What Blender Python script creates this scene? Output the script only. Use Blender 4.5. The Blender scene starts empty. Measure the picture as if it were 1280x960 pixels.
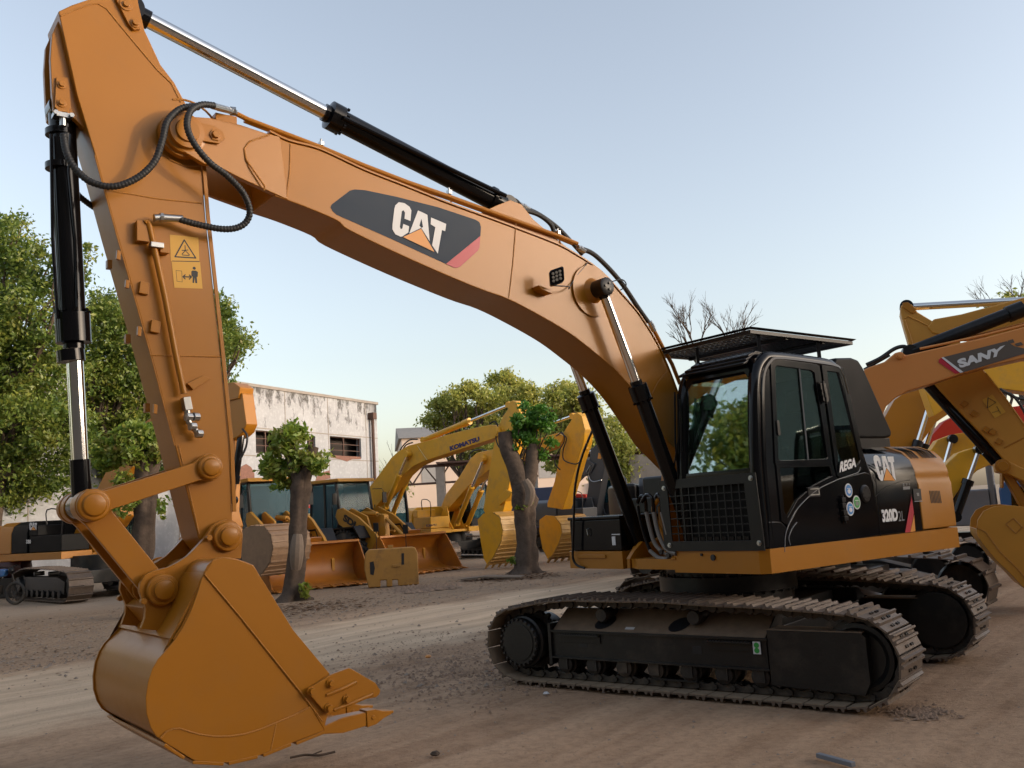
import bpy, bmesh, math, random
import numpy as np
from mathutils import Vector, Matrix
rnd = random.Random(11)
scene = bpy.context.scene
COL = scene.collection
R = math.radians
# ------------------------------------------------------------------ camera model (photo is 1280x960)
FOC, PITCH, ROLL, EYE = 1143.1, 0.1394, .0605, 1.728
_cr, _sr, _c, _s = math.cos(ROLL), math.sin(ROLL), math.cos(PITCH), math.sin(PITCH)
RT = Vector((_cr, _s*_sr, -_c*_sr)); UPV = Vector((_sr, -_s*_cr, _c*_cr)); FW = Vector((0, _c, _s)); O = Vector((0, 0, EYE))
def ray(px, py): return RT*((px-640)/FOC) + UPV*((480-py)/FOC) + FW
def project(p):
    d = Vector(p)-O; z = d.dot(FW); return 640+FOC*d.dot(RT)/z, 480-FOC*d.dot(UPV)/z
class Fr:
    """a machine's own frame: x forward, y to the left (or right when flipped), z up"""
    def __init__(s, x, y, th, flip=1):
        s.o = Vector((x, y, 0)); s.th = th
        s.X = Vector((math.cos(th), math.sin(th), 0)); s.Y = Vector((-math.sin(th), math.cos(th), 0))*flip
    def W(s, x, y, z): return s.o + s.X*x + s.Y*y + Vector((0, 0, z))
    def un(s, px, py, y=0):
        r = ray(px, py); t = ((s.o-O).dot(s.Y)+y)/r.dot(s.Y); p = O+r*t; return (p-s.o).dot(s.X), p.z
    def unx(s, px, py, x=0):
        r = ray(px, py); t = ((s.o-O).dot(s.X)+x)/r.dot(s.X); p = O+r*t; return (p-s.o).dot(s.Y), p.z
    def unz(s, px, py, z):
        r = ray(px, py); t = (z-EYE)/r.z; p = O+r*t; d = p-s.o; return d.dot(s.X), d.dot(s.Y)
WORLD = Fr(0, 0, 0)
def ground(px, py, z=0):
    r = ray(px, py); t = (z-EYE)/r.z; p = O+r*t; return Vector((p.x, p.y, 0))
def zm(ox, oy, s): return lambda *pts: [(ox+a/s, oy+b/s) for a, b in pts]
# ------------------------------------------------------------------ materials
MATS = {}
def nt(name):
    m = bpy.data.materials.new(name); m.use_nodes = True; n = m.node_tree.nodes; l = m.node_tree.links
    return m, n, l, n['Principled BSDF']
def paint(name, col, rough=.4, metal=0, var=.12, vs=3., bump=.0, dirt=None, dirtamt=.0, spec=.5, coat=0, bs=40):
    if name in MATS: return MATS[name]
    m, n, l, b = nt(name)
    tc = n.new('ShaderNodeTexCoord'); no = n.new('ShaderNodeTexNoise'); no.inputs['Scale'].default_value = vs; no.inputs['Detail'].default_value = 6
    l.new(tc.outputs['Object'], no.inputs['Vector'])
    mx = n.new('ShaderNodeMix'); mx.data_type = 'RGBA'
    mx.inputs['A'].default_value = (*[c*(1-var) for c in col], 1); mx.inputs['B'].default_value = (*[min(1, c*(1+var)) for c in col], 1)
    l.new(no.outputs['Fac'], mx.inputs['Factor']); out = mx.outputs['Result']
    if dirt:
        n2 = n.new('ShaderNodeTexNoise'); n2.inputs['Scale'].default_value = 2.3; n2.inputs['Detail'].default_value = 12; n2.inputs['Roughness'].default_value = .7
        l.new(tc.outputs['Object'], n2.inputs['Vector'])
        rp = n.new('ShaderNodeMapRange'); rp.inputs['From Min'].default_value = .5; rp.inputs['From Max'].default_value = .68
        rp.inputs['To Max'].default_value = dirtamt; l.new(n2.outputs['Fac'], rp.inputs['Value'])
        m2 = n.new('ShaderNodeMix'); m2.data_type = 'RGBA'; l.new(rp.outputs[0], m2.inputs['Factor']); l.new(out, m2.inputs['A']); m2.inputs['B'].default_value = (*dirt, 1)
        out = m2.outputs['Result']
        mr = n.new('ShaderNodeMapRange'); mr.inputs['To Min'].default_value = rough; mr.inputs['To Max'].default_value = min(.95, rough+.4)
        l.new(rp.outputs[0], mr.inputs['Value']); l.new(mr.outputs[0], b.inputs['Roughness'])
    else:
        mr = n.new('ShaderNodeMapRange'); mr.inputs['To Min'].default_value = max(.02, rough-.07); mr.inputs['To Max'].default_value = rough+.07
        l.new(no.outputs['Fac'], mr.inputs['Value']); l.new(mr.outputs[0], b.inputs['Roughness'])
    l.new(out, b.inputs['Base Color']); b.inputs['Metallic'].default_value = metal
    b.inputs['Specular IOR Level'].default_value = spec
    if coat: b.inputs['Coat Weight'].default_value = coat; b.inputs['Coat Roughness'].default_value = .12
    if bump:
        n3 = n.new('ShaderNodeTexNoise'); n3.inputs['Scale'].default_value = bs; n3.inputs['Detail'].default_value = 4; l.new(tc.outputs['Object'], n3.inputs['Vector'])
        bu = n.new('ShaderNodeBump'); bu.inputs['Strength'].default_value = bump; bu.inputs['Distance'].default_value = .01
        l.new(n3.outputs['Fac'], bu.inputs['Height']); l.new(bu.outputs['Normal'], b.inputs['Normal'])
    MATS[name] = m; return m
def glass(name, tint=(.25, .32, .3), mixf=.55, rough=.02):
    if name in MATS: return MATS[name]
    m, n, l, b = nt(name); n.remove(b); o = n['Material Output']
    tr = n.new('ShaderNodeBsdfTransparent'); tr.inputs[0].default_value = (*tint, 1)
    gl = n.new('ShaderNodeBsdfGlossy'); gl.inputs['Roughness'].default_value = rough; gl.inputs['Color'].default_value = (.9, .95, .95, 1)
    lw = n.new('ShaderNodeLayerWeight'); lw.inputs['Blend'].default_value = .45
    mr = n.new('ShaderNodeMapRange'); mr.inputs['To Min'].default_value = mixf*.3; mr.inputs['To Max'].default_value = mixf*1.4
    l.new(lw.outputs['Fresnel'], mr.inputs['Value']); ms = n.new('ShaderNodeMixShader')
    l.new(mr.outputs[0], ms.inputs[0]); l.new(tr.outputs[0], ms.inputs[1]); l.new(gl.outputs[0], ms.inputs[2]); l.new(ms.outputs[0], o.inputs[0])
    MATS[name] = m; return m
def teal_glass(name, col=(.05, .15, .19), op=.42):
    m, n, l, b = nt(name); o = n['Material Output']; b.inputs['Base Color'].default_value = (*col, 1); b.inputs['Roughness'].default_value = .12; b.inputs['Specular IOR Level'].default_value = .35
    tr = n.new('ShaderNodeBsdfTransparent'); tr.inputs[0].default_value = (.32, .50, .54, 1); ms = n.new('ShaderNodeMixShader'); ms.inputs[0].default_value = op
    l.new(tr.outputs[0], ms.inputs[1]); l.new(b.outputs[0], ms.inputs[2]); l.new(ms.outputs[0], o.inputs[0]); return m
DUST = (.20, .15, .10)
YEL = paint('excavator_yellow_paint', (.375, .143, .007), .38, var=.07, vs=2, bump=.10, coat=.12, bs=9, spec=.35, dirt=(.26, .14, .05), dirtamt=.15)
YELW = paint('weld_yellow_paint', (.42, .17, .018), .45, var=.1, vs=60, bump=.8, bs=120)
KOM = paint('bright_yellow_paint', (.72, .36, .018), .42, var=.08, vs=1.5, bump=.1, dirt=(.3, .2, .1), dirtamt=.35)
LYEL = paint('loader_yellow_paint', (.48, .22, .018), .45, var=.08, vs=1.5, bump=.1, dirt=(.28, .2, .12), dirtamt=.4)
LORG = paint('loader_bucket_orange', (.36, .125, .010), .45, var=.12, vs=2, bump=.1, dirt=(.16, .09, .05), dirtamt=.4)
SAN = paint('orange_boom_paint', (.56, .215, .05), .4, var=.08, vs=1.5, bump=.1)
OLDY = paint('scuffed_yellow_paint', (.33, .165, .03), .6, var=.2, vs=4, bump=.3, dirt=(.16, .09, .04), dirtamt=.8)
BLK = paint('gloss_black_paint', (.005, .005, .006), .13, var=.2, coat=.04, spec=.28)
BLKM = paint('satin_black_paint', (.005, .005, .006), .34, var=.2, dirt=DUST, dirtamt=.06, spec=.35)
FRAME = paint('undercarriage_black', (.011, .011, .011), .36, var=.3, vs=8, bump=.15, dirt=(.13, .095, .065), dirtamt=.22, spec=.4)
DUSTY = paint('dusty_black_steel', (.20, .138, .09), .7, var=.4, vs=10, bump=.2, dirt=(.22, .155, .10), dirtamt=.8)
CAKE = paint('caked_dust', (.25, .18, .115), .9, var=.3, vs=14, bump=.3)
SHOE = paint('worn_track_steel', (.14, .105, .08), .5, metal=.35, var=.45, vs=18, bump=.4, dirt=(.17, .125, .09), dirtamt=.7)
LINK = paint('chain_link_steel', (.035, .03, .027), .5, metal=.4, var=.4, vs=20, bump=.3, dirt=DUST, dirtamt=.4)
CHROME = paint('chrome_rod', (.80, .79, .77), .10, metal=1, var=.03)
STEEL = paint('zinc_fitting', (.42, .42, .41), .35, metal=1, var=.15, vs=30)
RUB = paint('rubber_hose', (.018, .018, .018), .55, var=.2)
RUBT = paint('tyre_rubber', (.03, .028, .026), .75, var=.3, vs=12, bump=.3, dirt=DUST, dirtamt=.6)
SLATE = paint('slate_decal', (.017, .030, .050), .6, spec=.3, var=.06, vs=8)
WHT = paint('white_decal', (.62, .62, .62), .45, var=.03)
REDD = paint('red_decal', (.42, .012, .03), .45, var=.03)
ORGD = paint('orange_decal', (.62, .24, .03), .45, var=.03)
YELD = paint('warning_yellow_decal', (.62, .33, .03), .45, var=.05)
INK = paint('black_ink', (.01, .01, .012), .5)
NAVY = paint('navy_ink', (.015, .012, .12), .5)
GREEND = paint('green_decal', (.03, .30, .05), .5)
BLUED = paint('blue_decal', (.03, .2, .5), .5)
GREYD = paint('grey_decal', (.18, .18, .18), .5)
GLS = glass('cab_window_glass', (.52, .64, .56), .56)
GLW = glass('door_window_glass', (.62, .72, .64), .20)
MATB = paint('matt_black_paint', (.0035, .0035, .004), .55, spec=.15)
GLD = glass('dark_door_glass', (.14, .17, .165), .16)
GLB = teal_glass('teal_cab_glass')
SEAT = paint('seat_fabric', (.03, .03, .035), .8, bump=.3)
HEADL = paint('cab_headliner', (.20, .18, .14), .8)
GREYP = paint('grey_plastic', (.16, .17, .19), .5)
BLUEP = paint('blue_truck_paint', (.03, .12, .32), .35, coat=.3, dirt=DUST, dirtamt=.3)
DGREY = paint('dark_grey_arm_paint', (.045, .047, .052), .4, var=.1)
REDP = paint('red_machine_paint', (.45, .03, .012), .5, spec=.2)
TEALP = paint('teal_paint', (.04, .16, .15), .5)
LENS = paint('lamp_lens', (.55, .5, .42), .15, metal=.6)
BARK = paint('tree_bark', (.105, .078, .060), .95, var=.5, vs=9, bump=1.0, bs=22, dirt=(.045, .035, .03), dirtamt=.8, spec=.1)
EYEL = paint('sunlit_yellow_paint', (.52, .235, .025), .45, var=.1, vs=2, bump=.1)  # lighter yellow puts direct sun into the colour of the right-edge machine
WOODC = paint('cut_wood', (.19, .14, .10), .8, var=.25, vs=14, bump=.3)
# ------------------------------------------------------------------ objects
RM = {}
def rootmat(o): return RM[o.name]
def thing(name, label, cat, fr=None, group=None, loc=None):
    o = bpy.data.objects.new(name, None); COL.objects.link(o); o.empty_display_size = .3
    if fr is not None: o.location = fr.o; o.rotation_euler = (0, 0, fr.th); m = Matrix.Translation(fr.o) @ Matrix.Rotation(fr.th, 4, 'Z')
    else:
        l = Vector(loc or (0, 0, 0)); o.location = l; m = Matrix.Translation(l)
    RM[o.name] = m.inverted(); o['label'] = label; o['category'] = cat
    if group: o['group'] = group
    return o
class MB:
    def __init__(s, fr=WORLD): s.v = []; s.f = []; s.mi = []; s.cur = 0; s.fr = fr
    def m(s, i): s.cur = i; return s
    def add(s, pts, faces, raw=False):
        b = len(s.v); s.v += [Vector(p) if raw else s.fr.W(*p) for p in pts]
        for f in faces: s.f.append([b+i for i in f]); s.mi.append(s.cur)
        return s
    def loft(s, rings, caps=True, closed=False, raw=False):
        n = len(rings[0]); P = [p for r in rings for p in r]; F = []
        k = len(rings)
        for a in range(k if closed else k-1):
            c = (a+1) % k
            for i in range(n): j = (i+1) % n; F.append((a*n+i, a*n+j, c*n+j, c*n+i))
        if caps and not closed: F.append(tuple(range(n))[::-1]); F.append(tuple((k-1)*n+i for i in range(n)))
        return s.add(P, F, raw)
    def prism(s, xz, y0, y1): return s.loft([[(x, y0, z) for x, z in xz], [(x, y1, z) for x, z in xz]])
    def prismy(s, yz, x0, x1): return s.loft([[(x0, y, z) for y, z in yz], [(x1, y, z) for y, z in yz]])
    def prismz(s, xy, z0, z1): return s.loft([[(x, y, z0) for x, y in xy], [(x, y, z1) for x, y in xy]])
    def box(s, x0, x1, y0, y1, z0, z1): return s.prism([(x0, z0), (x1, z0), (x1, z1), (x0, z1)], y0, y1)
    def bar(s, a, b, w, h=None, up=(0, 0, 1)):
        h = h or w; a = s.fr.W(*a); b = s.fr.W(*b); d = (b-a).normalized(); u = Vector(up)
        if abs(d.dot(u)) > .95: u = Vector((1, 0, 0))
        x = d.cross(u).normalized(); y = x.cross(d).normalized()
        return s.loft([[p+x*w/2+y*h/2, p-x*w/2+y*h/2, p-x*w/2-y*h/2, p+x*w/2-y*h/2] for p in (a, b)], raw=True)
    def path(s, pts, r, n=8, smooth=0, caps=True, raw=False):
        P = [Vector(p) if raw else s.fr.W(*p) for p in pts]
        if smooth: P = catmull(P, smooth)
        k = len(P); rings = []; prev = None
        for i, p in enumerate(P):
            t = (P[min(i+1, k-1)]-P[max(i-1, 0)]).normalized()
            if prev is None:
                u = Vector((0, 0, 1)) if abs(t.z) < .9 else Vector((1, 0, 0)); x = t.cross(u).normalized()
            else: x = (prev-t*prev.dot(t)).normalized()
            prev = x; y = t.cross(x); rr = r(i/(k-1)) if callable(r) else r
            rings.append([p+(x*math.cos(a)+y*math.sin(a))*rr for a in [2*math.pi*j/n for j in range(n)]])
        return s.loft(rings, caps=caps, raw=True)
    def cyl(s, a, b, r, r2=None, n=24): return s.lathe(a, b, [(0, r), (1, r if r2 is None else r2)], n)
    def lathe(s, a, b, prof, n=24, raw=False):
        a = Vector(a) if raw else s.fr.W(*a); b = Vector(b) if raw else s.fr.W(*b); d = b-a; t = d.normalized()
        u = Vector((0, 0, 1)) if abs(t.z) < .9 else Vector((1, 0, 0)); x = t.cross(u).normalized(); y = t.cross(x)
        return s.loft([[a+d*f+(x*math.cos(q)+y*math.sin(q))*r for q in [2*math.pi*j/n for j in range(n)]] for f, r in prof], raw=True)
    def ball(s, c, r, n=12, sq=(1, 1, 1)):
        c = s.fr.W(*c); rings = []
        for i in range(1, n): 
            ph = math.pi*i/n
            rings.append([c+Vector((math.sin(ph)*math.cos(q)*r*sq[0], math.sin(ph)*math.sin(q)*r*sq[1], math.cos(ph)*r*sq[2])) for q in [2*math.pi*j/(n+4) for j in range(n+4)]])
        return s.loft(rings, raw=True)
    def sheet(s, pts): return s.add(pts, [tuple(range(len(pts)))])
    def build(s, name, mats, parent=None, bevel=0, sharp=32, seg=2, label=None):
        me = bpy.data.meshes.new(name); inv = RM[parent.name] if parent is not None else Matrix()
        me.from_pydata([inv @ p for p in s.v], [], s.f)
        mats = mats if isinstance(mats, (list, tuple)) else [mats]
        for m in mats: me.materials.append(m)
        me.polygons.foreach_set('material_index', s.mi)
        bm = bmesh.new(); bm.from_mesh(me); bmesh.ops.remove_doubles(bm, verts=bm.verts, dist=1e-5); bmesh.ops.recalc_face_normals(bm, faces=bm.faces); bm.to_mesh(me); bm.free()
        me.shade_smooth(); me.set_sharp_from_angle(angle=R(sharp))
        o = bpy.data.objects.new(name, me); COL.objects.link(o)
        if parent is not None: o.parent = parent; RM[o.name] = inv
        if bevel:
            b = o.modifiers.new('bevel', 'BEVEL'); b.width = bevel; b.segments = seg; b.limit_method = 'ANGLE'; b.angle_limit = R(35); b.harden_normals = True; b.use_clamp_overlap = True
        if label: o['label'] = label
        return o
def catmull(P, k):
    out = []
    for i in range(len(P)-1):
        p0 = P[max(i-1, 0)]; p1 = P[i]; p2 = P[i+1]; p3 = P[min(i+2, len(P)-1)]
        for j in range(k):
            t = j/k; out.append(.5*((2*p1)+(p2-p0)*t+(2*p0-5*p1+4*p2-p3)*t*t+(3*p1-p0-3*p2+p3)*t*t*t))
    out.append(P[-1]); return out
def smooth2(pts, k): return [tuple(v)[:2] for v in catmull([Vector((a, b, 0)) for a, b in pts], k)]
def tag(o, label, cat, group=None, kind=None):
    if label: o['label'] = label
    if cat: o['category'] = cat
    if group: o['group'] = group
    if kind: o['kind'] = kind
    return o
def ang(cx, cz, r, a0, a1, n): return [(cx+r*math.cos(R(a0+(a1-a0)*i/n)), cz+r*math.sin(R(a0+(a1-a0)*i/n))) for i in range(n+1)]
def decal(fr, y, pts, mb=None, d=.002):
    """flat decal polygon (photo outline) on the plane y of a frame"""
    P = [fr.un(a, b, y) for a, b in pts]; mb = mb or MB(fr); mb.sheet([(x, y+d, z) for x, z in P]); return mb
def bil(q, u, v):   # q = TL,TR,BR,BL  u right, v down
    x = (1-u)*(1-v)*q[0][0]+u*(1-v)*q[1][0]+u*v*q[2][0]+(1-u)*v*q[3][0]
    y = (1-u)*(1-v)*q[0][1]+u*(1-v)*q[1][1]+u*v*q[2][1]+(1-u)*v*q[3][1]; return x, y
def text_mesh(txt, bold=.03):
    cu = bpy.data.curves.new('lettering', 'FONT'); cu.body = txt; cu.offset = bold; cu.resolution_u = 4
    ob = bpy.data.objects.new('lettering', cu); COL.objects.link(ob); bpy.context.view_layer.update()
    me = bpy.data.meshes.new_from_object(ob.evaluated_get(bpy.context.evaluated_depsgraph_get()))
    v = [tuple(p.co)[:2] for p in me.vertices]; f = [tuple(p.vertices) for p in me.polygons]
    bpy.data.objects.remove(ob); bpy.data.curves.remove(cu); bpy.data.meshes.remove(me)
    x0 = min(a for a, b in v); x1 = max(a for a, b in v); y0 = min(b for a, b in v); y1 = max(b for a, b in v)
    return [((a-x0)/(x1-x0), 1-(b-y0)/(y1-y0)) for a, b in v], f
def text_on(fr, y, quad, txt, mb, bold=.03, d=.004, plane='y', slant=0):
    v, f = text_mesh(txt, bold); P = []
    for u, w in v:
        px, py = bil(quad, u, w)
        if plane == 'y': x, z = fr.un(px, py, y); P.append((x, y+d, z))
        else: yy, z = fr.unx(px, py, y); P.append((y+d, yy, z))
    return mb.add(P, f)
CATZ = dict(C=[(545,215),(570,192),(610,198),(648,225),(662,252),(655,328),(612,312),(616,268),(604,250),(592,258),(578,370),(584,388),(596,384),(603,350),(645,367),(640,412),(596,441),(583,443),(545,425),(523,388),(525,350),(538,240)],
 A1=[(710,252),(742,266),(735,312),(720,362),(733,378),(646,420)], A2=[(742,266),(778,284),(795,475),(733,378),(747,374),(735,312)],
 T=[(805,303),(915,350),(908,403),(884,394),(854,566),(812,505),(836,374),(802,352)], V=[(600,446),(732,386),(828,554)])
def cat_logo(fr, y, quad, white, orange, d=.004):
    def nrm(p):
        a, b = p[0]-560, p[1]-190; det = 355*225+35*160; return (a*225+b*35)/det, (355*b-160*a)/det
    for k, pts in CATZ.items():
        P = []
        for p in pts:
            u, v = nrm(p); px, py = bil(quad, u, v); x, z = fr.un(px, py, y); P.append((x, y+d*(1.5 if k == 'V' else 1), z))
        (orange if k == 'V' else white).sheet(P)
# ================================================================== MAIN EXCAVATOR
U = Fr(2.1183, 9.7477, 3.804); T = Fr(2.1183, 9.7477, -.672, -1)
EXC = thing('crawler_excavator', 'big orange and black crawler excavator in the foreground with its bucket hanging at the left', 'excavator', U)
# ---- tracks -------------------------------------------------------
def track_path(xs=-1.69, xi=1.76, zc=.405, r=.345, top=None):
    top = top or [(1.45, .775), (1.0, .80), (.5, .812), (0, .835), (-.55, .832), (-1.0, .835), (-1.35, .805)]
    p = [(x, .045) for x in np.linspace(xs+.12, xi-.05, 14)]
    p += ang(xi, zc, r, -72, 84, 14) + top + ang(xs, zc-.01, r, 96, 250, 14)
    return p
def resample(P, pitch=None, n=None):
    P = [Vector((a, b)) for a, b in P]; P.append(P[0].copy()); L = [0]
    for i in range(len(P)-1): L.append(L[-1]+(P[i+1]-P[i]).length)
    n = n or round(L[-1]/pitch); out = []
    for k in range(n):
        d = L[-1]*k/n; i = max(j for j in range(len(L)) if L[j] <= d+1e-9); i = min(i, len(P)-2)
        t = (d-L[i])/(L[i+1]-L[i]); out.append(P[i].lerp(P[i+1], t))
    return out, L[-1]/n
def shoe_mb(fr, c, t, nrm, y0, y1, p, mb, link=True, detail=True):
    """one shoe round centre c (x,z), tangent t, outward normal nrm"""
    def q(a, b): return (c[0]+t[0]*a+nrm[0]*b, c[1]+t[1]*a+nrm[1]*b)
    h = p/2*.97; th = .012
    prof = [(-h, 0), (h, 0), (h, th), (h-.012, th+.004), (h-.018, th+.030), (h-.032, th+.030), (h-.042, th+.004), (.022, th), (.012, th+.022), (-.004, th+.022), (-.014, th), (-h+.004, th)]
    if not detail: prof = [(-h, 0), (h, 0), (h, th+.03), (h-.03, th+.03), (h-.045, th), (-h, th)]
    mb.m(0).prism([q(a, b) for a, b in prof], y0, y1)
    if detail: mb.m(2).prism([q(-h+.004, -.004), q(h-.004, -.004), q(h-.004, .0), q(-h+.004, .0)], y0+.004, y1-.004)
    if detail:
        ym = (y0+y1)/2
        for sx in (-.05, .035):
            for dy in (-.085, -.045, .045, .085):
                a = q(sx, th-.002); b = q(sx, th+.014); mb.m(1).cyl((a[0], ym+dy, a[1]), (b[0], ym+dy, b[1]), .0125, n=6)
        # chain link under the shoe
        for dy in (-.085, .085):
            lp = [(-h-.02, -.05), (-h+.02, -.085), (-.01, -.062), (.02, -.062), (h-.02, -.085), (h+.01, -.05), (h-.01, -.012), (-h+.01, -.012)]
            mb.m(1).prism([q(a, b) for a, b in lp], ym+dy-.018, ym+dy+.018)
        a = q(-h, -.045); mb.m(1).cyl((a[0], ym-.125, a[1]), (a[0], ym+.125, a[1]), .024, n=10)
def tracks(fr, root, pathpts, y_in, y_out, frame_mat=FRAME, pitch=.175, individual=True, frame_fn=None, mats=(None,)):
    res = []
    for sg in (1, -1):
        y0, y1 = (y_in, y_out) if sg > 0 else (-y_out, -y_in)
        tr = frame_fn(fr, root, sg, y0, y1)
        pts, p = resample(pathpts, pitch); N = len(pts); proto = None; allmb = MB(fr)
        for i in range(N):
            a, b = pts[i-1], pts[(i+1) % N]; t = (b-a).normalized(); nr = Vector((t.y, -t.x))
            if individual:
                if proto is None:
                    m = MB(WORLD); shoe_mb(WORLD, (0, 0), (1, 0), (0, -1), -abs(y1-y0)/2, abs(y1-y0)/2, p, m)
                    RM['_t'] = Matrix(); s = m.build('track_shoe', [SHOE, LINK, CAKE], None, bevel=0); proto = s
                else: s = proto.copy(); COL.objects.link(s)
                c = fr.W(pts[i].x, (y0+y1)/2, pts[i].y); tx = fr.X*t.x+Vector((0, 0, t.y)); zz = -(fr.X*nr.x+Vector((0, 0, nr.y))); yy = zz.cross(tx)
                M = Matrix((( tx.x, yy.x, zz.x, c.x), (tx.y, yy.y, zz.y, c.y), (tx.z, yy.z, zz.z, c.z), (0, 0, 0, 1)))
                s.parent = tr; s.matrix_basis = RM[tr.name] @ M
            else: shoe_mb(fr, tuple(pts[i]), tuple(t), tuple(nr), y0, y1, p, allmb, detail=False)
        if not individual: allmb.build('track_chain', [SHOE, LINK], tr)
        res.append(tr)
    return res
def main_frame(fr, root, sg, y0, y1):
    s = 1 if sg > 0 else -1; yc = (y0+y1)/2
    def Y(a): return s*a        # a measured outward
    m = MB(fr)
    yo = 1.36; yi = .98
    # side beam with sloped dusty top
    m.m(0).prismy([(Y(yi), .26), (Y(yo), .26), (Y(yo), .53), (Y(yo-.28), .715), (Y(yi), .715)], -1.30, .98)
    m.m(1).sheet([(-1.29, Y(yo-.002), .536), (.97, Y(yo-.002), .536), (.97, Y(yo-.282), .722), (-1.29, Y(yo-.282), .722)])
    m.m(0).box(-1.30, 1.0, Y(yo), Y(yo+.028), .515, .535).box(-1.30, 1.0, Y(yo), Y(yo+.028), .262, .28)
    m.box(-1.335, -1.30, Y(yi), Y(yo+.03), .20, .60)
    for x in (-.93, .42): m.m(2).prism(ang(x, .60, .001, 0, 300, 3), 0, 0) if False else None
    m.m(2).box(-.98, -.88, Y(yo), Y(yo+.003), .38, .45).box(.27, .36, Y(yo), Y(yo+.003), .37, .44)
    # slots in the sloped top
    for x in (-.72, .10):
        P = []
        for a in range(14):
            q = 2*math.pi*a/14; du = .10*math.cos(q); dv = .38+.30*math.sin(q); P.append((x+du+.03*math.sin(q), Y(yo-.28*dv), .536+.186*dv+.004))
        m.m(2).sheet(P)
    # grab rails
    m.m(0)
    for xa, xb in ((-1.2, -.72), (.42, .85)):
        m.box(xa, xb, Y(yo), Y(yo+.05), .485, .50).box(xa, xb, Y(yo+.004), Y(yo+.012), .42, .485)
        for k in range(int((xb-xa)/.03)): m.box(xa+k*.03, xa+k*.03+.015, Y(yo+.044), Y(yo+.05), .50, .507)
    # idler guard box
    m.m(0).prism([(1.0, .15), (1.78, .12), (1.83, .22), (1.83, .57), (1.80, .60), (1.0, .60)], Y(1.22), Y(yo+.02))
    m.m(1).box(1.0, 1.80, Y(1.12), Y(yo-.0), .601, .612)
    m.m(0).box(1.0, 1.3, Y(.93), Y(1.08), .3, .5)
    m.box(-.18, .28, Y(1.31), Y(1.35), .115, .13).box(-.18, -.15, Y(1.30), Y(1.34), .12, .27).box(.25, .28, Y(1.30), Y(1.34), .12, .27)
    tr = m.build('track_assembly', [FRAME, DUSTY, INK], root, bevel=.004)
    # final drive and sprocket
    d = MB(fr); c = (-1.66, .41)
    d.m(0).lathe((c[0], Y(.95), c[1]), (c[0], Y(1.46), c[1]), [(0, .25), (.3, .25), (.32, .235), (.72, .232), (.74, .26), (.86, .26), (.88, .235), (.97, .232), (1, .215)], 40)
    for i in range(24):
        a = 2*math.pi*i/24; x = c[0]+.225*math.cos(a); z = c[1]+.225*math.sin(a); d.m(1).cyl((x, Y(1.43), z), (x, Y(1.475), z), .0145, n=6)
    d.m(0).cyl((c[0], Y(1.44), c[1]), (c[0], Y(1.468), c[1]), .185, n=40)
    d.build('final_drive', [FRAME, LINK], tr, bevel=.003)
    sp = MB(fr); sp.lathe((c[0], Y(1.16), c[1]), (c[0], Y(1.22), c[1]), [(0, .29), (1, .29)], 30)
    for i in range(21):
        a = 2*math.pi*i/21; ca, sa = math.cos(a), math.sin(a)
        sp.prism([(c[0]+ca*.27-sa*w, c[1]+sa*.27+ca*w) if k else (c[0]+ca*.33-sa*w, c[1]+sa*.33+ca*w) for w, k in ((-.03, 1), (.03, 1), (.014, 0), (-.014, 0))], Y(1.165), Y(1.215))
    sp.build('sprocket', LINK, tr)
    w = MB(fr); ci = (1.74, .40)
    w.m(0).lathe((ci[0], Y(1.06), ci[1]), (ci[0], Y(1.32), ci[1]), [(0, .24), (.02, .275), (.3, .275), (.32, .31), (.68, .31), (.7, .275), (.98, .275), (1, .24), (.85, .2), (.85, .08), (.98, .07)], 44)
    w.build('idler_wheel', [FRAME], tr, bevel=0)
    for k in range(8):
        x = -1.18+k*.345; r = MB(fr)
        r.m(0).lathe((x, Y(1.03), .205), (x, Y(1.36), .205), [(0, .05), (.02, .085), (.2, .085), (.22, .105), (.3, .105), (.32, .08), (.68, .08), (.7, .105), (.78, .105), (.8, .085), (.95, .085), (1, .04)], 20)
        r.m(0).box(x-.05, x+.05, Y(1.34), Y(1.37), .16, .27)
        r.build('track_roller', [LINK], tr)
    for x in (-.72, .28):
        r = MB(fr); r.lathe((x, Y(1.05), .685), (x, Y(1.33), .685), [(0, .045), (.05, .062), (.8, .062), (.85, .075), (1, .06)], 20).box(x-.04, x+.04, Y(1.02), Y(1.1), .6, .7)
        r.build('carrier_roller', LINK, tr)
    if sg > 0:
        g = MB(fr); g.m(0).box(.86, .93, Y(yo+.014), Y(yo+.017), .40, .505)
        for zc in (.43, .475): g.m(1).sheet([(a, Y(yo+.019), b) for a, b in ang(.895, zc, .024, 0, 330, 11)])
        g.build('green_label', [WHT, GREEND], tr)
        g = MB(fr); n = 1.26
        g.sheet([(-.46, Y(1.325), .560), (-.36, Y(1.325), .560), (-.36, Y(1.295), .578), (-.46, Y(1.295), .578)]); g.build('part_label', WHT, tr)
    return tr
tracks(T, EXC, track_path(), .92, 1.50, frame_fn=main_frame)
cb = MB(T)
cb.prismz([(-.75, -.5), (-.45, -.9), (-.85, -1.0), (-1.0, -1.0), (-1.0, 1.0), (-.85, 1.0), (-.45, .9), (-.75, .5)], .38, .60)
cb.prismz([(.75, -.5), (.45, -.9), (.85, -1.0), (1.0, -1.0), (1.0, 1.0), (.85, 1.0), (.45, .9), (.75, .5)], .38, .60)
cb.box(-.78, .78, -.85, .85, .36, .72)
cb.build('undercarriage_frame', [FRAME], EXC, bevel=.01)
sw = MB(U); sw.lathe((0, 0, .70), (0, 0, 1.1), [(0, .66), (.3, .66), (.32, .70), (.7, .70), (.72, .62), (1, .62)], 64)
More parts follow.
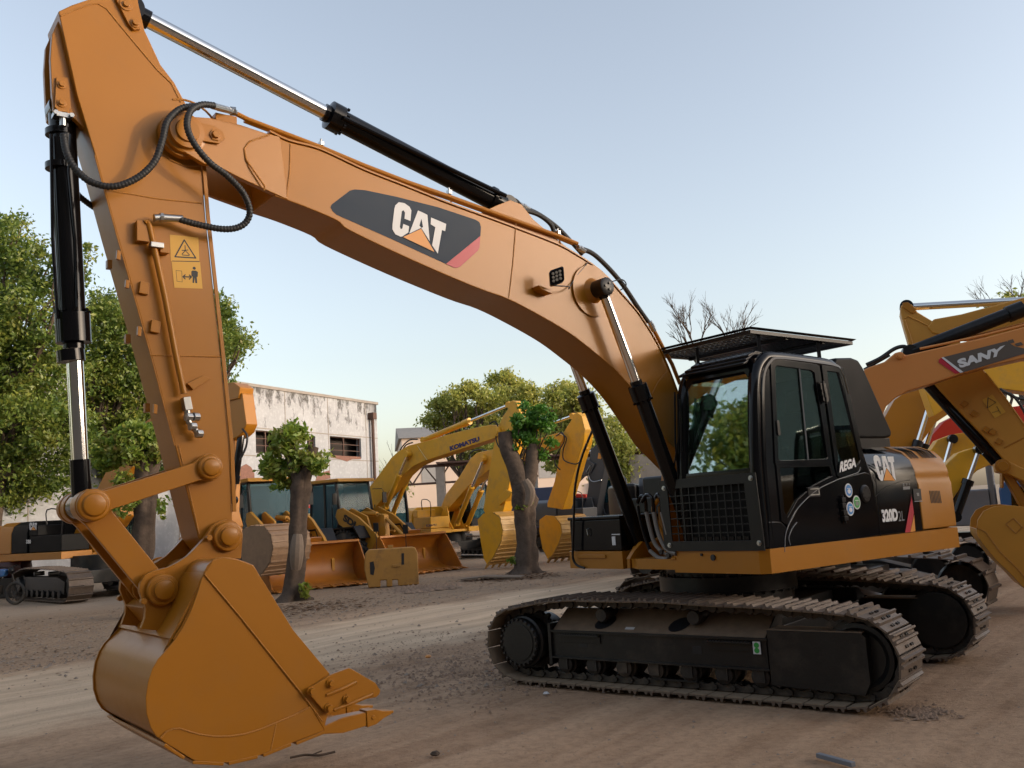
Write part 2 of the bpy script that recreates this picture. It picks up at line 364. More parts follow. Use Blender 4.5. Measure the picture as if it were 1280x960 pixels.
for i in range(36):
    a = 2*math.pi*i/36; sw.cyl((.68*math.cos(a), .68*math.sin(a), .80), (.68*math.cos(a), .68*math.sin(a), .815+.2), .014, n=6)
sw.build('swing_bearing', FRAME, EXC)
# ---- deck ------------------------------------------------------------
d = MB(U)
rr = lambda x0, x1, y0, y1, z0, z1: d.box(x0, x1, y0, y1, z0, z1)
# left deck rail with bevelled front corner, right rail, centre frame
d.prismz([(1.10, .30), (1.12, 1.30), (1.06, 1.375), (-2.20, 1.375), (-2.24, 1.30), (-2.24, .5), (.3, .3)], 1.075, 1.285)
d.prismz([(1.02, -.48), (1.02, -1.30), (.96, -1.36), (-2.2, -1.36), (-2.2, -.5)], 1.09, 1.27)
d.prismz([(1.1, .32), (1.1, -.2), (.9, -.52), (-2.1, -.5), (-2.1, .6)], 1.10, 1.20)
# boom foot brackets
for y in (-.30, .30):
    d.prism([(-.3, 1.2), (1.12, 1.2), (1.05, 1.27), (.92, 1.36), (.80, 1.33), (.62, 1.40), (.5, 2.1), (.33, 2.2), (.15, 2.1), (-.3, 1.4)], y-.025, y+.025)
for y in (-.42,.42,-.30,.30):
    d.prism([(.62, 1.10), (1.0, 1.10), (1.0, 1.18)]+ang(.83, 1.22, .11, 0, 180, 8), y-.02, y+.02)
d.box(.2, .95, -1.0, -.95, 1.28, 1.3)
d.cyl((1.101, .72, 1.22), (1.103, .72, 1.22), .001, n=6)
deck = d.build('upper_frame', YEL, EXC, bevel=.014, seg=3)
h = MB(U)
for (y, z, r) in ((.74, 1.185, .028), (.60, 1.21, .012)):
    yy, zz = U.unx(891, 697, 1.121) if r > .02 else U.unx(876.5, 693.5, 1.121)
    h.prismy([(yy+r*math.cos(a)*.9, zz+r*math.sin(a)) for a in np.linspace(0, 6.0, 14)], 1.105, 1.126)
h.build('drain_hole', INK, deck)
m = MB(U); m.box(1.02, 1.035, -1.15, -.72, 1.20, 1.235); m.build('bumper_step', YEL, deck, bevel=.004)
# ---- engine housing and counterweight ----------------------------------
def hoodprof(x, top=2.16, yo=1.372):
    return [(yo, 1.29), (yo, 1.80), (yo-.012, 1.86), (yo-.012, 1.90), (yo-.05, 2.02), (yo-.14, 2.10), (yo-.32, top), (0, top+.03), (-yo+.32, top), (-yo+.1, 2.05), (-yo, 1.85), (-yo, 1.29)]
hd = MB(U)
xs = [-.66, -1.20, -1.22, -1.38, -1.497]
tp = [2.10, 2.13, 2.17, 2.18, 2.18]
rings = []
for x, t in zip(xs, tp):
    rings.append([(x, y, z) for y, z in hoodprof(x, t, 1.372 if x > -2.2 else 1.35)])
hd.loft(rings)
hood = hd.build('engine_hood', BLK, EXC, bevel=.012, seg=3)
hd = MB(U)
oy = 1.377
prof = [(oy, 1.30), (oy, 1.765), (oy-.012, 1.80), (oy-.020, 1.85), (oy-.016, 1.875), (oy-.03, 1.93), (oy-.07, 2.03), (oy-.15, 2.115), (oy-.32, 2.185), (-.9, 2.20), (-1.3, 2.05), (-1.377, 1.85), (-1.377, 1.30)]
hd.loft([[(x, y-(0 if x > -2.2 else .015), z) for y, z in prof] for x in (-1.50, -2.185, -2.205)])
rear = hd.build('rear_hood_panel', YEL, EXC, bevel=.012, seg=3)
cw = MB(U); out = [(-2.235, 1.26)] + [(-math.sqrt(2.62**2-y*y), y) for y in np.linspace(1.24, -1.24, 17)] + [(-2.235, -1.26)]
cw.prismz(out, 1.05, 2.02); cwo = cw.build('counterweight', YEL, EXC, bevel=.05, seg=4)
# black wedge, red stripe, slots on the side panel
s = MB(U)
def hpt(px, py, yy=oy, d=.003): x, z = U.un(px, py, yy); return (x, yy+d, z)
s.m(0).sheet([hpt(*p) for p in [(1138.5, 616), (1142, 641), (1137.5, 665), (1131, 666), (1139.2, 620)]])
s.m(1).sheet([hpt(*p) for p in [(1142.3, 643), (1144, 664.3), (1137.7, 665)]])
s.build('stripe_decal', [REDD, ORGD], rear)
s = MB(U)
for i in range(8): s.sheet([hpt(1161.5+i*1.75+a, b) for a, b in ((-.3, 613.3), (.5, 613.2), (3.0, 628.8), (2.2, 629.2))])
s.build('side_vent', INK, rear)
for i in list(range(3))+list(range(4, 9)):
    x0 = -1.56-i*.062; v = MB(U)
    P = [(x0, oy-.075, 2.036), (x0-.028, oy-.075, 2.036), (x0-.028, oy-.30, 2.176), (x0, oy-.30, 2.176)]
    P = [(a, b+.004, c+.006) for a, b, c in P]; v.sheet([P[0], P[1], ((P[1][0]), oy-.15+.004, 2.122), P[2], P[3], (P[0][0], oy-.15+.004, 2.122)]) ; v.build('hood_vent', INK, rear)
lp = MB(U); q = [hpt(*p) for p in [(1141, 611), (1150.5, 611), (1152, 625), (1142.5, 625)]]; lp.m(0).sheet(q)
lp.m(1).sheet([hpt(*p, d=.005) for p in [(1145, 616), (1148, 616), (1148.5, 620), (1146, 620)]]); lp.m(1).sheet([hpt(*p, d=.005) for p in [(1142.5, 626), (1152.5, 625.7), (1152.7, 627), (1142.7, 627.4)]])
lp.build('latch_plate', [INK, GREYD], rear)
w = MB(U); o_ = MB(U); q = [(1091, 570.5), (1116.2, 570.5), (1121, 600.5), (1099.5, 601)]; cat_logo(U, 1.372, q, w, o_, d=.004)
w.build('white_lettering', WHT, hood); o_.build('orange_triangle', ORGD, hood)
w = MB(U); text_on(U, 1.372, [(1101, 637), (1121, 635.5), (1122.5, 651), (1103, 653)], '320D', w, .055); w.build('model_number', WHT, hood)
w = MB(U); text_on(U, 1.372, [(1122, 639), (1129.5, 638.4), (1130.3, 650.6), (1123, 651.6)], '2L', w, .0); w.build('model_suffix', GREYD, hood)
w = MB(U); text_on(U, 1.372, [(1128, 604.5), (1136.3, 604), (1136.7, 606.4), (1128.3, 607)], 'E F I', w, .02); w.sheet([hpt(*p, yy=1.372) for p in [(1128.2, 608.3), (1137, 607.8), (1137.2, 611.6), (1128.6, 612.2)]]); w.build('small_label', GREYD, hood)
# seam lines of the black door
sm = MB(U)
for a, b in (((1094, 592), (1101, 671)), ((1094, 621), (1108, 608)), ((1108, 608), (1124, 602)), ((1124, 602), (1137, 600))):
    p, q = hpt(*a, yy=1.372, d=0), hpt(*b, yy=1.372, d=0); sm.bar(p, q, .005)
sm.build('door_seam', BLKM, hood)
# ---- black rear guard box behind the cab ---------------------------------
g = MB(U); pr = [(-1.0, 2.28), (-1.62, 2.28), (-1.76, 2.30), (-1.78, 2.36), (-1.36, 3.05), (-1.28, 3.13), (-1.16, 3.15), (-.86, 3.13), (-.80, 3.05)]
g.prism(pr, .15, 1.0); g.build('air_cleaner_box', MATB, hood, bevel=.05, seg=4)
g = MB(U); g.box(-1.75, -.9, .2, .98, 2.17, 2.29); g.build('box_mount', BLKM, hood, bevel=.01)
# ---- toolbox at the right front -----------------------------------------
t = MB(U); t.prismz([(1.0, -.50), (1.0, -1.28), (.95, -1.34), (-.2, -1.34), (-.2, -.50)], 1.275, 1.60).prismz([(1.02, -.48), (1.02, -1.30), (.95, -1.36), (-.22, -1.36), (-.22, -.48)], 1.60, 1.635)
tb = t.build('toolbox', BLK, EXC, bevel=.012)
t = MB(U); yy, zz = U.unx(768, 676, 1.0); t.box(1.0, 1.006, yy-.03, yy+.02, zz-.045, zz+.045); t.box(1.0, 1.004, yy-.03, yy+.09, zz+.06, zz+.07)
t.build('tie_down_label', WHT, tb)
t = MB(U); yy, zz = U.unx(737, 664, 1.0); t.path([(1.0, yy-.01, zz+.03), (1.03, yy-.01, zz+.02), (1.03, yy, zz-.04), (1.0, yy, zz-.05)], .006); t.build('latch', STEEL, tb)
t = MB(U); t.box(-.9, -.22, -1.34, -.5, 1.28, 2.05); t.build('fuel_tank', BLKM, EXC, bevel=.03)
t = MB(U); t.box(-.22, .3, -1.2, -.55, 1.635, 1.80); t.build('step_box', BLKM, EXC, bevel=.01)
r_ = MB(U); P = []
for (a, b, x) in ((731, 710, 1.05), (722, 707, 1.06), (717, 700, 1.07), (716, 688, 1.07), (717.5, 640, 1.07), (718.5, 612, 1.06), (724, 582, 1.04), (733, 556, 1.02), (742, 535, 1.0), (748, 524, .95)):
    yy, zz = U.unx(a, b, x); P.append((x, yy, zz))
r_.path(P, .013, n=8, smooth=4); r_.build('mirror_rail', BLKM, EXC)
# ---- boom -------------------------------------------------------------
W2 = .225
def ux(pts, y): return [U.un(a, b, y) for a, b in pts]
top = [(337, 166), (360, 177), (400, 188), (454, 213), (505, 233), (555, 253), (610, 273), (650, 288), (696, 306), (718, 318), (740, 332), (760, 349), (774, 365), (790, 383), (801, 397), (818, 424), (829, 446), (839, 470), (850, 500)]
bot = [(835, 552), (812, 517), (790, 486), (766, 460), (740, 438), (711, 416), (672, 393), (633, 373), (594, 359), (516, 325.6), (438, 288.5), (420, 275), (375, 256), (343, 245)]
top = smooth2(top, 4); bot = smooth2(bot, 4)
b_ = MB(U)
prof = ux(top, W2) + [(.60, 2.55), (.40, 2.18), (.30, 2.08), (.17, 2.02), (.20, 1.86), (.34, 1.80), (.46, 1.87), (.62, 2.05)] + ux(bot, W2)
b_.prism(prof, -W2, W2)
boom = b_.build('boom', YEL, EXC, bevel=.008, seg=2)
fk = MB(U)
for sg in (1, -1):
    nose = [(336, 166), (300, 156), (262, 147.5), (240, 146)]; und = [(343, 245), (300, 221), (270, 207), (255, 205), (230, 190)]
    a = ux(nose, .275); bb = ux(und[1:], .275); a0 = ux([(350, 171)], W2); b0 = ux([(360, 250)], W2)
    cx, cz = U.un(232, 166, .275)
    arc = [(cx+.135*math.cos(R(t)), cz+.135*math.sin(R(t))) for t in (60, 30, 0, -30, -60)]
    ringo = a0 + a + arc + bb[::-1] + b0
    ys = [W2+.004] + [.255]+[.28]*(len(a)-1) + [.28]*len(arc) + [.28]*(len(bb)-1)+[.26] + [W2+.004]
    fk.loft([[(x, sg*y, z) for (x, z), y in zip(ringo, ys)], [(x, sg*(y-.05), z) for (x, z), y in zip(ringo, ys)]])
fork = fk.build('boom_fork', YEL, boom, bevel=.006)
bs = MB(U); c = (cx, cz)
for sg in (1, -1):
    bs.lathe((c[0], sg*.205, c[1]), (c[0], sg*.335, c[1]), [(0, .17), (.3, .165), (.32, .15), (.55, .145), (.6, .125), (.85, .12), (.87, .085), (1, .08)], 36)
bs.build('stick_pin', YEL, boom)
kp = MB(U); x, z = U.un(268, 170, .285); kp.prism([(c[0], c[1]-.05), (x-.03, z-.055), (x-.075, z-.01), (x-.06, z+.04), (x, z+.07), (c[0], c[1]+.09)], .284, .30)
kp.lathe((x, .30, z), (x, .33, z), [(0, .045), (.3, .045), (.32, .028), (1, .028)], 6); kp.build('keeper_plate', YEL, boom, bevel=.003)
# welds on boom sides
def weld(pts, y, par, r=.006): m_ = MB(U); m_.path([(x, y, z) for x, z in ux(pts, y)], r, n=6); m_.build('weld_seam', YELW, par)
wl = boom
weld([(645, 264+15), (641, 330), (636, 372)], W2+.001, wl); weld([(363, 180), (362, 215), (358, 246)], W2+.001, wl)
weld([(337, 168), (312, 177), (305, 186), (308, 200), (331, 233), (330, 238)], .27, wl, .007)
weld([(835, 462), (822, 478), (815, 492)], W2+.001, wl)
tpf = MB(U)   # top flange lips
tt = ux(top, W2); tpf.loft([[(x, W2+.012, z+.004), (x, W2+.012, z+.018), (x, -W2-.012, z+.018), (x, -W2-.012, z+.004)] for x, z in tt]); tpf.build('top_flange', YEL, boom)
# cylinder boss on boom
cbx, cbz = U.un(722, 362, W2); bc = U.un(752, 360, .36)
bo = MB(U); bo.lathe((bc[0], -W2-.02, bc[1]), (bc[0], W2+.02, bc[1]), [(0, .25), (.03, .25), (.04, .24), (.96, .24), (.97, .25), (1, .25)], 48)
for sg in (1, -1): bo.lathe((bc[0], sg*W2, bc[1]), (bc[0], sg*(W2+.07), bc[1]), [(0, .155), (.3, .12), (.8, .10), (1, .085)], 32)
bo.build('cylinder_boss', YEL, boom)
# logo panel
Z5 = zm(400, 220, 5.818)
pn = MB(U); decal(U, W2, Z5((76,228),(84,208),(215,108),(250,98),(330,104),(550,150),(860,228),(1130,318),(1158,335),(1170,370),(1166,437),(915,640),(500,450),(120,282),(90,255)), pn)
panel = pn.build('logo_panel', SLATE, boom)
pn = MB(U); decal(U, W2, Z5((1164,437),(1158,520),(1145,545),(1020,658),(1000,668),(975,668),(915,640)), pn, d=.0045); pn.build('red_stripe', REDD, panel)
w = MB(U); o_ = MB(U); cat_logo(U, W2, Z5((560,190),(915,350),(880,575),(525,415)), w, o_, d=.006); w.build('white_lettering', WHT, panel)
o_.build('orange_triangle', ORGD, panel)
# work lamp
lx, lz = U.un(696, 345, .44); lm = MB(U)
lm.m(1).prism([(lx-.03, lz-.13), (lx+.10, lz-.10), (lx+.12, lz-.07), (lx-.03, lz-.10)], .225, .33)
lm.m(0)
ca = R(-18); dv = lambda a, b, dy: (lx+dy*.55+a*math.cos(ca)*.85, .44+dy*.8-a*.5, lz+b+a*math.sin(ca))
def lring(s_, dy): return [dv(a*s_, b*s_, dy) for a, b in [(.055, .07), (-.055, .07), (-.07, .055), (-.07, -.055), (-.055, -.07), (.055, -.07), (.07, -.055), (.07, .055)]]
lm.loft([lring(.85, -.06), lring(1, -.045), lring(1, .0), lring(.86, .002), lring(.86, -.008)], caps=True)
lamp = lm.build('work_lamp', [BLK, YEL], boom)
ls = MB(U)
for i in (-1, 0, 1):
    for j in (-1, 0, 1):
        c0 = dv(i*.033, j*.033, -.004); c1 = dv(i*.033, j*.033, .006); ls.lathe(c0, c1, [(0, .015), (1, .012)], 10)
ls.build('lamp_lens', LENS, lamp)
ls = MB(U); P = [dv(.03, -.07, -.03)]+[(x, y, z) for (x, z), y in zip(ux([(700, 362), (708, 362), (716, 352), (722, 343), (735, 328)], .24), (.36, .27, .24, .24, .24))]; ls.path(P, .006, n=6, smooth=4); ls.build('lamp_cable', RUB, lamp)
# pipes along the boom top
pp = MB(U); top_pipe = [(272, 141), (292, 146), (310, 155), (400, 189), (455, 212), (510, 233), (560, 250), (610, 268), (655, 284), (700, 300), (722, 309)]
P = [(x, .17, z+.035) for x, z in ux(top_pipe, .17)]; pp.path(P, .019, n=10)
pp.path([(x, .10, z+.055) for x, z in ux([(u, v) for u, v in top_pipe[2:]], .17)], .019, n=10)
for q in ((402, 190), (562, 250), (698, 300)):
    x, z = U.un(*q, .17); pp.bar((x-.01, .17, z-.01), (x-.03, .20, z-.13), .05, .012); 
pp.build('boom_pipe', YEL, boom)
for q in ((402, 187), (562, 247), (698, 297)):
    cl = MB(U); x, z = U.un(*q, .17); z += .05; cl.box(x-.016, x+.016, .145, .19, z-.02, z+.016).cyl((x, .165, z+.02), (x, .165, z+.04), .01, n=6); cl.build('pipe_clamp', STEEL, boom, bevel=.003)
ho = MB(U); ho.path([(x, y, z) for (x, z), y in zip(ux([(727, 311), (745, 320), (775, 350), (800, 385), (812, 402)], .17), (.17, .17, .16, .15, .15))], .024, n=10, smooth=6); ho.build('boom_hose', RUB, boom)
ho = MB(U); ho.path([(x, .06, z) for x, z in ux([(632, 262), (650, 262), (672, 268), (688, 280), (693, 292)], .06)], .022, n=10, smooth=6); ho.build('boom_hose', RUB, boom)
ho = MB(U); ho.path([(x, .0, z) for x, z in ux([(650, 258), (672, 267), (695, 283), (712, 300), (728, 318)], .0)], .022, n=10, smooth=6); ho.build('boom_hose', RUB, boom)
ho = MB(U); ho.path([(x, .02, z) for x, z in ux([(622, 252), (632, 246), (645, 250), (652, 258)], .02)], .014, n=8, smooth=5); ho.build('boom_hose', RUB, boom)
ho = MB(U); ho.path([(x, y, z) for (x, z), y in zip(ux([(762, 353), (775, 350), (783, 353), (784, 358), (776, 363)], .2), (.25, .22, .19, .17, .15))], .006, n=6, smooth=5); ho.build('boom_hose', RUB, boom)
for a, b, y in (((722, 309), (731, 314), .17), ((812, 402), (818, 414), .15), ((650, 256), (661, 262), 0), ((630, 259), (642, 262), .06)):
    ft = MB(U); (x0, z0), (x1, z1) = ux([a, b], y); ft.lathe((x0, y, z0), (x1, y, z1), [(0, .026), (.3, .026), (.32, .031), (.6, .031), (.62, .027), (1, .027)], 8); ft.build('hose_fitting', STEEL, boom)
ft = MB(U); x, z = U.un(629, 260, .03); ft.box(x-.03, x+.03, .0, .06, z-.04, z+.03); ft.build('hose_fitting', STEEL, boom, bevel=.002)
pi2 = MB(U); pi2.path([(x, .15, z) for x, z in ux([(818, 414), (830, 437), (840, 455), (850, 480)], .15)], .02, n=8); pi2.build('boom_pipe', YEL, boom)
# stick cylinder foot bracket
fb = MB(U); 
for y in (-.12, .12): fb.prism([(x, z) for x, z in ux([(598, 268), (618, 258), (636, 251), (650, 256), (665, 275), (690, 296), (720, 320), (690, 318)], y)], y-.02, y+.02)
fb.build('cylinder_bracket', YEL, boom, bevel=.004)
# ---- stick --------------------------------------------------------------
SW = .175
st = MB(U)
so = [(73,14),(90,6),(111,-1),(128,-8),(150,-13),(164,-10),(172,-2),(175,14),(181,38),(201,81),(218,103),(232,129),(243,160),(252,205),(257,270),(275,435),(287,560),(291,654),(300,676),(293,692),(276,694),(262,690),(248,672),(219,557),(187.5,438),(144,285),(119,194),(96,118)]
st.prism(ux(so, SW), -SW, SW)
stick = st.build('stick', YEL, EXC, bevel=.007)
# front-face lugs for bucket cylinder
lg = MB(U)
for sg in (1, -1):
    y0 = sg*.10; lo = [(76,18),(64,45),(62,75),(64,118),(66,138),(75,147),(88,146),(100,158),(121,176),(110,120)]
    lg.prism(ux(lo, .1), y0-.025, y0+.025)
lg.build('cylinder_lug', YEL, stick, bevel=.005)
kp = MB(U)
kx = ux([(70,97),(86,98),(88,135),(84,141),(73,140),(68,134)], .13); kp.prism(kx, .128, .142)
for q in ((77,106),(77,129)):
    x, z = U.un(*q, .142); kp.lathe((x, .142, z), (x, .165, z), [(0, .03), (.35, .03), (.37, .018), (1, .018)], 12)
kp.build('keeper_plate', YEL, stick, bevel=.002); kp = MB(U)
kx = ux([(144,-2),(164,-4),(174,12),(178,30),(175,37),(167,38),(160,30)], .19); kp.prism(kx, .176, .20)
for q in ((157.5,6),(169,29)):
    x, z = U.un(*q, .2); kp.lathe((x, .2, z), (x, .225, z), [(0, .045 if q[0] < 160 else .035), (.3, .045 if q[0] < 160 else .035), (.32, .022), (1, .022)], 16)
kp.build('keeper_plate', YEL, stick, bevel=.002)
# big ring round the boom pin on the stick side, rim welds
wl = MB(U); ccx, ccz = U.un(232, 166, SW)
wl.path([(ccx+.245*math.cos(a), SW+.001, ccz+.245*math.sin(a)) for a in np.linspace(1.2, 5.4, 26)], .008, n=6); wl.build('weld_seam', YELW, stick)
def sw_(pts, r=.006): weld(pts, SW+.001, stick, r)
sw_([(76,20),(113,5),(123,5),(133,11),(165,50),(197,88),(214,104),(226,128)], .005)
sw_([(131,237),(200,249),(252,254)], .005); sw_([(189,444),(276,446)], .006)
sw_([(223,556),(249,668)], .005)
def rimseg(pts, w, d=.012):
    rim = MB(U)
    P = ux(pts, SW); Q = []
    for i, (x, z) in enumerate(P):
        a = P[max(i-1, 0)]; b = P[min(i+1, len(P)-1)]; t = Vector((b[0]-a[0], b[1]-a[1])).normalized(); Q.append((x-t.y*w, z+t.x*w))
    rim.loft([[(p[0], SW, p[1]), (q[0], SW, q[1]), (q[0], SW+d, q[1]), (p[0], SW+d, p[1])] for p, q in zip(P, Q)]); rim.build('side_rim', YEL, stick, bevel=.003)
rimseg([(252,207),(257,270),(275,435),(287,560),(290,640)], -.028)
rimseg([(119,194),(144,285),(187.5,438),(219,557)], .0085, .006)
# pipe down the stick side
pp = MB(U); P = ux([(181,279),(184,277),(187,284),(191,302),(206,370),(220,445),(230,492)], .23)
pp.path([(x, .23, z) for x, z in P], .021, n=12); pp.box(P[0][0]-.03, P[0][0]+.05, .176, .235, P[1][1]-.14, P[1][1]+.0)
pipe = pp.build('stick_pipe', YEL, stick)
for q, w, h in (((179,361),.035,.045),((193,409),.035,.045),((147,320),.014,.035),((173,415),.014,.035),((158,356),.014,.03),((193,512),.014,.035)):
    yy = SW; br = MB(U)
    x, z = U.un(*q, yy); br.prism([(x-w*.7, z-h), (x+w, z-h*.8), (x+w*.7, z+h), (x-w, z+h*.8)], SW-.002, SW+.03); br.build('hose_bracket', YEL, stick, bevel=.003)
for q in ((137,331),(160,424),(184,510)):
    br = MB(U); x, z = U.un(*q, .0); br.box(x-.012, x+.02, -.025, .025, z-.03, z+.03); br.build('front_bracket', YEL, stick, bevel=.003)
br = MB(U); x, z = U.un(200, 312, .2); br.box(x-.05, x+.01, .176, .24, z-.03, z+.03)
br.build('hose_bracket', YEL, stick, bevel=.003); br = MB(U); P = ux([(232,480),(252,470),(262,474),(240,488)], SW); br.prism(P, SW, SW+.03)
br.build('hose_bracket', YEL, stick, bevel=.003)
x, z = U.un(226, 646, .2)
# silver fittings
f_ = MB(U); x, z = U.un(194, 307, .24); f_.box(x-.05, x+.035, .21, .27, z-.018, z+.018); f_.build('pipe_clamp', STEEL, stick, bevel=.003); f_ = MB(U)
P = ux([(192,273),(201,272.5),(227,274)], .25); f_.path([(x, .26, z) for x, z in P], .026, n=12); x, z = P[1]; f_.cyl((x-.01, .26, z), (x+.01, .26, z), .034, n=8); f_.build('hose_fitting', STEEL, stick); f_ = MB(U)
P = ux([(228,497),(237,496),(240,512),(231,513)], .25); f_.prism([p for p in P], .20, .27)
P = ux([(234,512),(236,527),(243,536),(249,543)], .24); f_.path([(x, .24, z) for x, z in P], .02, n=10, smooth=3)
for q in ((236,521),(245,521),(249,542),(241,533)): x, z = U.un(*q, .25); f_.cyl((x-.02, .24, z), (x+.02, .25, z), .03, n=8)
P = ux([(240,521),(249,522)], .25); f_.path([(x, .25, z) for x, z in P], .015, n=8)
f_.build('pipe_fitting', STEEL, stick, bevel=.002)
# warning sticker
wn = MB(U); Zb = zm(0, 260, 3.2)
decal(U, SW, Zb((679,107),(793,118),(797,212),(683,212)), wn); decal(U, SW, Zb((686,214),(800,216),(810,323),(697,319)), wn)
stk = wn.build('warning_sticker', YELD, stick)
wn = MB(U); y = SW+.0025
def ln(pts, w): 
    for a, b in zip(pts[:-1], pts[1:]):
        p = U.un(*a, y); q = U.un(*b, y); t = (Vector(q)-Vector(p)).normalized(); n_ = Vector((-t.y, t.x))*w; t = t*w*.6
        wn.sheet([(p[0]-n_.x-t.x, y, p[1]-n_.y-t.y), (q[0]-n_.x+t.x, y, q[1]-n_.y+t.y), (q[0]+n_.x+t.x, y, q[1]+n_.y+t.y), (p[0]+n_.x-t.x, y, p[1]+n_.y-t.y)])
ln(Zb((737,128),(783,200),(700,195),(737,128)), .0045)
ln(Zb((690,212),(797,214)), .0025); ln(Zb((740,150),(741,170),(728,185)), .003); ln(Zb((741,170),(758,188)), .003); ln(Zb((728,170),(752,168)), .003); ln(Zb((730,188),(756,190)), .003)
ln(Zb((704,250),(727,252),(729,296),(708,293),(704,250)), .0014)
ln(Zb((734,275),(764,276)), .0045); ln(Zb((741,267),(732,275),(741,284)), .004); ln(Zb((757,268),(766,276),(757,285)), .004)
wn.sheet([(x, y, z) for x, z in ux(Zb((770,250),(784,251),(792,256),(791,275),(787,276),(789,301),(781,300),(779,278),(777,300),(770,299),(771,275),(766,272),(765,254)), y)])
x, z = U.un(*Zb((777,241))[0], y); wn.sheet([(a, y, b) for a, b in ang(x, z, .011, 0, 330, 11)])
wn.build('warning_pictogram', INK, stk)
# ---- corrugated hoses -----------------------------------------------------
def hose(pts, r, parent, name='corrugated_hose'):
    h = MB(U); P = [(x, y, z) for (x, z), y in zip([U.un(a, b, yy) for a, b, yy in pts], [p[2] for p in pts])]
    Q = catmull([U.W(*p) for p in P], 12); L = sum((Q[i+1]-Q[i]).length for i in range(len(Q)-1)); n = int(L/.0065)
    acc = [0]
    for i in range(len(Q)-1): acc.append(acc[-1]+(Q[i+1]-Q[i]).length)
    out = []; j = 0
    for k in range(n+1):
        d = L*k/n
        while j < len(Q)-2 and acc[j+1] < d: j += 1
        out.append(Q[j].lerp(Q[j+1], (d-acc[j])/max(1e-9, acc[j+1]-acc[j])))
    h.path(out, lambda t: r*(1+.10*math.sin(t*n*math.pi*2/3.4)), n=14, raw=True)
    return h.build(name, RUB, parent, sharp=80)
hose([(248,134,.30),(240,133,.32),(224,137,.33),(209,152,.34),(203,175,.34),(193,202,.33),(172,222,.31),(143,233,.28),(115,228,.24),(96,213,.20),(84,193,.17),(79,168,.14)], .0225, stick)
hose([(268,132,.36),(252,131,.38),(238,139,.40),(234,158,.41),(243,180,.42),(262,203,.42),(283,219,.41),(303,240,.40),(312,262,.38),(308,277,.35),(295,285,.33),(275,286,.31),(245,280,.28),(224,274,.265)], .0225, boom)
hose([(92,232,-.05),(97,243,-.10),(110,254,-.16),(122,262,-.22)], .02, stick)
hf = MB(U)
P = [(x, y, z) for (x, z), y in zip([U.un(265,132,.36), U.un(283,137,.25), U.un(294,141,.17)], (.36,.25,.17))]; hf.path(P, .024, n=10); x, z = U.un(290,140,.18); hf.cyl((x-.02,.2,z),(x+.02,.19,z),.034,n=8); hf.build('hose_fitting', STEEL, boom); hf = MB(U)
x, z = U.un(79,157,.13); hf.path([(x, .12, z+.0), (x, .12, z+.07), (x+.03, .10, z+.10)], .022, n=10); hf.box(x-.05, x+.06, .07, .15, z+.055, z+.085)
for dx in (-.045, .05): hf.cyl((x+dx, .15, z+.07), (x+dx, .17, z+.07), .016, n=6)
hf.build('hose_fitting', STEEL, stick)
bk = MB(U); x, z = U.un(275,143,.2); bk.box(x-.06, x+.04, .12, .22, z-.06, z+.0); x, z = U.un(290,146,.2); bk.box(x-.03,x+.04,.12,.22,z-.08,z-.0); bk.build('pipe_bracket', YEL, boom, bevel=.004)
# ---- cylinders ---------------------------------------------------------------
def cyl_part(name, a, b, split, R_, r_, eye=True, mat=BLK, collar=.0, gland=(.095, .16), parent=EXC, fr=U, rodmat=CHROME, n=28, bandb=0, rib=True):
    """barrel from a towards b, rod end at b"""
    a = Vector(a); b = Vector(b); L = (b-a).length; gl = gland[1]/L
    m = MB(fr); m.lathe(a, a.lerp(b, split), [(0, R_*.7), (.02, R_), (1-gl/split, R_), (1-gl/split+.004, gland[0]), (.975, gland[0]), (.98, R_*.8), (1, R_*.8)], n)
    if eye: m.lathe(a+Vector((0, -.07, 0)), a+Vector((0, .07, 0)), [(0, R_*1.1), (1, R_*1.1)], n)
    if rib:
        e = a.lerp(b, split-gl); 
        for k in range(8):
            q = 2*math.pi*k/8; t = (b-a).normalized(); u = Vector((0, 1, 0)); w_ = t.cross(u)
            p = e+(u*math.cos(q)+w_*math.sin(q))*(gland[0]*.93); m.lathe(p-t*.02, p+t*.0, [(0, .014), (1, .014)], 6)
    c = m.build(name, mat, parent, bevel=0)
    m = MB(fr); m.lathe(a.lerp(b, split-.01), b, [(0, r_), (1, r_)], n); rod = m.build('piston_rod', rodmat, c)
    if collar:
        m = MB(fr); m.lathe(a.lerp(b, 1-collar/L), b, [(0, r_*1.18), (1, r_*1.18)], n); m.lathe(b+Vector((0, -.07, 0)), b+Vector((0, .07, 0)), [(0, r_*1.7), (1, r_*1.7)], n); m.build('rod_eye', mat, c)
    return c
def p2(px, py, y): x, z = U.un(px, py, y); return (x, y, z)
bc_ = cyl_part('bucket_cylinder', p2(77,137,0), p2(103,633,0), .615, .083, .052, gland=(.108, .24), collar=.30)
m = MB(U); m.lathe(p2(88,438,0), p2(89.5,452,0), [(0, .085), (1, .085)], 28); m.build('cylinder_band', BLK, bc_); m = MB(U); m.lathe(p2(75,205,0), p2(75.3,212,0), [(0, .092), (1, .092)], 28); m.build('cylinder_band', BLK, bc_); m = MB(U); m.lathe(p2(75,163,0), p2(75.3,170,0), [(0, .092), (1, .092)], 28); m.build('cylinder_band', BLK, bc_)
m = MB(U); P = [p2(88,168,.11), p2(86,215,.115), p2(94,300,.09), p2(97,395,.095)]; m.path([p2(64,168,.06), p2(66,300,.05), p2(72,398,.05)], .012, n=8); m.path(P, .009, n=8); m.build('cylinder_pipe', BLK, bc_)
sc = cyl_part('stick_cylinder', p2(632,259,0), p2(160,12,0), .545, .090, .058, gland=(.118, .16), collar=.15)
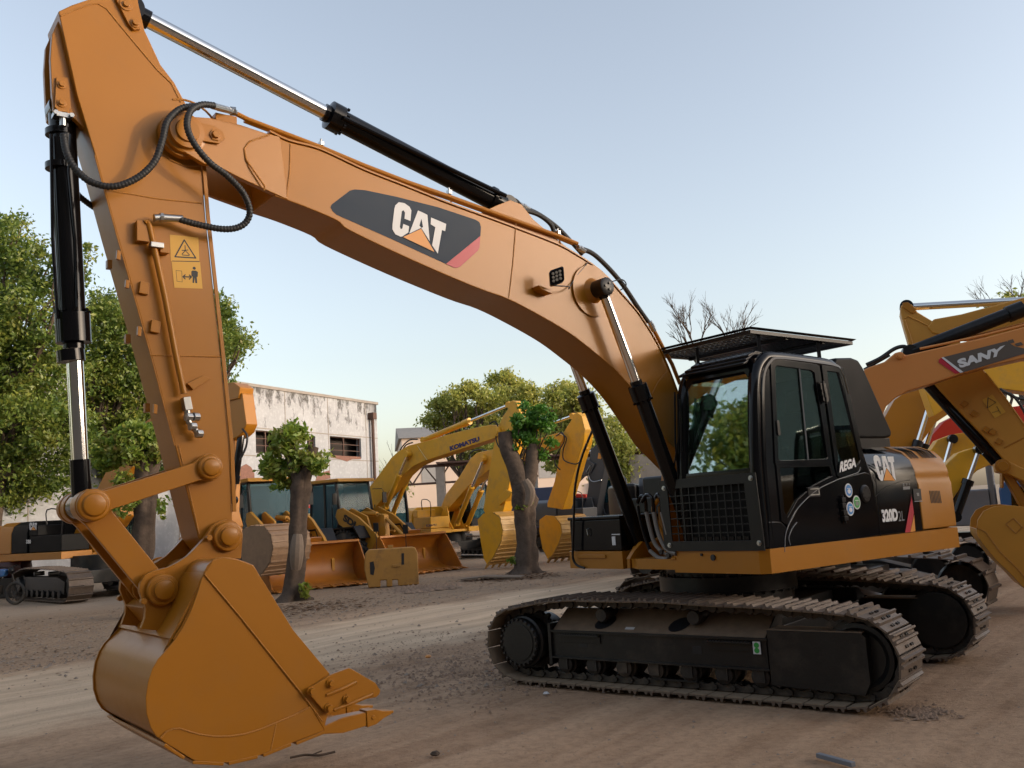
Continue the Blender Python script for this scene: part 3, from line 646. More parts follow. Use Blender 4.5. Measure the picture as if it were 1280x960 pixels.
m = MB(U); t0 = p2(420,150,.0); t1 = p2(622,250,.0); m.path([(t0[0], .04, t0[2]+.02), (t1[0]+.03, .04, t1[2]+.05), (t1[0]-.08, .04, t1[2]+.02)], .019, n=8)
m.path([(t0[0], .125, t0[2]-.03), (t1[0], .125, t1[2]+.0)], .02, n=8)
a, b = p2(612,247,0), p2(616,249,0); m.lathe(a, b, [(0, .11), (1, .11)], 24); m.build('cylinder_pipe', BLK, sc)
for sg in (1, -1):
    y = sg*.36; pin = U.un(752, 360, .36); foot = (U.un(809, 704, -.36)[0]+.02, 1.22)
    c_ = cyl_part('boom_cylinder', (foot[0], y, foot[1]), (pin[0], y, pin[1]), .66 if sg > 0 else .665, .072, .045, gland=(.092, .20), collar=.10, mat=BLK)
    m = MB(U); m.lathe((pin[0], y-.085, pin[1]), (pin[0], y+.085, pin[1]), [(0, .07), (.05, .085), (.95, .085), (1, .07)], 28)
    for k in range(3): q = 2*math.pi*k/3; m.cyl((pin[0]+.035*math.cos(q), y+sg*.08, pin[1]+.035*math.sin(q)), (pin[0]+.035*math.cos(q), y+sg*.098, pin[1]+.035*math.sin(q)), .012, n=8)
    m.build('cylinder_pin', BLKM, c_)
# ---- links ---------------------------------------------------------------------
P2, P3, P4, P5 = U.un(283,670.6,.24), U.un(261.6,584.4,.24), U.un(108,632,.12), U.un(201.6,736.9,.24)
P3 = U.un(261.6,584.4,.25); P4 = U.un(116.3,631.3,.25); P4 = (P4[0], P4[1])
def linkplate(a, b, ra, rb, w, y0, y1, mb, fr=U):
    a = Vector(a); b = Vector(b); t = (b-a).normalized(); n_ = Vector((-t.y, t.x)); out = []
    base = math.atan2(n_.y, n_.x)
    for k in range(13): q = base+math.pi*k/12; out.append((a.x+ra*math.cos(q), a.y+ra*math.sin(q)))
    sa = ra*.9; sb = rb*.9
    out += [tuple(a+t*sa-n_*w), tuple(b-t*sb-n_*w)]
    for k in range(13): q = base+math.pi+math.pi*k/12; out.append((b.x+rb*math.cos(q), b.y+rb*math.sin(q)))
    out += [tuple(b-t*sb+n_*w), tuple(a+t*sa+n_*w)]
    mb.prism(out, y0, y1)
for sg in (1, -1):
    m = MB(U); linkplate(P3, P4, .095, .105, .062, sg*.205, sg*.25, m)
    for c0, rr_ in ((P3, .082), (P4, .10)): m.lathe((c0[0], sg*.20, c0[1]), (c0[0], sg*.295, c0[1]), [(0, rr_), (.8, rr_), (.9, rr_*.9), (.92, rr_*.72), (1.1, rr_*.68), (1.14, rr_*.6)], 32)
    m.build('idler_link', YEL, EXC, bevel=.005)
m = MB(U)
for sg in (1, -1):
    linkplate(P4, P5, .10, .09, .085, sg*.115, sg*.155, m)
t = (Vector(P5)-Vector(P4)).normalized()
m.prism([tuple(Vector(P4)+t*.16+Vector((-t.y, t.x))*.02), tuple(Vector(P5)-t*.13+Vector((-t.y, t.x))*.02), tuple(Vector(P5)-t*.13-Vector((-t.y, t.x))*.03), tuple(Vector(P4)+t*.16-Vector((-t.y, t.x))*.03)], -.13, .13)
for c0, rr_, yo_ in ((P4, .10, .195), (P5, .085, .165)): m.lathe((c0[0], .09, c0[1]), (c0[0], yo_, c0[1]), [(0, rr_), (1, rr_)], 32); m.lathe((c0[0], -.09, c0[1]), (c0[0], -yo_, c0[1]), [(0, rr_), (1, rr_)], 32)
m.build('bucket_link', YEL, EXC, bevel=.005)
m = MB(U); 
for c0 in (P4,): m.cyl((c0[0], -.30, c0[1]), (c0[0], .30, c0[1]), .055)
x, z = P4; m.cyl((x, -.2, z), (x, -.33, z), .095); m.build('link_pin', YEL, EXC)
# ---- bucket ----------------------------------------------------------------------
BW = .63; Zk = zm(100, 680, 3.2)
m = MB(U)
side = Zk((495,115),(510,85),(530,65),(550,55),(572,52),(600,54),(632,61),(665,72),(695,85),(740,160),(790,245),(850,340),(920,440),(1000,520),(1010,600),(985,680),(975,745),(840,797),(705,848),(590,873),(500,873),(450,862),(395,828),(330,788),(305,770),(283,735),(266,680),(263,615),(272,550),(290,498),(312,460),(340,430),(378,385),(410,335),(440,275),(465,210),(482,155))
sp = ux(side, BW)
for sg in (1, -1): m.prism(sp, sg*BW, sg*(BW-.022))
# shell: closed skin from lip round the heel to the top
idx = list(range(17, len(side))) + [0, 1, 2, 3, 4, 5]
wrap = [sp[i] for i in idx]; ctr = Vector(U.un(330, 830, BW)); inner = []
for x, z in wrap: v = Vector((x, z)); d_ = (ctr-v); inner.append(tuple(v+d_.normalized()*.022))
inset = [tuple(Vector(p)+(ctr-Vector(p)).normalized()*.012) for p in wrap]
ring = inset + inner[::-1]
m.loft([[(x, -BW+.02, z) for x, z in ring], [(x, BW-.02, z) for x, z in ring]])
bucket = m.build('bucket', YEL, EXC, bevel=.005)
m = MB(U)   # lower wear plate and raised front edge plate
low = ux(Zk((322,778),(345,752),(372,740),(400,738),(430,748),(480,762),(540,770),(600,769),(660,760),(720,742),(780,717),(850,688),(920,652),(975,745),(840,797),(705,848),(590,873),(500,873),(450,862),(395,828),(330,788)), BW)
m.prism(low, BW, BW+.010)
fr_ = ux(Zk((497,118),(530,67),(572,54),(630,63),(693,87),(740,162),(850,342),(1000,522),(1008,600),(975,740),(920,650),(880,590),(760,440),(640,290),(560,195)), BW)
m.prism(fr_, BW, BW+.007); m.build('side_wear_plate', YEL, bucket, bevel=.003)
weld(Zk((322,778),(345,752),(372,740),(400,738),(430,748),(480,762),(540,770),(600,769),(660,760),(720,742),(780,717),(850,688),(920,652)), BW+.009, bucket, .006)
weld(Zk((497,120),(560,195),(640,290),(760,440),(880,590),(970,710)), BW+.006, bucket, .005); weld(Zk((785,718),(768,800),(762,826)), BW+.009, bucket, .005)
for a, b in (((975,752),(862,797)),((842,800),(730,845)),((708,850),(592,877)),((572,879),(448,872)),((415,855),(335,802))):
    m = MB(U); (p, q) = ux(Zk(a, b), BW); t = Vector((q[0]-p[0], q[1]-p[1])).normalized(); n_ = Vector((-t.y, t.x))*.010
    m.prism([(p[0]+n_.x, p[1]+n_.y), (q[0]+n_.x, q[1]+n_.y), (q[0]-n_.x, q[1]-n_.y), (p[0]-n_.x, p[1]-n_.y)], -BW-.005, BW+.014); m.build('bottom_wear_strip', YEL, bucket, bevel=.004)
# heel guard band visible at the far side: stiffening plate across the back
bkk = MB(U); i0 = [wrap[k] for k in range(len(wrap)) if wrap[k][1] > .95 and wrap[k][0] > 5.68]
bkk.loft([[(x+.006, -BW+.012, z+.004), (x+.006, BW-.012, z+.004), (x-.02, BW-.012, z-.004), (x-.02, -BW+.012, z-.004)] for x, z in [U.un(*Zk(p)[0], BW) for p in ((378,385),(410,335),(440,275),(465,210),(482,155),(500,118))]])
bkk.build('back_plate', YEL, bucket, bevel=.003)
# ears
ear = [(303,672),(301,660),(294,652),(284,649.5),(273,652),(265,657),(260,665),(254,674),(246,683),(234,695),(222,703),(210,709),(200,711.5),(190,714),(181,719),(175,729),(174,740),(178,750),(182,760),(181,772),(176,786),(206,789),(214,770),(222,748),(232,722),(240,710),(262,700),(301,698)]
for sg in (1, -1):
    m = MB(U); m.prism(ux(ear, .24), sg*.205, sg*.245)
    for c0, r1, r2 in ((P2, .10, .062), (P5, .10, .062)):
        m.lathe((c0[0], sg*.20, c0[1]), (c0[0], sg*.30, c0[1]), [(0, r1), (.75, r1), (.85, r1*.93), (.87, r1*.75), (.92, r1*.75), (.93, r2), (1.15, r2), (1.2, r2*.85)], 36)
    for c0, dx, dz in ((P2, .13, .0), (P5, .12, -.06)): m.lathe((c0[0]+dx, sg*.25, c0[1]+dz), (c0[0]+dx, sg*.29, c0[1]+dz), [(0, .02), (1, .02)], 8)
    m.build('bucket_ear', YEL, bucket, bevel=.004)
m = MB(U); c0 = P5; m.cyl((c0[0], -.21, c0[1]), (c0[0], .21, c0[1]), .06); c0 = P2; m.cyl((c0[0], -.21, c0[1]), (c0[0], .21, c0[1]), .085); m.build('bucket_pin', YEL, bucket)
# hinge cross plate between the shell and ears
m = MB(U); m.prism(ux([(181,760),(206,789),(255,727),(240,712)], .24), -.2, .2); m.build('hinge_plate', YEL, bucket, bevel=.004)
# side cutters and teeth
co = Zk((908,592),(925,570),(1000,523),(1075,495),(1090,502),(1180,555),(1200,585),(1195,602),(1182,613),(1130,622),(1060,648),(990,677),(975,668))
for sg in (1, -1):
    m = MB(U); m.prism(ux(co, BW+.03), sg*(BW+.008), sg*(BW+.038))
    for a, b in (((985,605),(1105,552)),((1015,665),(1172,600))):
        p, q = ux(Zk(a, b), BW+.04); m.path([(p[0], sg*(BW+.036), p[1]), ((p[0]+q[0])/2, sg*(BW+.05), (p[1]+q[1])/2), (q[0], sg*(BW+.036), q[1])], .014, n=8)
    sc_ = m.build('side_cutter', YEL, bucket, bevel=.004)
    for q in ((925,588),(1002,557),(1066,621),(994,656)):
        x, z = U.un(*Zk(q)[0], BW+.04); m = MB(U); m.lathe((x, sg*(BW+.038), z), (x, sg*(BW+.075), z), [(0, .033), (.3, .033), (.32, .022), (1, .02)], 8); m.build('cutter_bolt', YEL, sc_)
lipa = Vector(U.un(*Zk((985,742))[0], BW)); tip = Vector(U.un(*Zk((1275,668))[0], BW)); mid = Vector(U.un(*Zk((1165,680))[0], BW)); back = Vector(U.un(*Zk((975,735))[0], BW))
t = (tip-lipa).normalized(); n_ = Vector((-t.y, t.x)); n_ = n_ if n_.y > 0 else -n_
m = MB(U); m.prism([tuple(back-t*.30+n_*.0), tuple(lipa+t*.18-n_*.01), tuple(lipa+t*.18+n_*.02), tuple(back-t*.30+n_*.03)], -BW, BW); m.build('cutting_edge', YEL, bucket, bevel=.004)
for k in range(5):
    y = -BW+.05+k*(2*BW-.1)/4
    m = MB(U); b0 = lipa-t*.02; b1 = lipa+t*.30
    def sec(c_, hh, ww, off=0): return [(c_.x+n_.x*(hh+off), y+w_, c_.y+n_.y*(hh+off)) for w_ in (ww, -ww)] + [(c_.x-n_.x*(hh-off), y+w_, c_.y-n_.y*(hh-off)) for w_ in (-ww, ww)]
    m.loft([sec(b0, .025, .055), sec(lipa+t*.12, .05, .055), sec(b1, .045, .045)])
    tth = m.build('bucket_tooth', YEL, bucket, bevel=.006)
    m = MB(U); m.loft([sec(b1, .055, .052), sec(b1+t*.07, .05, .05), sec(b1+t*.13, .025, .045), sec(b1+t*.22, .008, .03)]); e_ = b1+t*.05
    m.lathe((e_.x, y-.056, e_.y), (e_.x, y+.056, e_.y), [(0, .015), (1, .015)], 10); m.build('tooth_tip', YEL, tth, bevel=.004)
# ---- cab ---------------------------------------------------------------------
CABY = 1.372
def ring3(outer, inner, off, mb):
    """frame between two matching 3-D loops, thickened by the vector off"""
    o0 = [Vector(p) for p in outer]; i0 = [Vector(p) for p in inner]; off = Vector(off)
    mb.loft([o0, i0, [p+off for p in i0], [p+off for p in o0]], caps=False, closed=True)
def side3(px, y=CABY): return [(x, y, z) for x, z in ux(px, y)]
m = MB(U)
HOOP = [(1.055, 1.30), (1.06, 1.95), (1.01, 2.45), (.97, 2.72), (.92, 2.86), (.83, 2.95), (.70, 2.99), (.2, 2.985), (-.20, 2.965), (-.28, 2.91), (-.33, 2.78), (-.47, 2.25), (-.61, 1.93), (-.68, 1.70), (-.69, 1.30)]
HP = smooth2(HOOP, 5)
for y in (1.312, .475): m.path([(x, y, z) for x, z in HP], .058, n=12)
m.path([(x-.06, 1.345, z-.015) for x, z in HP[:52]], .03, n=8)
# roof
rp = [(.86, 2.93), (.78, 3.0), (.5, 3.03), (-.15, 3.01), (-.25, 2.95), (-.25, 2.92), (.82, 2.90)]
m.prism(rp, .50, 1.30)
# floor, rear wall, boom-side lower wall, header and sill
m.box(-.68, 1.05, .45, 1.34, 1.29, 1.36); m.prism([(-.70, 1.3), (-.64, 1.3), (-.57, 1.95), (-.63, 1.95)], .45, 1.34); m.prism([(-.32, 2.75), (-.26, 2.75), (-.22, 2.95), (-.28, 2.95)], .45, 1.34)
m.box(-.60, 1.04, .44, .47, 1.30, 1.95)
m.box(1.02, 1.08, .44, 1.33, 1.30, 1.40).box(1.03, 1.09, .44, 1.33, 1.90, 1.97)
m.prism([(.93, 2.84), (.97, 2.84), (.93, 2.97), (.85, 2.97)], .47, 1.32)
m.prism([(.28, 1.9), (.34, 1.9), (.30, 2.95), (.24, 2.95)], .44, .47)
cab = m.build('cab', BLK, EXC, bevel=.006)
# near side lower panel behind the door
m = MB(U); m.prism(ux([(976,652),(984,660),(999,631),(1021,611.5),(1046,599),(1081,590),(1087,592),(1093,612),(1100.5,669),(1030,680.5),(975,689),(962,690),(961,652)], CABY), CABY-.05, CABY); m.build('side_panel', BLK, cab, bevel=.008)
m = MB(U); P = side3([(981,690),(981.5,672),(984,661),(991,645),(1000,632),(1021,612.5),(1046,600),(1066,593),(1073,590),(1075.5,584)], CABY+.004); m.path(P, .004, n=8, smooth=4)
P = side3([(988,681),(986,672),(990,661),(996,653)], CABY+.004); m.path(P, .005, n=6, smooth=4); m.build('panel_edge', GREYD, cab)
m = MB(U); x, z = U.un(1081,617,CABY); m.lathe((x, CABY-.01, z), (x, CABY+.02, z), [(0, .085), (.6, .085), (1, .07)], 32)
for k in range(8): q = k*.785; m.cyl((x+.05*math.cos(q), CABY+.01, z+.05*math.sin(q)), (x+.05*math.cos(q), CABY+.024, z+.05*math.sin(q)), .008, n=6)
m.build('air_vent_cap', BLKM, cab)
for (a, b), mt in (((1060.5, 613), BLUED), ((1070.5, 628), GREEND), ((1062.5, 636), BLUED)):
    x, z = U.un(a, b, CABY); m = MB(U); m.m(0).sheet([(x+.062*math.cos(q), CABY+.003, z+.066*math.sin(q)) for q in np.linspace(0, 6.1, 26)]); m.m(1).sheet([(x+.05*math.cos(q), CABY+.0055, z+.054*math.sin(q)) for q in np.linspace(0, 6.1, 24)])
    m.m(2).sheet([(x+.028*math.cos(q), CABY+.008, z-.01+.022*math.sin(q)) for q in np.linspace(0, 6.1, 12)]); m.m(0).box(x-.03, x+.03, CABY+.008, CABY+.0085, z+.016, z+.022); m.build('round_sticker', [WHT, mt, GREYD if mt is GREEND else WHT], cab)
m = MB(U)
for q in ((1051,625),(1051.5,632),(1053,641),(1054,648)):
    x, z = U.un(*q, CABY); m.box(x-.035, x+.03, CABY, CABY+.035, z-.02, z+.02); m.cyl((x, CABY+.02, z-.045), (x, CABY+.02, z+.045), .012, n=8)
m.build('door_hinge', BLKM, cab, bevel=.003)
w = MB(U); text_on(U, CABY+.014, [(1050.5, 577), (1070, 571.5), (1070, 583.5), (1049, 591)], 'REGA', w, .05, d=.003); w.build('white_lettering', WHT, cab)
# door
m = MB(U); m.prism(ux([(953,470),(957,452),(966,444),(1026,452),(1028,458),(966,452),(968,478),(971,578),(979,652),(978,690),(961,690),(955,600)], CABY), CABY-.05, CABY-.012); m.build('door_surround', BLK, cab, bevel=.01)
m = MB(U)
oU = [(963.5,452),(966,447.5),(1020,455),(1025,458),(1041,576),(1039,579),(972,581.5),(969,579)]
iU = [(969.2,460),(971.5,457),(1014,463),(1018,466),(1034.5,571),(1033,573.5),(976,575.5),(973.5,573)]
oL = [(970,580),(1041,577.5),(1046,598),(1021,611),(1000,630),(985,657),(977,652)]
iL = [(975,585),(1037,583),(1040,595),(1018,606),(997,624),(985,646),(981,640)]
ring3(side3(oU), side3(iU), (0, -.03, 0), m); ring3(side3(oL), side3(iL), (0, -.03, 0), m)
door = m.build('cab_door', BLK, cab, bevel=.005)
def pane(px, mt, name, par, y=CABY-.012):
    m = MB(U); m.prism([(x, z) for x, z in ux(px, y)], y-.004, y); return m.build(name, mt, par)
pane([(968,456),(1019,462),(1036,575),(973,577)], GLW, 'door_window', door)
pane([(973,583),(1039,581),(1042,597),(1018,608),(998,627),(985,650),(979,643)], GLD, 'lower_door_window', door)
m = MB(U)
for (a, b, c, d_) in ((974,515,.028,.07),): x, z = U.un(972.3, 535, CABY); m.prism(ang(x, z+.05, .02, 0, 180, 6)+ang(x, z-.05, .02, 180, 360, 6), CABY-.015, CABY+.012)
m.build('door_latch', BLKM, door, bevel=.004); m = MB(U); x, z = U.un(1017, 615, CABY); m.box(x-.09, x+.09, CABY-.02, CABY+.006, z-.045, z+.045)
m.build('door_handle', BLKM, door, bevel=.004)
m = MB(U); m.box(x-.06, x+.06, CABY+.006, CABY+.012, z-.03, z-.02).box(x-.06, x+.06, CABY+.006, CABY+.012, z+.024, z+.032).box(x-.075, x-.065, CABY+.006, CABY+.012, z-.03, z+.03); m.build('handle_trim', STEEL, door)
m = MB(U); a, b = side3([(999,461),(1010,575)], CABY-.005); m.bar(a, b, .02, .012); m.build('sash', GREYD, door)
m = MB(U)
for q in ((1028,483),(1031,498),(1029.5,490)): x, z = U.un(*q, CABY+.02); m.box(x-.05, x+.04, CABY, CABY+.03, z-.03, z+.03); m.cyl((x, CABY+.03, z-.05), (x, CABY+.03, z+.05), .014, n=8)
m.build('door_hinge', BLKM, door, bevel=.003)
m = MB(U)
ring3(side3([(1027,456),(1054,459.5),(1058,470),(1082,580),(1080,589),(1050,597),(1046,594)]), side3([(1034,463.5),(1048,465.5),(1052,472),(1075.5,575),(1073,580.5),(1053,586),(1049.5,584)]), (0, -.03, 0), m)
qw = m.build('quarter_window', BLK, cab, bevel=.004); pane([(1032,461.5),(1049,464),(1053,470),(1077,575),(1074,582),(1052,588),(1048,585)], GLW, 'window_pane', qw)
pane([(1049.5,560),(1070,556),(1076.5,575),(1074,582),(1052,588)], GLD, 'window_band', qw, y=CABY-.008)
# windshield
def wx(z): return 1.085-.118*max(0, (z-1.95))/.95
m = MB(U)
O3 = [(wx(1.95), .46, 1.95), (wx(1.95), 1.33, 1.95), (wx(2.8), 1.33, 2.80), (wx(2.9), 1.24, 2.92), (wx(2.9), .56, 2.92), (wx(2.8), .46, 2.80)]
I3 = [(wx(1.95), .51, 1.99), (wx(1.95), 1.275, 1.99), (wx(2.8), 1.275, 2.77), (wx(2.9), 1.21, 2.86), (wx(2.9), .60, 2.86), (wx(2.8), .51, 2.76)]
ring3(O3, I3, (-.03, 0, 0), m); ws = m.build('windshield', BLK, cab, bevel=.006)
m = MB(U); m.loft([[(wx(1.97)-.012, .48, 1.97), (wx(1.97)-.012, 1.31, 1.97), (wx(2.9)-.012, 1.31, 2.90), (wx(2.9)-.012, .48, 2.90)], [(wx(1.97)-.018, .48, 1.97), (wx(1.97)-.018, 1.31, 1.97), (wx(2.9)-.018, 1.31, 2.90), (wx(2.9)-.018, .48, 2.90)]]); m.build('windshield_pane', GLS, ws)
m = MB(U)
m.path([(1.10, .44, 1.95), (1.09, .43, 2.3), (1.06, .45, 2.78)], .010, n=6); m.path([(1.12, .36, 1.9), (1.11, .50, 2.35), (1.10, .52, 2.75)], .009, n=6); m.path([(1.115, .52, 2.2), (1.10, .545, 2.7)], .012, n=6)
m.build('wiper', BLKM, ws)
m = MB(U)
for k in range(3): m.prism([(1.05-.06*k, 2.905+.042*k), (1.055-.06*k, 2.93+.042*k), (.97-.06*k, 2.965+.042*k), (.965-.06*k, 2.94+.042*k)], .50+.03*k, 1.28-.015*k)
m.prism([(1.0, 2.93), (.82, 3.06), (.7, 3.05), (.86, 2.94)], .53, 1.25); m.build('sun_visor', BLK, cab, bevel=.008)
# front lower glass and guard
m = MB(U); m.box(1.055, 1.06, .48, 1.31, 1.38, 1.92); m.build('lower_window', MATB, cab)
m = MB(U); gx0, gx1 = 1.115, 1.128
O3 = [(gx0, .215, 1.275), (gx0, 1.375, 1.275), (gx0, 1.350, 1.945), (gx0, .20, 1.945)]; I3 = [(gx0, .32, 1.365), (gx0, 1.24, 1.365), (gx0, 1.22, 1.86), (gx0, .31, 1.86)]
ring3(O3, I3, (.013, 0, 0), m)
gd = m.build('front_guard', BLKM, cab, bevel=.002)
m = MB(U)
for k in range(1, 11): y = .32+.92*k/11; m.box(gx0+.001, gx0+.009, y-.006, y+.006, 1.36, 1.865)
for k in range(1, 7): z = 1.365+.495*k/7; m.box(gx0-.004, gx0+.006, .31, 1.235, z-.005, z+.005)
m.build('guard_mesh', BLKM, gd)
for y, z in ((.27, 1.87), (1.30, 1.90), (.285, 1.33), (1.325, 1.34)):
    m = MB(U); m.lathe((gx1, y, z), (gx1+.018, y, z), [(0, .024), (.3, .024), (.32, .015), (1, .015)], 10); m.build('guard_bolt', STEEL, gd)
# interior
m = MB(U)
m.prism([(-.1, 1.75), (.42, 1.78), (.42, 1.88), (-.05, 1.90)], .66, 1.12); m.prism([(-.20, 1.80), (-.06, 1.86), (-.22, 2.55), (-.34, 2.52)], .68, 1.10); m.prism([(-.24, 2.55), (-.16, 2.55), (-.20, 2.78), (-.30, 2.76)], .78, 1.0)
m.box(-.1, .4, .62, .68, 1.9, 2.02).box(-.1, .4, 1.1, 1.16, 1.9, 2.02).box(-.1, .3, .7, 1.1, 1.36, 1.75)
seat = m.build('operator_seat', SEAT, cab, bevel=.03)
m = MB(U); m.box(.55, .62, .50, .66, 1.95, 2.22); m.path([(.6, .55, 1.36), (.62, .52, 1.98)], .02); m.box(.3, .7, .5, .62, 1.36, 1.9)
for y in (.62, 1.18): m.path([(.35, y, 1.95), (.42, y, 2.15)], .012); m.ball((.42, y, 2.17), .03, 8)
for y in (.82, .98): m.path([(.75, y, 1.36), (.70, y, 1.85)], .012)
m.build('control_console', BLKM, cab, bevel=.008)
m = MB(U); m.box(-.22, .80, .50, 1.28, 2.885, 2.90); m.box(-.58, -.55, .5, 1.3, 1.4, 1.95); m.build('headliner', HEADL, cab)
m = MB(U); m.box(-.5, .24, .455, .462, 1.96, 2.92).box(.34, 1.0, .455, .462, 1.97, 2.85); m.build('boom_side_window', GLS, cab)
m = MB(U); m.prism([(-.60, 1.96), (-.592, 1.96), (-.29, 2.75), (-.298, 2.75)], .5, 1.3); m.build('rear_window', GLS, cab)
m = MB(U)
for k in range(12): x = -.5+.06*k; m.bar((x, .435, 2.0), (x+.13, .435, 2.88), .010)
for k in range(13): z = 2.0+.073*k; m.bar((-.5+.13*k/13, .43, z), (.16+.13*k/13, .43, z), .010)
m.build('window_guard', WHT, cab)
# roof guard
m = MB(U); gz = 3.245; X0, X1, Y0, Y1 = -.75, .90, .0, 1.275
ring3([(X0, Y0, gz), (X1, Y0, gz), (X1, Y1, gz), (X0, Y1, gz)], [(X0+.06, Y0+.06, gz), (X1-.06, Y0+.06, gz), (X1-.06, Y1-.06, gz), (X0+.06, Y1-.06, gz)], (0, 0, -.035), m)
m.loft([[(X0-.0, Y0, gz+.002), (X1, Y0, gz+.002), (X1, Y1, gz+.002), (X0, Y1, gz+.002)], [(X0-.03, Y0-.03, gz+.02), (X1+.03, Y0-.03, gz+.02), (X1+.03, Y1+.03, gz+.02), (X0-.03, Y1+.03, gz+.02)]], caps=False)
for x in (-.28, .32): m.box(x-.02, x+.02, Y0+.03, Y1-.03, gz-.05, gz-.012)
rg = m.build('roof_guard', BLKM, cab, bevel=.003)
m = MB(U)
for k in range(1, 24): x = X0+.04+(X1-X0-.08)*k/24; m.box(x-.013, x+.013, Y0+.04, Y1-.04, gz-.022, gz-.014)
for k in range(1, 18): y = Y0+.04+(Y1-Y0-.08)*k/18; m.box(X0+.04, X1-.04, y-.009, y+.009, gz-.013, gz-.006)
m.build('roof_mesh', BLKM, rg)
for x, y in ((.72, 1.22), (-.22, 1.22), (.72, .48), (-.22, .48)): m = MB(U); m.bar((x, y, 2.96), (x, y, gz-.02), .03); m.build('guard_post', BLKM, rg)
# mirror bracket and rubber lamps at the rear hood, hydraulic hoses at the boom foot
m = MB(U)
for i, (pl, x) in enumerate(((((797,629),(800,621),(806,622),(808,640),(813,662),(819,680),(830,691),(842,694)), 1.08), (((803,628),(808,619),(816,622),(818,640),(822,660),(828,677),(836,688),(846,692)), 1.10), (((821,622),(824,618),(828,626),(829,640),(833,655),(836,668)), 1.09), (((800,632),(802,645),(808,668),(815,688),(826,697),(838,698)), 1.05))):
    P = [(x+.01*i, *U.unx(a, b, x)) for a, b in pl]
    m.m(0).path(P[:4], .017, n=8, smooth=4); m.m(1).path(P[3:], .021, n=8, smooth=4)
m.build('hydraulic_hose', [BLK, paint('grey_spiral_hose', (.17, .15, .13), .6, var=.3, vs=60)], EXC)
m = MB(U)
for q in ((829,690),(838,694),(845,690),(834,684),(842,686)): yy, zz = U.unx(*q, 1.08); m.cyl((1.05, yy, zz), (1.12, yy, zz), .022, n=8)
m.build('hose_coupling', LINK, EXC)
m = MB(U); P = [(1.08, *U.unx(a, b, 1.08)) for a, b in ((826,618),(822,626),(817,634),(820,650),(828,668),(834,690))]; m.path(P, .022, n=8, smooth=3); yy, zz = U.unx(828, 640, 1.0)
m.prismy([(yy-.03, zz+.05), (yy+.08, zz+.1), (yy+.1, 1.25), (yy-.02, 1.25)], 1.0, 1.03); m.build('hose_bracket', YEL, EXC)
# ------------------------------------------------------------------ ground
def ground_mesh():
    xs = sorted(set([round(v, 3) for v in list(np.arange(-14, 14.01, .16))+[s_*(14+1.18**k*.3*k) for k in range(1, 34) for s_ in (-1, 1)]]))
    xs = [x for x in xs if abs(x) < 900]+[-1500, 1500]; xs = sorted(xs)
    ys = sorted([round(v, 3) for v in list(np.arange(1.5, 26, .16))+[26+1.18**k*.3*k for k in range(1, 34)]+[1.5-1.3**k*.4*k for k in range(1, 20)]]); ys = [-300]+[y for y in ys if -300 < y < 1500]+[1500]
    X, Y = np.meshgrid(xs, ys); 
    Z = .012*np.sin(X*1.7+Y*.6)*np.sin(Y*1.1-X*.4)+.006*np.sin(X*4.1+1)*np.sin(Y*3.7)
    u = X*.60+Y*.80; v = X*.80-Y*.60
    near = np.clip((40-np.hypot(X, Y-10))/20, 0, 1)
    rut = 0
    for v0 in (-6.0, -8.0, -13.2, -11.4): rut = rut-.022*np.exp(-((v-v0-.12*np.sin(u*.5))/.16)**2)+.010*np.exp(-((v-v0-.12*np.sin(u*.5)-.32)/.14)**2)
    Z = (Z+rut)*near-.015
    # no bumps under the tracks
    tx = (X-2.1183)*.7826-(Y-9.7477)*.6226; 
    Z = np.where(Z > -.003, -.003, Z)
    nx, ny = len(xs), len(ys); V = np.stack([X.ravel(), Y.ravel(), Z.ravel()], 1)
    i = np.arange((nx-1)*(ny-1)); r = i//(nx-1); c = i % (nx-1); a = r*nx+c; F = np.stack([a, a+1, a+nx+1, a+nx], 1)
    return mesh_np('ground', V, F)
def mesh_np(name, V, F, smooth=True):
    me = bpy.data.meshes.new(name); me.vertices.add(len(V)); me.vertices.foreach_set('co', V.astype(np.float32).ravel())
    k = F.shape[1]; me.loops.add(F.size); me.loops.foreach_set('vertex_index', F.astype(np.int32).ravel()); me.polygons.add(len(F))
    me.polygons.foreach_set('loop_start', np.arange(0, F.size, k, dtype=np.int32)); me.polygons.foreach_set('loop_total', np.full(len(F), k, dtype=np.int32))
    me.update(calc_edges=True)
    if smooth: me.shade_smooth()
    return me
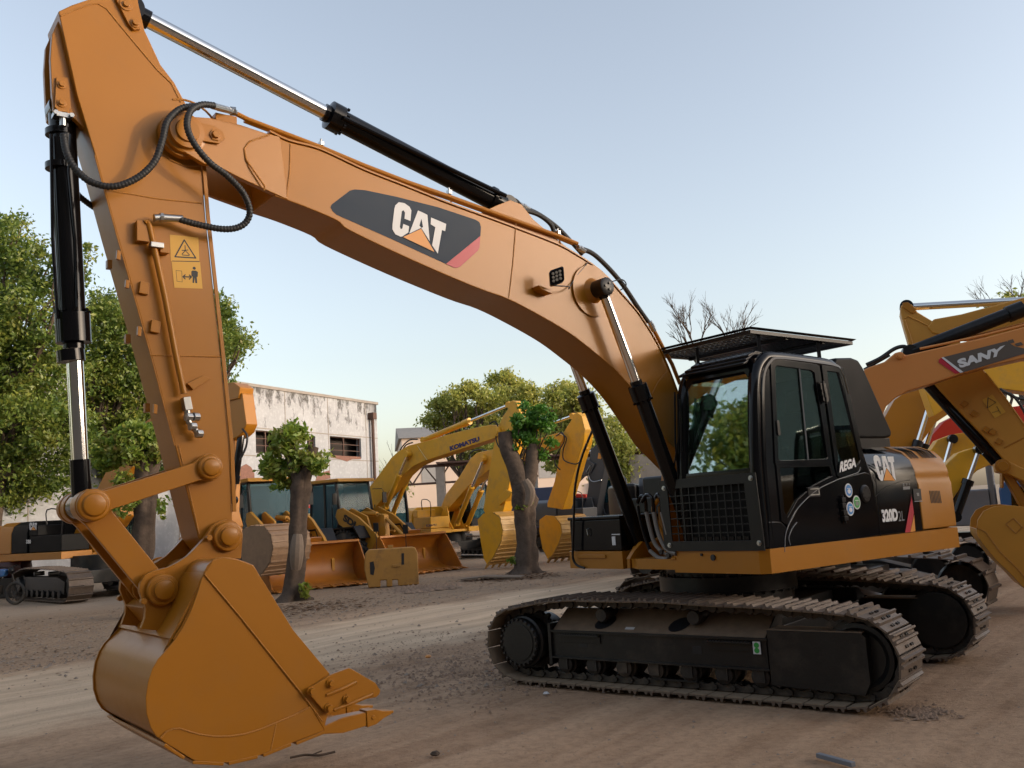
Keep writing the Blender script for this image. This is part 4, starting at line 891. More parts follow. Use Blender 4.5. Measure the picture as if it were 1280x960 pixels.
def ground_mat():
    m, n, l, b = nt('packed_dirt'); tc = n.new('ShaderNodeTexCoord')
    def N(sc, det=6, rough=.6, vec=None, dist=0):
        q = n.new('ShaderNodeTexNoise'); q.inputs['Scale'].default_value = sc; q.inputs['Detail'].default_value = det; q.inputs['Roughness'].default_value = rough; q.inputs['Distortion'].default_value = dist
        l.new(vec or tc.outputs['Object'], q.inputs['Vector']); return q.outputs['Fac']
    def mapr(x, a, b_, c=0, d=1, smooth=False):
        q = n.new('ShaderNodeMapRange'); q.inputs['From Min'].default_value = a; q.inputs['From Max'].default_value = b_; q.inputs['To Min'].default_value = c; q.inputs['To Max'].default_value = d
        if smooth: q.interpolation_type = 'SMOOTHSTEP'
        l.new(x, q.inputs['Value']); return q.outputs[0]
    def mth(op, a, b_):
        q = n.new('ShaderNodeMath'); q.operation = op; q.use_clamp = False
        for i, x in enumerate((a, b_)):
            if isinstance(x, (int, float)): q.inputs[i].default_value = x
            else: l.new(x, q.inputs[i])
        return q.outputs[0]
    def mix(f, a, b_):
        q = n.new('ShaderNodeMix'); q.data_type = 'RGBA'; 
        if isinstance(f, (int, float)): q.inputs['Factor'].default_value = f
        else: l.new(f, q.inputs['Factor'])
        for s_, x in (('A', a), ('B', b_)):
            if isinstance(x, tuple): q.inputs[s_].default_value = (*x, 1)
            else: l.new(x, q.inputs[s_])
        return q.outputs['Result']
    rot = n.new('ShaderNodeMapping'); rot.vector_type = 'TEXTURE'; rot.inputs['Rotation'].default_value = (0, 0, R(50)); l.new(tc.outputs['Object'], rot.inputs['Vector'])
    st_ = n.new('ShaderNodeMapping'); st_.inputs['Scale'].default_value = (.12, 1.6, 1); l.new(rot.outputs[0], st_.inputs['Vector'])
    sep = n.new('ShaderNodeSeparateXYZ'); l.new(rot.outputs[0], sep.inputs[0]); V_ = sep.outputs['Y']      # across-road coordinate (= -v)
    big = N(.35, 5); mid = N(2.2, 8, .65); fine = N(14, 10, .7); grit = N(70, 6, .7); streak = N(1.5, 7, .6, st_.outputs[0], .4)
    base = mix(mapr(mid, .3, .7), (0.265, 0.162, 0.096), (0.426, 0.274, 0.168))
    base = mix(mapr(streak, .38, .62), base, (0.478, 0.318, 0.201))
    base = mix(mapr(fine, .45, .7, 0, .55), base, (0.186, 0.118, 0.073))
    Vn = mth('ADD', V_, mapr(big, 0, 1, -1.6, 1.6))
    road = mth('MULTIPLY', mapr(Vn, ROADV[0]-.7, ROADV[0]+.5, smooth=True), mapr(Vn, ROADV[1]-.5, ROADV[1]+.9, 1, 0, smooth=True))
    pale = mix(mapr(streak, .35, .65), (0.504, 0.370, 0.249), (0.744, 0.554, 0.375))
    base = mix(mth('MULTIPLY', road, .8), base, pale)
    # dark gravelly verge beyond the road
    verge = mth('MULTIPLY', mapr(Vn, ROADV[1]+.2, ROADV[1]+1.8, smooth=True), mapr(Vn, ROADV[1]+9, ROADV[1]+13, 1, 0, smooth=True))
    gr = mix(mapr(fine, .4, .62), (0.160, 0.110, 0.073), (0.358, 0.258, 0.171))
    base = mix(mth('MULTIPLY', verge, .65), base, gr)
    pave = mapr(Vn, ROADV[1]+8, ROADV[1]+12, smooth=True)
    base = mix(mth('MULTIPLY', pave, .8), base, (0.358, 0.278, 0.204))
    base = mix(mapr(grit, .5, .8, 0, .3), base, (0.531, 0.408, 0.276))
    vo = n.new('ShaderNodeTexVoronoi'); vo.inputs['Scale'].default_value = 9; l.new(tc.outputs['Object'], vo.inputs['Vector'])
    peb = mapr(vo.outputs['Distance'], .08, .16, 1, 0); pm = mth('MULTIPLY', peb, mapr(mid, .5, .6))
    base = mix(mth('MULTIPLY', pm, .3), base, (.12, .09, .07))
    l.new(base, b.inputs['Base Color']); b.inputs['Roughness'].default_value = .93; b.inputs['Specular IOR Level'].default_value = .2
    h = mth('ADD', mth('ADD', mth('MULTIPLY', fine, .6), mth('MULTIPLY', grit, .25)), mth('ADD', mth('MULTIPLY', streak, .9), mth('MULTIPLY', mid, .9)))
    h = mth('ADD', h, mth('MULTIPLY', peb, .25))
    bu = n.new('ShaderNodeBump'); bu.inputs['Strength'].default_value = .9; bu.inputs['Distance'].default_value = .035; l.new(h, bu.inputs['Height']); l.new(bu.outputs['Normal'], b.inputs['Normal'])
    return m
ROADV = (9.5, 13.2)
gob = bpy.data.objects.new('ground', ground_mesh()); COL.objects.link(gob); gob['kind'] = 'structure'; gob.data.materials.append(ground_mat())
# ================================================================== NEIGHBOURING MACHINES
def bgframe_fn(sc=1., fmat=FRAME, col=FRAME):
    def fn(fr, root, sg, y0, y1):
        s = 1 if sg > 0 else -1; c = (y0+y1)/2*s; m = MB(fr)
        Yk = lambda a: s*a
        m.prism([(-1.3*sc, .26*sc), (1.0*sc, .26*sc), (1.45*sc, .2*sc), (1.5*sc, .5*sc), (1.0*sc, .62*sc), (-1.3*sc, .62*sc)], Yk(c-.19*sc), Yk(c+.17*sc))
        m.lathe((-1.68*sc, Yk(c-.2*sc), .41*sc), (-1.68*sc, Yk(c+.25*sc), .41*sc), [(0, .27*sc), (.7, .27*sc), (.75, .22*sc), (1, .2*sc)], 24)
        m.lathe((1.74*sc, Yk(c-.12*sc), .41*sc), (1.74*sc, Yk(c+.14*sc), .41*sc), [(0, .1*sc), (.02, .27*sc), (.3, .31*sc), (.7, .31*sc), (.98, .27*sc), (1, .1*sc)], 28)
        for k in range(7): x = (-1.1+k*.38)*sc; m.cyl((x, Yk(c-.17*sc), .2*sc), (x, Yk(c+.2*sc), .2*sc), .1*sc, n=12)
        for x in (-.7, .35): m.cyl((x*sc, Yk(c-.1*sc), .7*sc), (x*sc, Yk(c+.15*sc), .7*sc), .06*sc, n=10)
        return m.build('track_assembly', [fmat], root, bevel=.01*sc)
    return fn
def bg_undercarriage(fr, root, sc=1., fmat=FRAME, gap=.92, out=1.5):
    tracks(fr, root, [(a*sc, b*sc) for a, b in track_path()], gap*sc, out*sc, pitch=.19*sc, individual=False, frame_fn=bgframe_fn(sc, fmat))
    m = MB(fr); m.box(-.9*sc, .9*sc, -.95*sc, .95*sc, .38*sc, .72*sc).cyl((0, 0, .7*sc), (0, 0, 1.1*sc), .66*sc, n=36); m.build('undercarriage_frame', fmat, root, bevel=.02)
def bg_house(fr, root, sc=1., body=KOM, hoodm=None, cwm=None, cabm=BLK, glassm=GLS, boxm=None, guard=False, bandm=None, hood2=None, cab=True):
    S = lambda *p: tuple(a*sc for a in p)
    hoodm = hoodm or body; cwm = cwm or body; boxm = boxm or body; bandm = bandm or body
    B = lambda m, a: m.box(*S(*a))
    m = MB(fr); B(m, (-2.2, 1.1, .3, 1.37, 1.08, 1.28)); B(m, (-2.2, 1.0, -1.37, -.45, 1.08, 1.28)); B(m, (-2.1, 1.0, -.45, .3, 1.1, 1.2))
    for y in (-.28, .28): m.prism([S(*p) for p in [(-.3, 1.2), (.9, 1.2), (.6, 1.5), (.45, 2.15), (.2, 2.15), (-.3, 1.5)]], (y-.03)*sc, (y+.03)*sc)
    m.build('upper_frame', bandm, root, bevel=.015)
    def hoodm_(x0, x1, name, mt):
        m = MB(fr); rings = []
        for x in (x0, x1): rings.append([S(x, y, z) for y, z in [(1.37, 1.29), (1.37, 1.85), (1.3, 2.05), (1.1, 2.17), (-1.1, 2.17), (-1.3, 2.05), (-1.37, 1.85), (-1.37, 1.29)]])
        m.loft(rings); return m.build(name, mt, root, bevel=.02)
    if hood2: hd_ = hoodm_(-1.45, -.65, 'engine_hood', hoodm); hoodm_(-2.2, -1.46, 'rear_hood_panel', hood2)
    else: hd_ = hoodm_(-2.2, -.65, 'engine_hood', hoodm)
    m = MB(fr); m.prismz([S(-2.22, 1.37)]+[S(-math.sqrt(2.75**2-y*y), y) for y in np.linspace(1.36, -1.36, 13)]+[S(-2.22, -1.37)], 1.05*sc, 2.1*sc); m.build('counterweight', cwm, root, bevel=.05)
    m = MB(fr); B(m, (-.6, .95, -1.34, -.5, 1.29, 1.75)); B(m, (-.62, -.2, -1.34, -.5, 1.75, 2.05)); tb_ = m.build('toolbox', boxm, root, bevel=.03)
    m = MB(fr); m.path([S(.9, -1.3, 1.75), S(.9, -1.3, 2.35), S(.2, -1.3, 2.45), S(.2, -1.3, 2.05)], .018*sc, n=6, smooth=3); m.build('handrail', cabm, root)
    if cab:
        m = MB(fr); cx = [(1.05, 1.3), (1.06, 1.95), (.95, 2.85), (.8, 3.0), (-.2, 2.98), (-.3, 2.85), (-.62, 1.9), (-.68, 1.3)]
        for y in (.45, 1.33): m.path([S(x, y, z) for x, z in cx], .055*sc, n=8)
        m.prism([S(.9, 2.93), S(.8, 3.03), S(-.2, 3.02), S(-.28, 2.93)], .42*sc, 1.36*sc); m.prism([S(1.05, 1.3), S(1.05, 1.9), S(.5, 1.75), S(.1, 1.6), S(-.62, 1.9), S(-.68, 1.3)], 1.31*sc, 1.36*sc)
        B(m, (1.02, 1.06, .45, 1.33, 1.3, 1.6)); B(m, (-.66, -.6, .45, 1.33, 1.3, 1.95)); B(m, (-.6, 1.02, .43, .47, 1.3, 1.9)); B(m, (.3, .36, .42, .46, 1.9, 2.95)); B(m, (.25, .31, 1.32, 1.37, 1.6, 2.95))
        cb_ = m.build('cab', cabm, root, bevel=.01)
        m = MB(fr); m.prismy([], 0, 0) if False else None
        m.loft([[S(1.03, .48, 1.6), S(1.03, 1.3, 1.6), S(1.03, 1.3, 1.95), S(1.03, .48, 1.95)], [S(1.02, .48, 1.6), S(1.02, 1.3, 1.6), S(1.02, 1.3, 1.95), S(1.02, .48, 1.95)]]); m.loft([[S(1.04, .48, 1.96), S(1.04, 1.3, 1.96), S(.93, 1.3, 2.88), S(.93, .48, 2.88)], [S(1.03, .48, 1.96), S(1.03, 1.3, 1.96), S(.92, 1.3, 2.88), S(.92, .48, 2.88)]]); m.build('windshield', glassm, cb_)
        for y in (.45, 1.34):
            m = MB(fr); m.prism([S(.98, 1.9), S(.9, 2.85), S(-.25, 2.85), S(-.55, 1.92)], (y-.005)*sc, y*sc); m.build('side_window', glassm, cb_)
        m = MB(fr); m.prism([S(-.1, 1.8), S(.4, 1.85), S(.4, 1.95), S(-.05, 1.95), S(-.2, 2.7), S(-.32, 2.7)], .68*sc, 1.1*sc); m.build('operator_seat', SEAT, cb_, bevel=.03)
        if guard:
            m = MB(fr)
            for k in range(11): y = .46+.087*k; m.box(1.12*sc, 1.135*sc, (y-.008)*sc, (y+.008)*sc, 1.35*sc, 2.9*sc)
            for k in range(18): z = 1.4+.088*k; m.box(1.11*sc, 1.125*sc, .44*sc, 1.34*sc, (z-.007)*sc, (z+.007)*sc)
            m.box(1.08*sc, 1.14*sc, .42*sc, 1.37*sc, 1.25*sc, 1.4*sc); m.build('front_guard', BLKM, cb_)
    return hd_, tb_
class Arm:
    """boom parts traced from the photo on the machine's own vertical plane"""
    def __init__(s, fr, root): s.fr = fr; s.root = root
    def p(s, q, y=0): x, z = s.fr.un(q[0], q[1], y); return (x, y, z)
    def slab(s, name, px, hw, mat, parent=None, yref=None, bevel=.02, y0=None, y1=None):
        yr = yref if yref is not None else s.near*hw; m = MB(s.fr); P = [s.fr.un(a, b, yr) for a, b in px]
        m.prism(P, -hw if y0 is None else y0, hw if y1 is None else y1); return m.build(name, mat, parent or s.root, bevel=bevel)
    def cyl(s, name, a, b, split, r1, r2, y=0, mat=KOM, eye=True):
        A, B = Vector(s.p(a, y)), Vector(s.p(b, y)); m = MB(s.fr)
        m.lathe(A, A.lerp(B, split), [(0, r1*.8), (.02, r1), (.86, r1), (.865, r1*1.2), (1, r1*1.2)], 18); m.lathe(A+Vector((0, -.09, 0)), A+Vector((0, .09, 0)), [(0, r1*1.1), (1, r1*1.1)], 16)
        c = m.build(name, mat, s.root); m = MB(s.fr); m.lathe(A.lerp(B, split), B, [(0, r2), (1, r2)], 16); m.build('piston_rod', CHROME, c)
        m = MB(s.fr); m.lathe(B+Vector((0, -.1, 0)), B+Vector((0, .1, 0)), [(0, r1*1.05), (1, r1*1.05)], 16); m.build('rod_eye', mat, c); return c
    def hose(s, px, y, r, parent, mat=RUB):
        m = MB(s.fr); m.path([s.p(q, y) for q in px], r, n=7, smooth=5); return m.build('hydraulic_hose', mat, parent)
    def bosses(s, name, px, y, r, t, mat, parent):
        for q in px: m = MB(s.fr); x, _, z = s.p(q, y); sg = 1 if y > 0 else -1; m.lathe((x, y, z), (x, y+sg*t, z), [(0, r), (.7, r), (.75, r*.7), (1, r*.65)], 18); m.build(name, mat, parent)
    def bucket(s, side, hw, mat, ribs=None, teeth=None, inner=None, sidem=None, n=5, wear=True):
        m = MB(s.fr); P = [s.fr.un(a, b, s.near*hw) for a, b in side]
        for sg in (1, -1): m.m(1).prism(P, sg*hw, sg*(hw-.03))
        a, b = ribs; wrap = [P[i % len(P)] for i in range(a, b)]; c = Vector((sum(p[0] for p in P)/len(P), sum(p[1] for p in P)/len(P)))
        out = [tuple(c+(Vector(p)-c)*1.0) for p in wrap]; inn = [tuple(c+(Vector(p)-c)*.95) for p in wrap]
        m.m(0).loft([[(x, -hw, z) for x, z in out+inn[::-1]], [(x, hw, z) for x, z in out+inn[::-1]]])
        # wear ribs across the shell
        W_ = [Vector(p) for p in wrap]; L = sum((W_[i+1]-W_[i]).length for i in range(len(W_)-1)); k = int(L/.17); acc = 0; nx = .1
        for i in range(len(W_)-1):
            seg = (W_[i+1]-W_[i]); ll = seg.length; d = 0
            while wear and acc+ll > nx:
                t = (nx-acc)/ll; q = W_[i]+seg*t; tt = seg.normalized()*.02; o = (q-c).normalized()*.022
                m.prism([tuple(q-tt), tuple(q+tt), tuple(q+tt+o), tuple(q-tt+o)], -hw*1.0, hw*1.0); nx += .17
            acc += ll
        bk_ = m.build('bucket', [mat, sidem or mat], s.root, bevel=.008)
        if teeth:
            for k in range(n):
                y = -hw+.06+(2*hw-.12)*k/(n-1); a, b = Vector(s.fr.un(*teeth[0], s.near*hw)), Vector(s.fr.un(*teeth[1], s.near*hw)); t = (b-a); nn = Vector((-t.y, t.x)).normalized()
                m = MB(s.fr); m.loft([[(a.x+nn.x*.05, y-.05, a.y+nn.y*.05), (a.x+nn.x*.05, y+.05, a.y+nn.y*.05), (a.x-nn.x*.05, y+.05, a.y-nn.y*.05), (a.x-nn.x*.05, y-.05, a.y-nn.y*.05)], [(b.x+nn.x*.01, y-.035, b.y+nn.y*.01), (b.x+nn.x*.01, y+.035, b.y+nn.y*.01), (b.x-nn.x*.01, y+.035, b.y-nn.y*.01), (b.x-nn.x*.01, y-.035, b.y-nn.y*.01)]])
                m.build('bucket_tooth', mat, bk_, bevel=.005)
        return bk_
RAWB = paint('worn_bucket_steel', (.26, .16, .09), .55, var=.25, vs=6, bump=.2, dirt=(.2, .13, .09), dirtamt=.7)
KBK = paint('worn_yellow_bucket', (.42, .24, .06), .5, var=.15, vs=5, bump=.2, dirt=(.25, .16, .09), dirtamt=.7)
# ---- yellow excavator with lettered boom ------------------------------------------
K1 = Fr(-6.0, 35.3, R(-46)); r1 = thing('crawler_excavator', 'yellow excavator with dark blue lettering on its boom, parked behind the loader buckets', 'excavator', K1, 'excavators parked in the yard')
bg_undercarriage(Fr(-6.0+1.2, 35.3-.6, R(-46)), r1, 1.0); bg_house(K1, r1, 1.0, KOM, glassm=GLB, cabm=BLKM)
A = Arm(K1, r1); A.near = -1
bm_ = A.slab('boom', [(451,629),(453,620),(474,593),(489,572),(498,564),(510,557),(530,552),(562,542.5),(592,535),(612,531),(624,532),(629,537),(628,543),(615,549),(581,560),(544,572),(531,576),(516,583),(503,595),(496,606),(488,612),(467,637),(458,640)], .24, KOM)
w = MB(K1); text_on(K1, -.24, [(562,558),(599,545.5),(600,551),(563,564)], 'KOMATSU', w, .06, d=-.01); w.build('boom_lettering', NAVY, bm_)
w = MB(K1); P = [A.p(q, -.245) for q in ((522,557),(534,575))]; w.bar(P[0], P[1], .06, .01); w.build('weld_strip', paint('pale_primer', (.6, .45, .2), .6), bm_)
A.bosses('cylinder_boss', [(510,568)], -.24, .2, .12, KOM, bm_); A.bosses('stick_pin', [(622,539)], -.26, .16, .1, KOM, bm_)
for y, a, b in ((-.36, (482,634), (510,568)), (.36, (491,642), (519,575))): A.cyl('boom_cylinder', a, b, .62, .09, .05, y=y)
A.cyl('stick_cylinder', (530,550), (637,506), .56, .1, .05)
A.slab('stick', [(636,503),(640,500.5),(645,502),(650,516),(647,532),(642,575),(634,618),(628,642),(606,642),(604,637),(612,585),(617,556),(622,535),(628,521),(635,511)], .19, KOM)
A.cyl('bucket_cylinder', (648,548), (634,618), .7, .08, .045)
A.slab('idler_link', [(622,622),(632,612),(640,615),(636,622),(624,632)], .25, KOM)
A.bucket([(597,650),(604,642),(616,640),(625,646),(628.5,663),(626.5,677),(616,698),(609,706),(605,699),(601,677)], .62, KBK, ribs=(2, 8), teeth=((612,700),(605,711)), sidem=KOM)
A.hose([(612,530),(618,527),(622,533),(620,548),(625,560),(636,564)], -.3, .022, bm_); A.hose([(500,563),(504,557),(512,550),(522,549)], -.1, .025, bm_); A.hose([(503,563),(508,556),(516,553)], .1, .025, bm_)
# ---- second yellow one ---------------------------------------------------------
K2 = Fr(-2.95, 38.2, R(-57)); r2 = thing('crawler_excavator', 'yellow excavator half hidden behind the pollarded tree, its bucket right of the trunk', 'excavator', K2, 'excavators parked in the yard')
bg_undercarriage(K2, r2, 1.0); h2, t2 = bg_house(K2, r2, 1.0, KOM, glassm=GLB, cabm=BLKM)
A = Arm(K2, r2); A.near = -1
w = MB(K2); text_on(K2, -1.375, [(533,655.5),(546,654.5),(546,657.5),(533,658.5)], 'KOMATSU', w, .04, d=-.01); w.build('hood_lettering', NAVY, h2)
bm_ = A.slab('boom', [(551,634),(557,618),(574,596),(588,573),(596,566),(609,563),(640,557),(670,549),(697,541),(704,545),(702,553),(682,562),(640,577),(611,587.5),(602,595),(586,607),(567,629),(557,640)], .24, KOM)
for y, a, b in ((-.36, (571,655), (604.6,574)), (.36, (584,657), (615,580))): A.cyl('boom_cylinder', a, b, .58, .095, .055, y=y)
A.bosses('cylinder_boss', [(604.6,574)], -.24, .2, .12, KOM, bm_)
A.cyl('stick_cylinder', (640,546), (717,520), .58, .1, .055)
A.slab('stick', [(716,518),(721,515.5),(727,520),(731,537),(729,554),(723,572),(709,619),(703,637),(684,634),(684,629),(693,602),(699,572),(704,541),(715,523)], .19, KOM)
A.cyl('bucket_cylinder', (731,560), (713,610), .7, .08, .045)
A.bucket([(674,650),(682,644),(693,645),(701,655),(702.6,666),(698.6,679),(690,695),(685,699),(678,686),(674,664)], .62, KBK, ribs=(2, 8), teeth=((688,695),(682,705)), sidem=KOM)
A.hose([(695,545),(703,541),(705,552),(695,570),(694,580),(700,587)], -.3, .022, bm_); A.hose([(701,541),(708,548),(704,562),(705,575),(718,580),(724,578)], -.3, .022, bm_); A.hose([(588,578),(588,566),(600,562),(610,564)], 0, .03, bm_)
# ---- dark grey arm machine ---------------------------------------------------------
D1 = Fr(3.0, 39.5, R(-50)); r3 = thing('crawler_excavator', 'dark grey excavator with orange tag on its arm, right of the yellow bucket', 'excavator', D1, 'excavators parked in the yard')
A = Arm(D1, r3); A.near = -1; bg_undercarriage(D1, r3, 1.0); bg_house(D1, r3, 1.0, DGREY, glassm=GLB, cabm=DGREY)
bb = A.slab('boom', [(690,640),(694,610),(704,590),(715,581),(734,574),(744,580),(738,592),(722,596),(712,606),(708,640)], .24, DGREY)
sb_ = A.slab('stick', [(733,588),(739,563),(744,556),(752,557),(757,568),(755,588),(751,606),(745,644),(732,647),(736,606),(734,596)], .19, DGREY)
A.slab('beacon_tag', [(748,566),(752,567),(751,574),(747,573)], .2, ORGD, sb_, bevel=0)
A.cyl('stick_cylinder', (706,583), (742,562), .6, .08, .045, mat=DGREY)
A.hose([(733,590),(738,582),(736,595),(741,602),(752,600)], -.25, .02, sb_, mat=STEEL)
A.bucket([(722,650),(730,645),(742,646),(750,655),(752,668),(744,690),(734,700),(728,690),(722,665)], .6, DGREY, ribs=(2, 8), teeth=((735,695),(730,705)))
# ---- orange and black machine at the far left ------------------------------------
AF = Fr(-13.6, 28.9, R(-32)); AT = Fr(-12.8, 27.95, R(-44)); r4 = thing('crawler_excavator', 'orange and black excavator at the left edge behind the big bucket linkage', 'excavator', AF, 'excavators parked in the yard')
bg_undercarriage(AT, r4, 1.12); h4, t4 = bg_house(AF, r4, 1.08, YEL, hoodm=MATB, hood2=YEL, cabm=BLKM, boxm=MATB, glassm=GLS, guard=True)
A = Arm(AF, r4); A.near = -1
yy_ = -1.372*1.08; w = MB(AF); o_ = MB(AF)
hx, hz = AF.un(42, 659, yy_)
def lq(cx, cy, ww, hh, dy=0): return [(cx-ww/2, cy-hh/2-dy), (cx+ww/2, cy-hh/2+dy), (cx+ww/2, cy+hh/2+dy), (cx-ww/2, cy+hh/2-dy)]
cat_logo(AF, yy_, lq(42,658,9,9), w, o_, d=-.01); w.build('white_lettering', WHT, h4); o_.build('orange_triangle', ORGD, h4)
w = MB(AF); text_on(AF, yy_, lq(36,677,6,5), '330', w, .05, d=-.01); w.build('model_number', WHT, h4)
bm_ = A.slab('boom', [(126,655),(118,640),(119,616),(133,588),(150,560),(180,528),(220,500),(270,480),(292,478),(300,484),(298,498),(270,505),(225,530),(185,562),(160,590),(150,615),(150,645),(140,660)], .25, YEL)
A.slab('stick', [(276,500),(283,482),(290,478),(296,489),(303,492),(308,530),(304,540),(297,546),(288,550),(285,640),(290,658),(282,672),(268,660),(270,560)], .2, YEL)
m = MB(AF); decal(AF, -.2, [(282,499),(286,499),(287,511),(283,511)], m, d=-.01); m.build('green_label', GREEND, r4)
A.cyl('bucket_cylinder', (303,532), (291,625), .78, .1, .05, y=-.05, mat=BLK)
A.hose([(303,536),(309,545),(307,560),(300,575)], -.2, .03, bm_)
A.bosses('link_pin', [(299,664)], -.2, .14, .1, YEL, r4)
A.bucket([(300,668),(304,661),(316,657),(330,658),(338,668),(341,685),(338,702),(328,717),(316,722),(306,712),(300,690)], .68, RAWB, ribs=(1, 9), teeth=((312,718),(300,724)))
# ================================================================== WHEEL LOADERS
def loader(name, label, fr, yel, org, glassm, arm_name=None, bs=1.0, bz=0):
    rt = thing(name, label, 'wheel loader', fr, 'wheel loaders parked in the yard')
    for x in (1.5, -1.55):
        for sg in (1, -1):
            y = sg*1.02; m = MB(fr); R0 = .74
            m.lathe((x, y-.28, R0), (x, y+.28, R0), [(0, .36), (.02, .48), (.1, .66), (.2, .73), (.8, .73), (.9, .66), (.98, .48), (1, .36)], 40)
            for k in range(26):
                a = 2*math.pi*k/26; ca, sa = math.cos(a), math.sin(a); b = a+.09
                for y0, y1, dd in ((y-.27, y-.01, .0), (y+.01, y+.27, .12)):
                    P = [(x+math.cos(a+dd+q)*rr_, R0+math.sin(a+dd+q)*rr_) for q, rr_ in ((-.065, .70), (.065, .70), (.05, .775), (-.05, .775))]; m.prism(P, y0, y1)
            w_ = m.build('wheel', RUBT, rt); m = MB(fr); m.lathe((x, y-.2, R0), (x, y+.2, R0), [(0, .1), (.02, .2), (.06, .34), (.2, .38), (.8, .38), (.94, .34), (.98, .2), (1, .1)], 28); m.build('rim', yel, w_)
    m = MB(fr); m.box(-3.0, -.2, -.55, .55, .55, 1.0).box(.1, 2.1, -.4, .4, .55, 1.2); m.prism([(.5, 1.1), (2.0, 1.1), (1.7, 1.9), (.9, 2.2), (.6, 2.1)], -.38, -.30); m.prism([(.5, 1.1), (2.0, 1.1), (1.7, 1.9), (.9, 2.2), (.6, 2.1)], .30, .38); m.build('chassis', yel, rt, bevel=.02)
    m = MB(fr); m.prism([(-3.2, 1.0), (-.95, 1.0), (-.95, 1.95), (-2.9, 1.85), (-3.2, 1.6)], -.75, .75); m.build('engine_hood', yel, rt, bevel=.05)
    for sg in (1, -1):
        for xc in (1.5, -1.55):
            m = MB(fr); m.prism([(xc-.95, 1.05), (xc-.7, 1.55), (xc+.6, 1.60), (xc+.9, 1.2), (xc+.85, 1.2), (xc+.57, 1.54), (xc-.68, 1.49), (xc-.9, 1.05)], sg*.74, sg*1.3); m.build('mudguard', BLKM if xc > 0 else yel, rt, bevel=.01)
    m = MB(fr)
    for y in (-.72, .72): m.path([(.55, y, 1.2), (.72, y, 2.0), (.55, y, 3.1), (-.75, y, 3.1), (-.85, y, 2.0), (-.8, y, 1.2)], .06, n=8)
    m.box(-.85, .6, -.74, .74, 1.2, 1.5).box(-.1, 0, -.76, -.70, 1.5, 3.1).box(-.1, 0, .70, .76, 1.5, 3.1); cb_ = m.build('cab', BLKM, rt, bevel=.01)
    m = MB(fr); m.prism([(-.95, 3.12), (-.9, 3.24), (.75, 3.24), (.85, 3.12)], -.82, .82); m.build('cab_roof', yel, cb_, bevel=.03)
    for y in (-.725, .725): m = MB(fr); m.prism([(.55, 1.5), (.68, 2.0), (.52, 3.08), (-.73, 3.08), (-.82, 2.0), (-.78, 1.5)], y-.004, y+.004); m.build('side_window', glassm, cb_)
    m = MB(fr); m.loft([[(.70, -.7, 1.6), (.70, .7, 1.6), (.74, .7, 2.0), (.57, .7, 3.08), (.57, -.7, 3.08), (.74, -.7, 2.0)], [(.69, -.7, 1.6), (.69, .7, 1.6), (.73, .7, 2.0), (.56, .7, 3.08), (.56, -.7, 3.08), (.73, -.7, 2.0)]]); m.build('windshield', glassm, cb_)
    m = MB(fr); m.box(-.84, -.83, -.7, .7, 1.55, 3.05); m.build('rear_window', glassm, cb_)
    m = MB(fr); m.prism([(-.5, 1.5), (0, 1.5), (0, 1.95), (-.3, 1.95), (-.4, 2.6), (-.55, 2.6)], -.28, .28); m.path([(.2, 0, 1.5), (.35, 0, 2.1)], .04); m.lathe((.3, 0, 2.1), (.36, 0, 2.14), [(0, .2), (1, .2)], 20); m.build('operator_seat', SEAT, cb_, bevel=.03)
    for sg in (1, -1):
        m = MB(fr); m.path([(.7, sg*.78, 2.85), (.95, sg*1.0, 2.85), (.95, sg*1.1, 2.7)], .015, n=6); m.box(.93, .97, sg*1.02, sg*1.2, 2.35, 2.72)
        m.build('mirror', BLKM, cb_); m = MB(fr); m.path([(.6, sg*.8, 1.3), (.6, sg*.95, 1.6), (.6, sg*.95, 2.3)], .018, n=6); m.build('grab_handle', BLKM, cb_)
    m = MB(fr)
    for sg in (1, -1): m.cyl((.62, sg*.6, 1.75), (.72, sg*.6, 1.75), .09, n=12)
    m.build('headlight', LENS, rt)
    arms = []
    for sg in (1, -1):
        m = MB(fr); m.prism([(.62, 1.95), (.72, 2.18), (.98, 2.22), (1.8, 1.88), (2.6, 1.34), (3.18, .70), (3.18, .38), (2.9, .30), (2.45, .62), (1.7, 1.22), (.8, 1.68)], sg*.80-.045, sg*.80+.045); a_ = m.build('lift_arm', yel, rt, bevel=.01); arms.append(a_)
        m = MB(fr); m.lathe((.5, sg*.4, 1.0), (1.6, sg*.4, 1.35), [(0, .07), (.95, .07), (1, .08)], 14); m.cyl((1.6, sg*.4, 1.35), (2.2, sg*.4, 1.35), .04, n=10); m.build('lift_cylinder', yel, rt)
    m = MB(fr); m.box(2.0, 2.2, -.5, .5, 1.0, 1.2); m.prism([(2.0, 1.0), (2.3, 1.0), (2.25, 1.9), (2.12, 1.95), (2.0, 1.6)], -.1, .1); m.path([(2.15, 0, 1.85), (3.1, 0, 1.15)], .06, n=10); m.path([(1.0, 0, 2.0), (1.8, 0, 1.95)], .08, n=12); m.path([(1.8, 0, 1.95), (2.15, 0, 1.88)], .04, n=10); m.build('tilt_linkage', yel, rt, bevel=.01)
    # bucket: curved back, side plates, cutting edge with bolt-on teeth
    X = 3.0; hw = 1.46*bs; back = smooth2([(X+1.30, .05), (X+.75, .06), (X+.38, .12), (X+.15, .34), (X+.10, .66), (X+.22, .95), (X+.48, 1.22)], 5); back = [(a, b+bz) for a, b in back]
    inn = [(a+.03, b+.03) for a, b in back]
    m = MB(fr); m.loft([[(x, -hw, z) for x, z in back+inn[::-1]], [(x, hw, z) for x, z in back+inn[::-1]]])
    for sg in (1, -1): m.prism(back+[(X+.62, 1.1+bz), (X+1.22, .16+bz)], sg*hw, sg*(hw-.035))
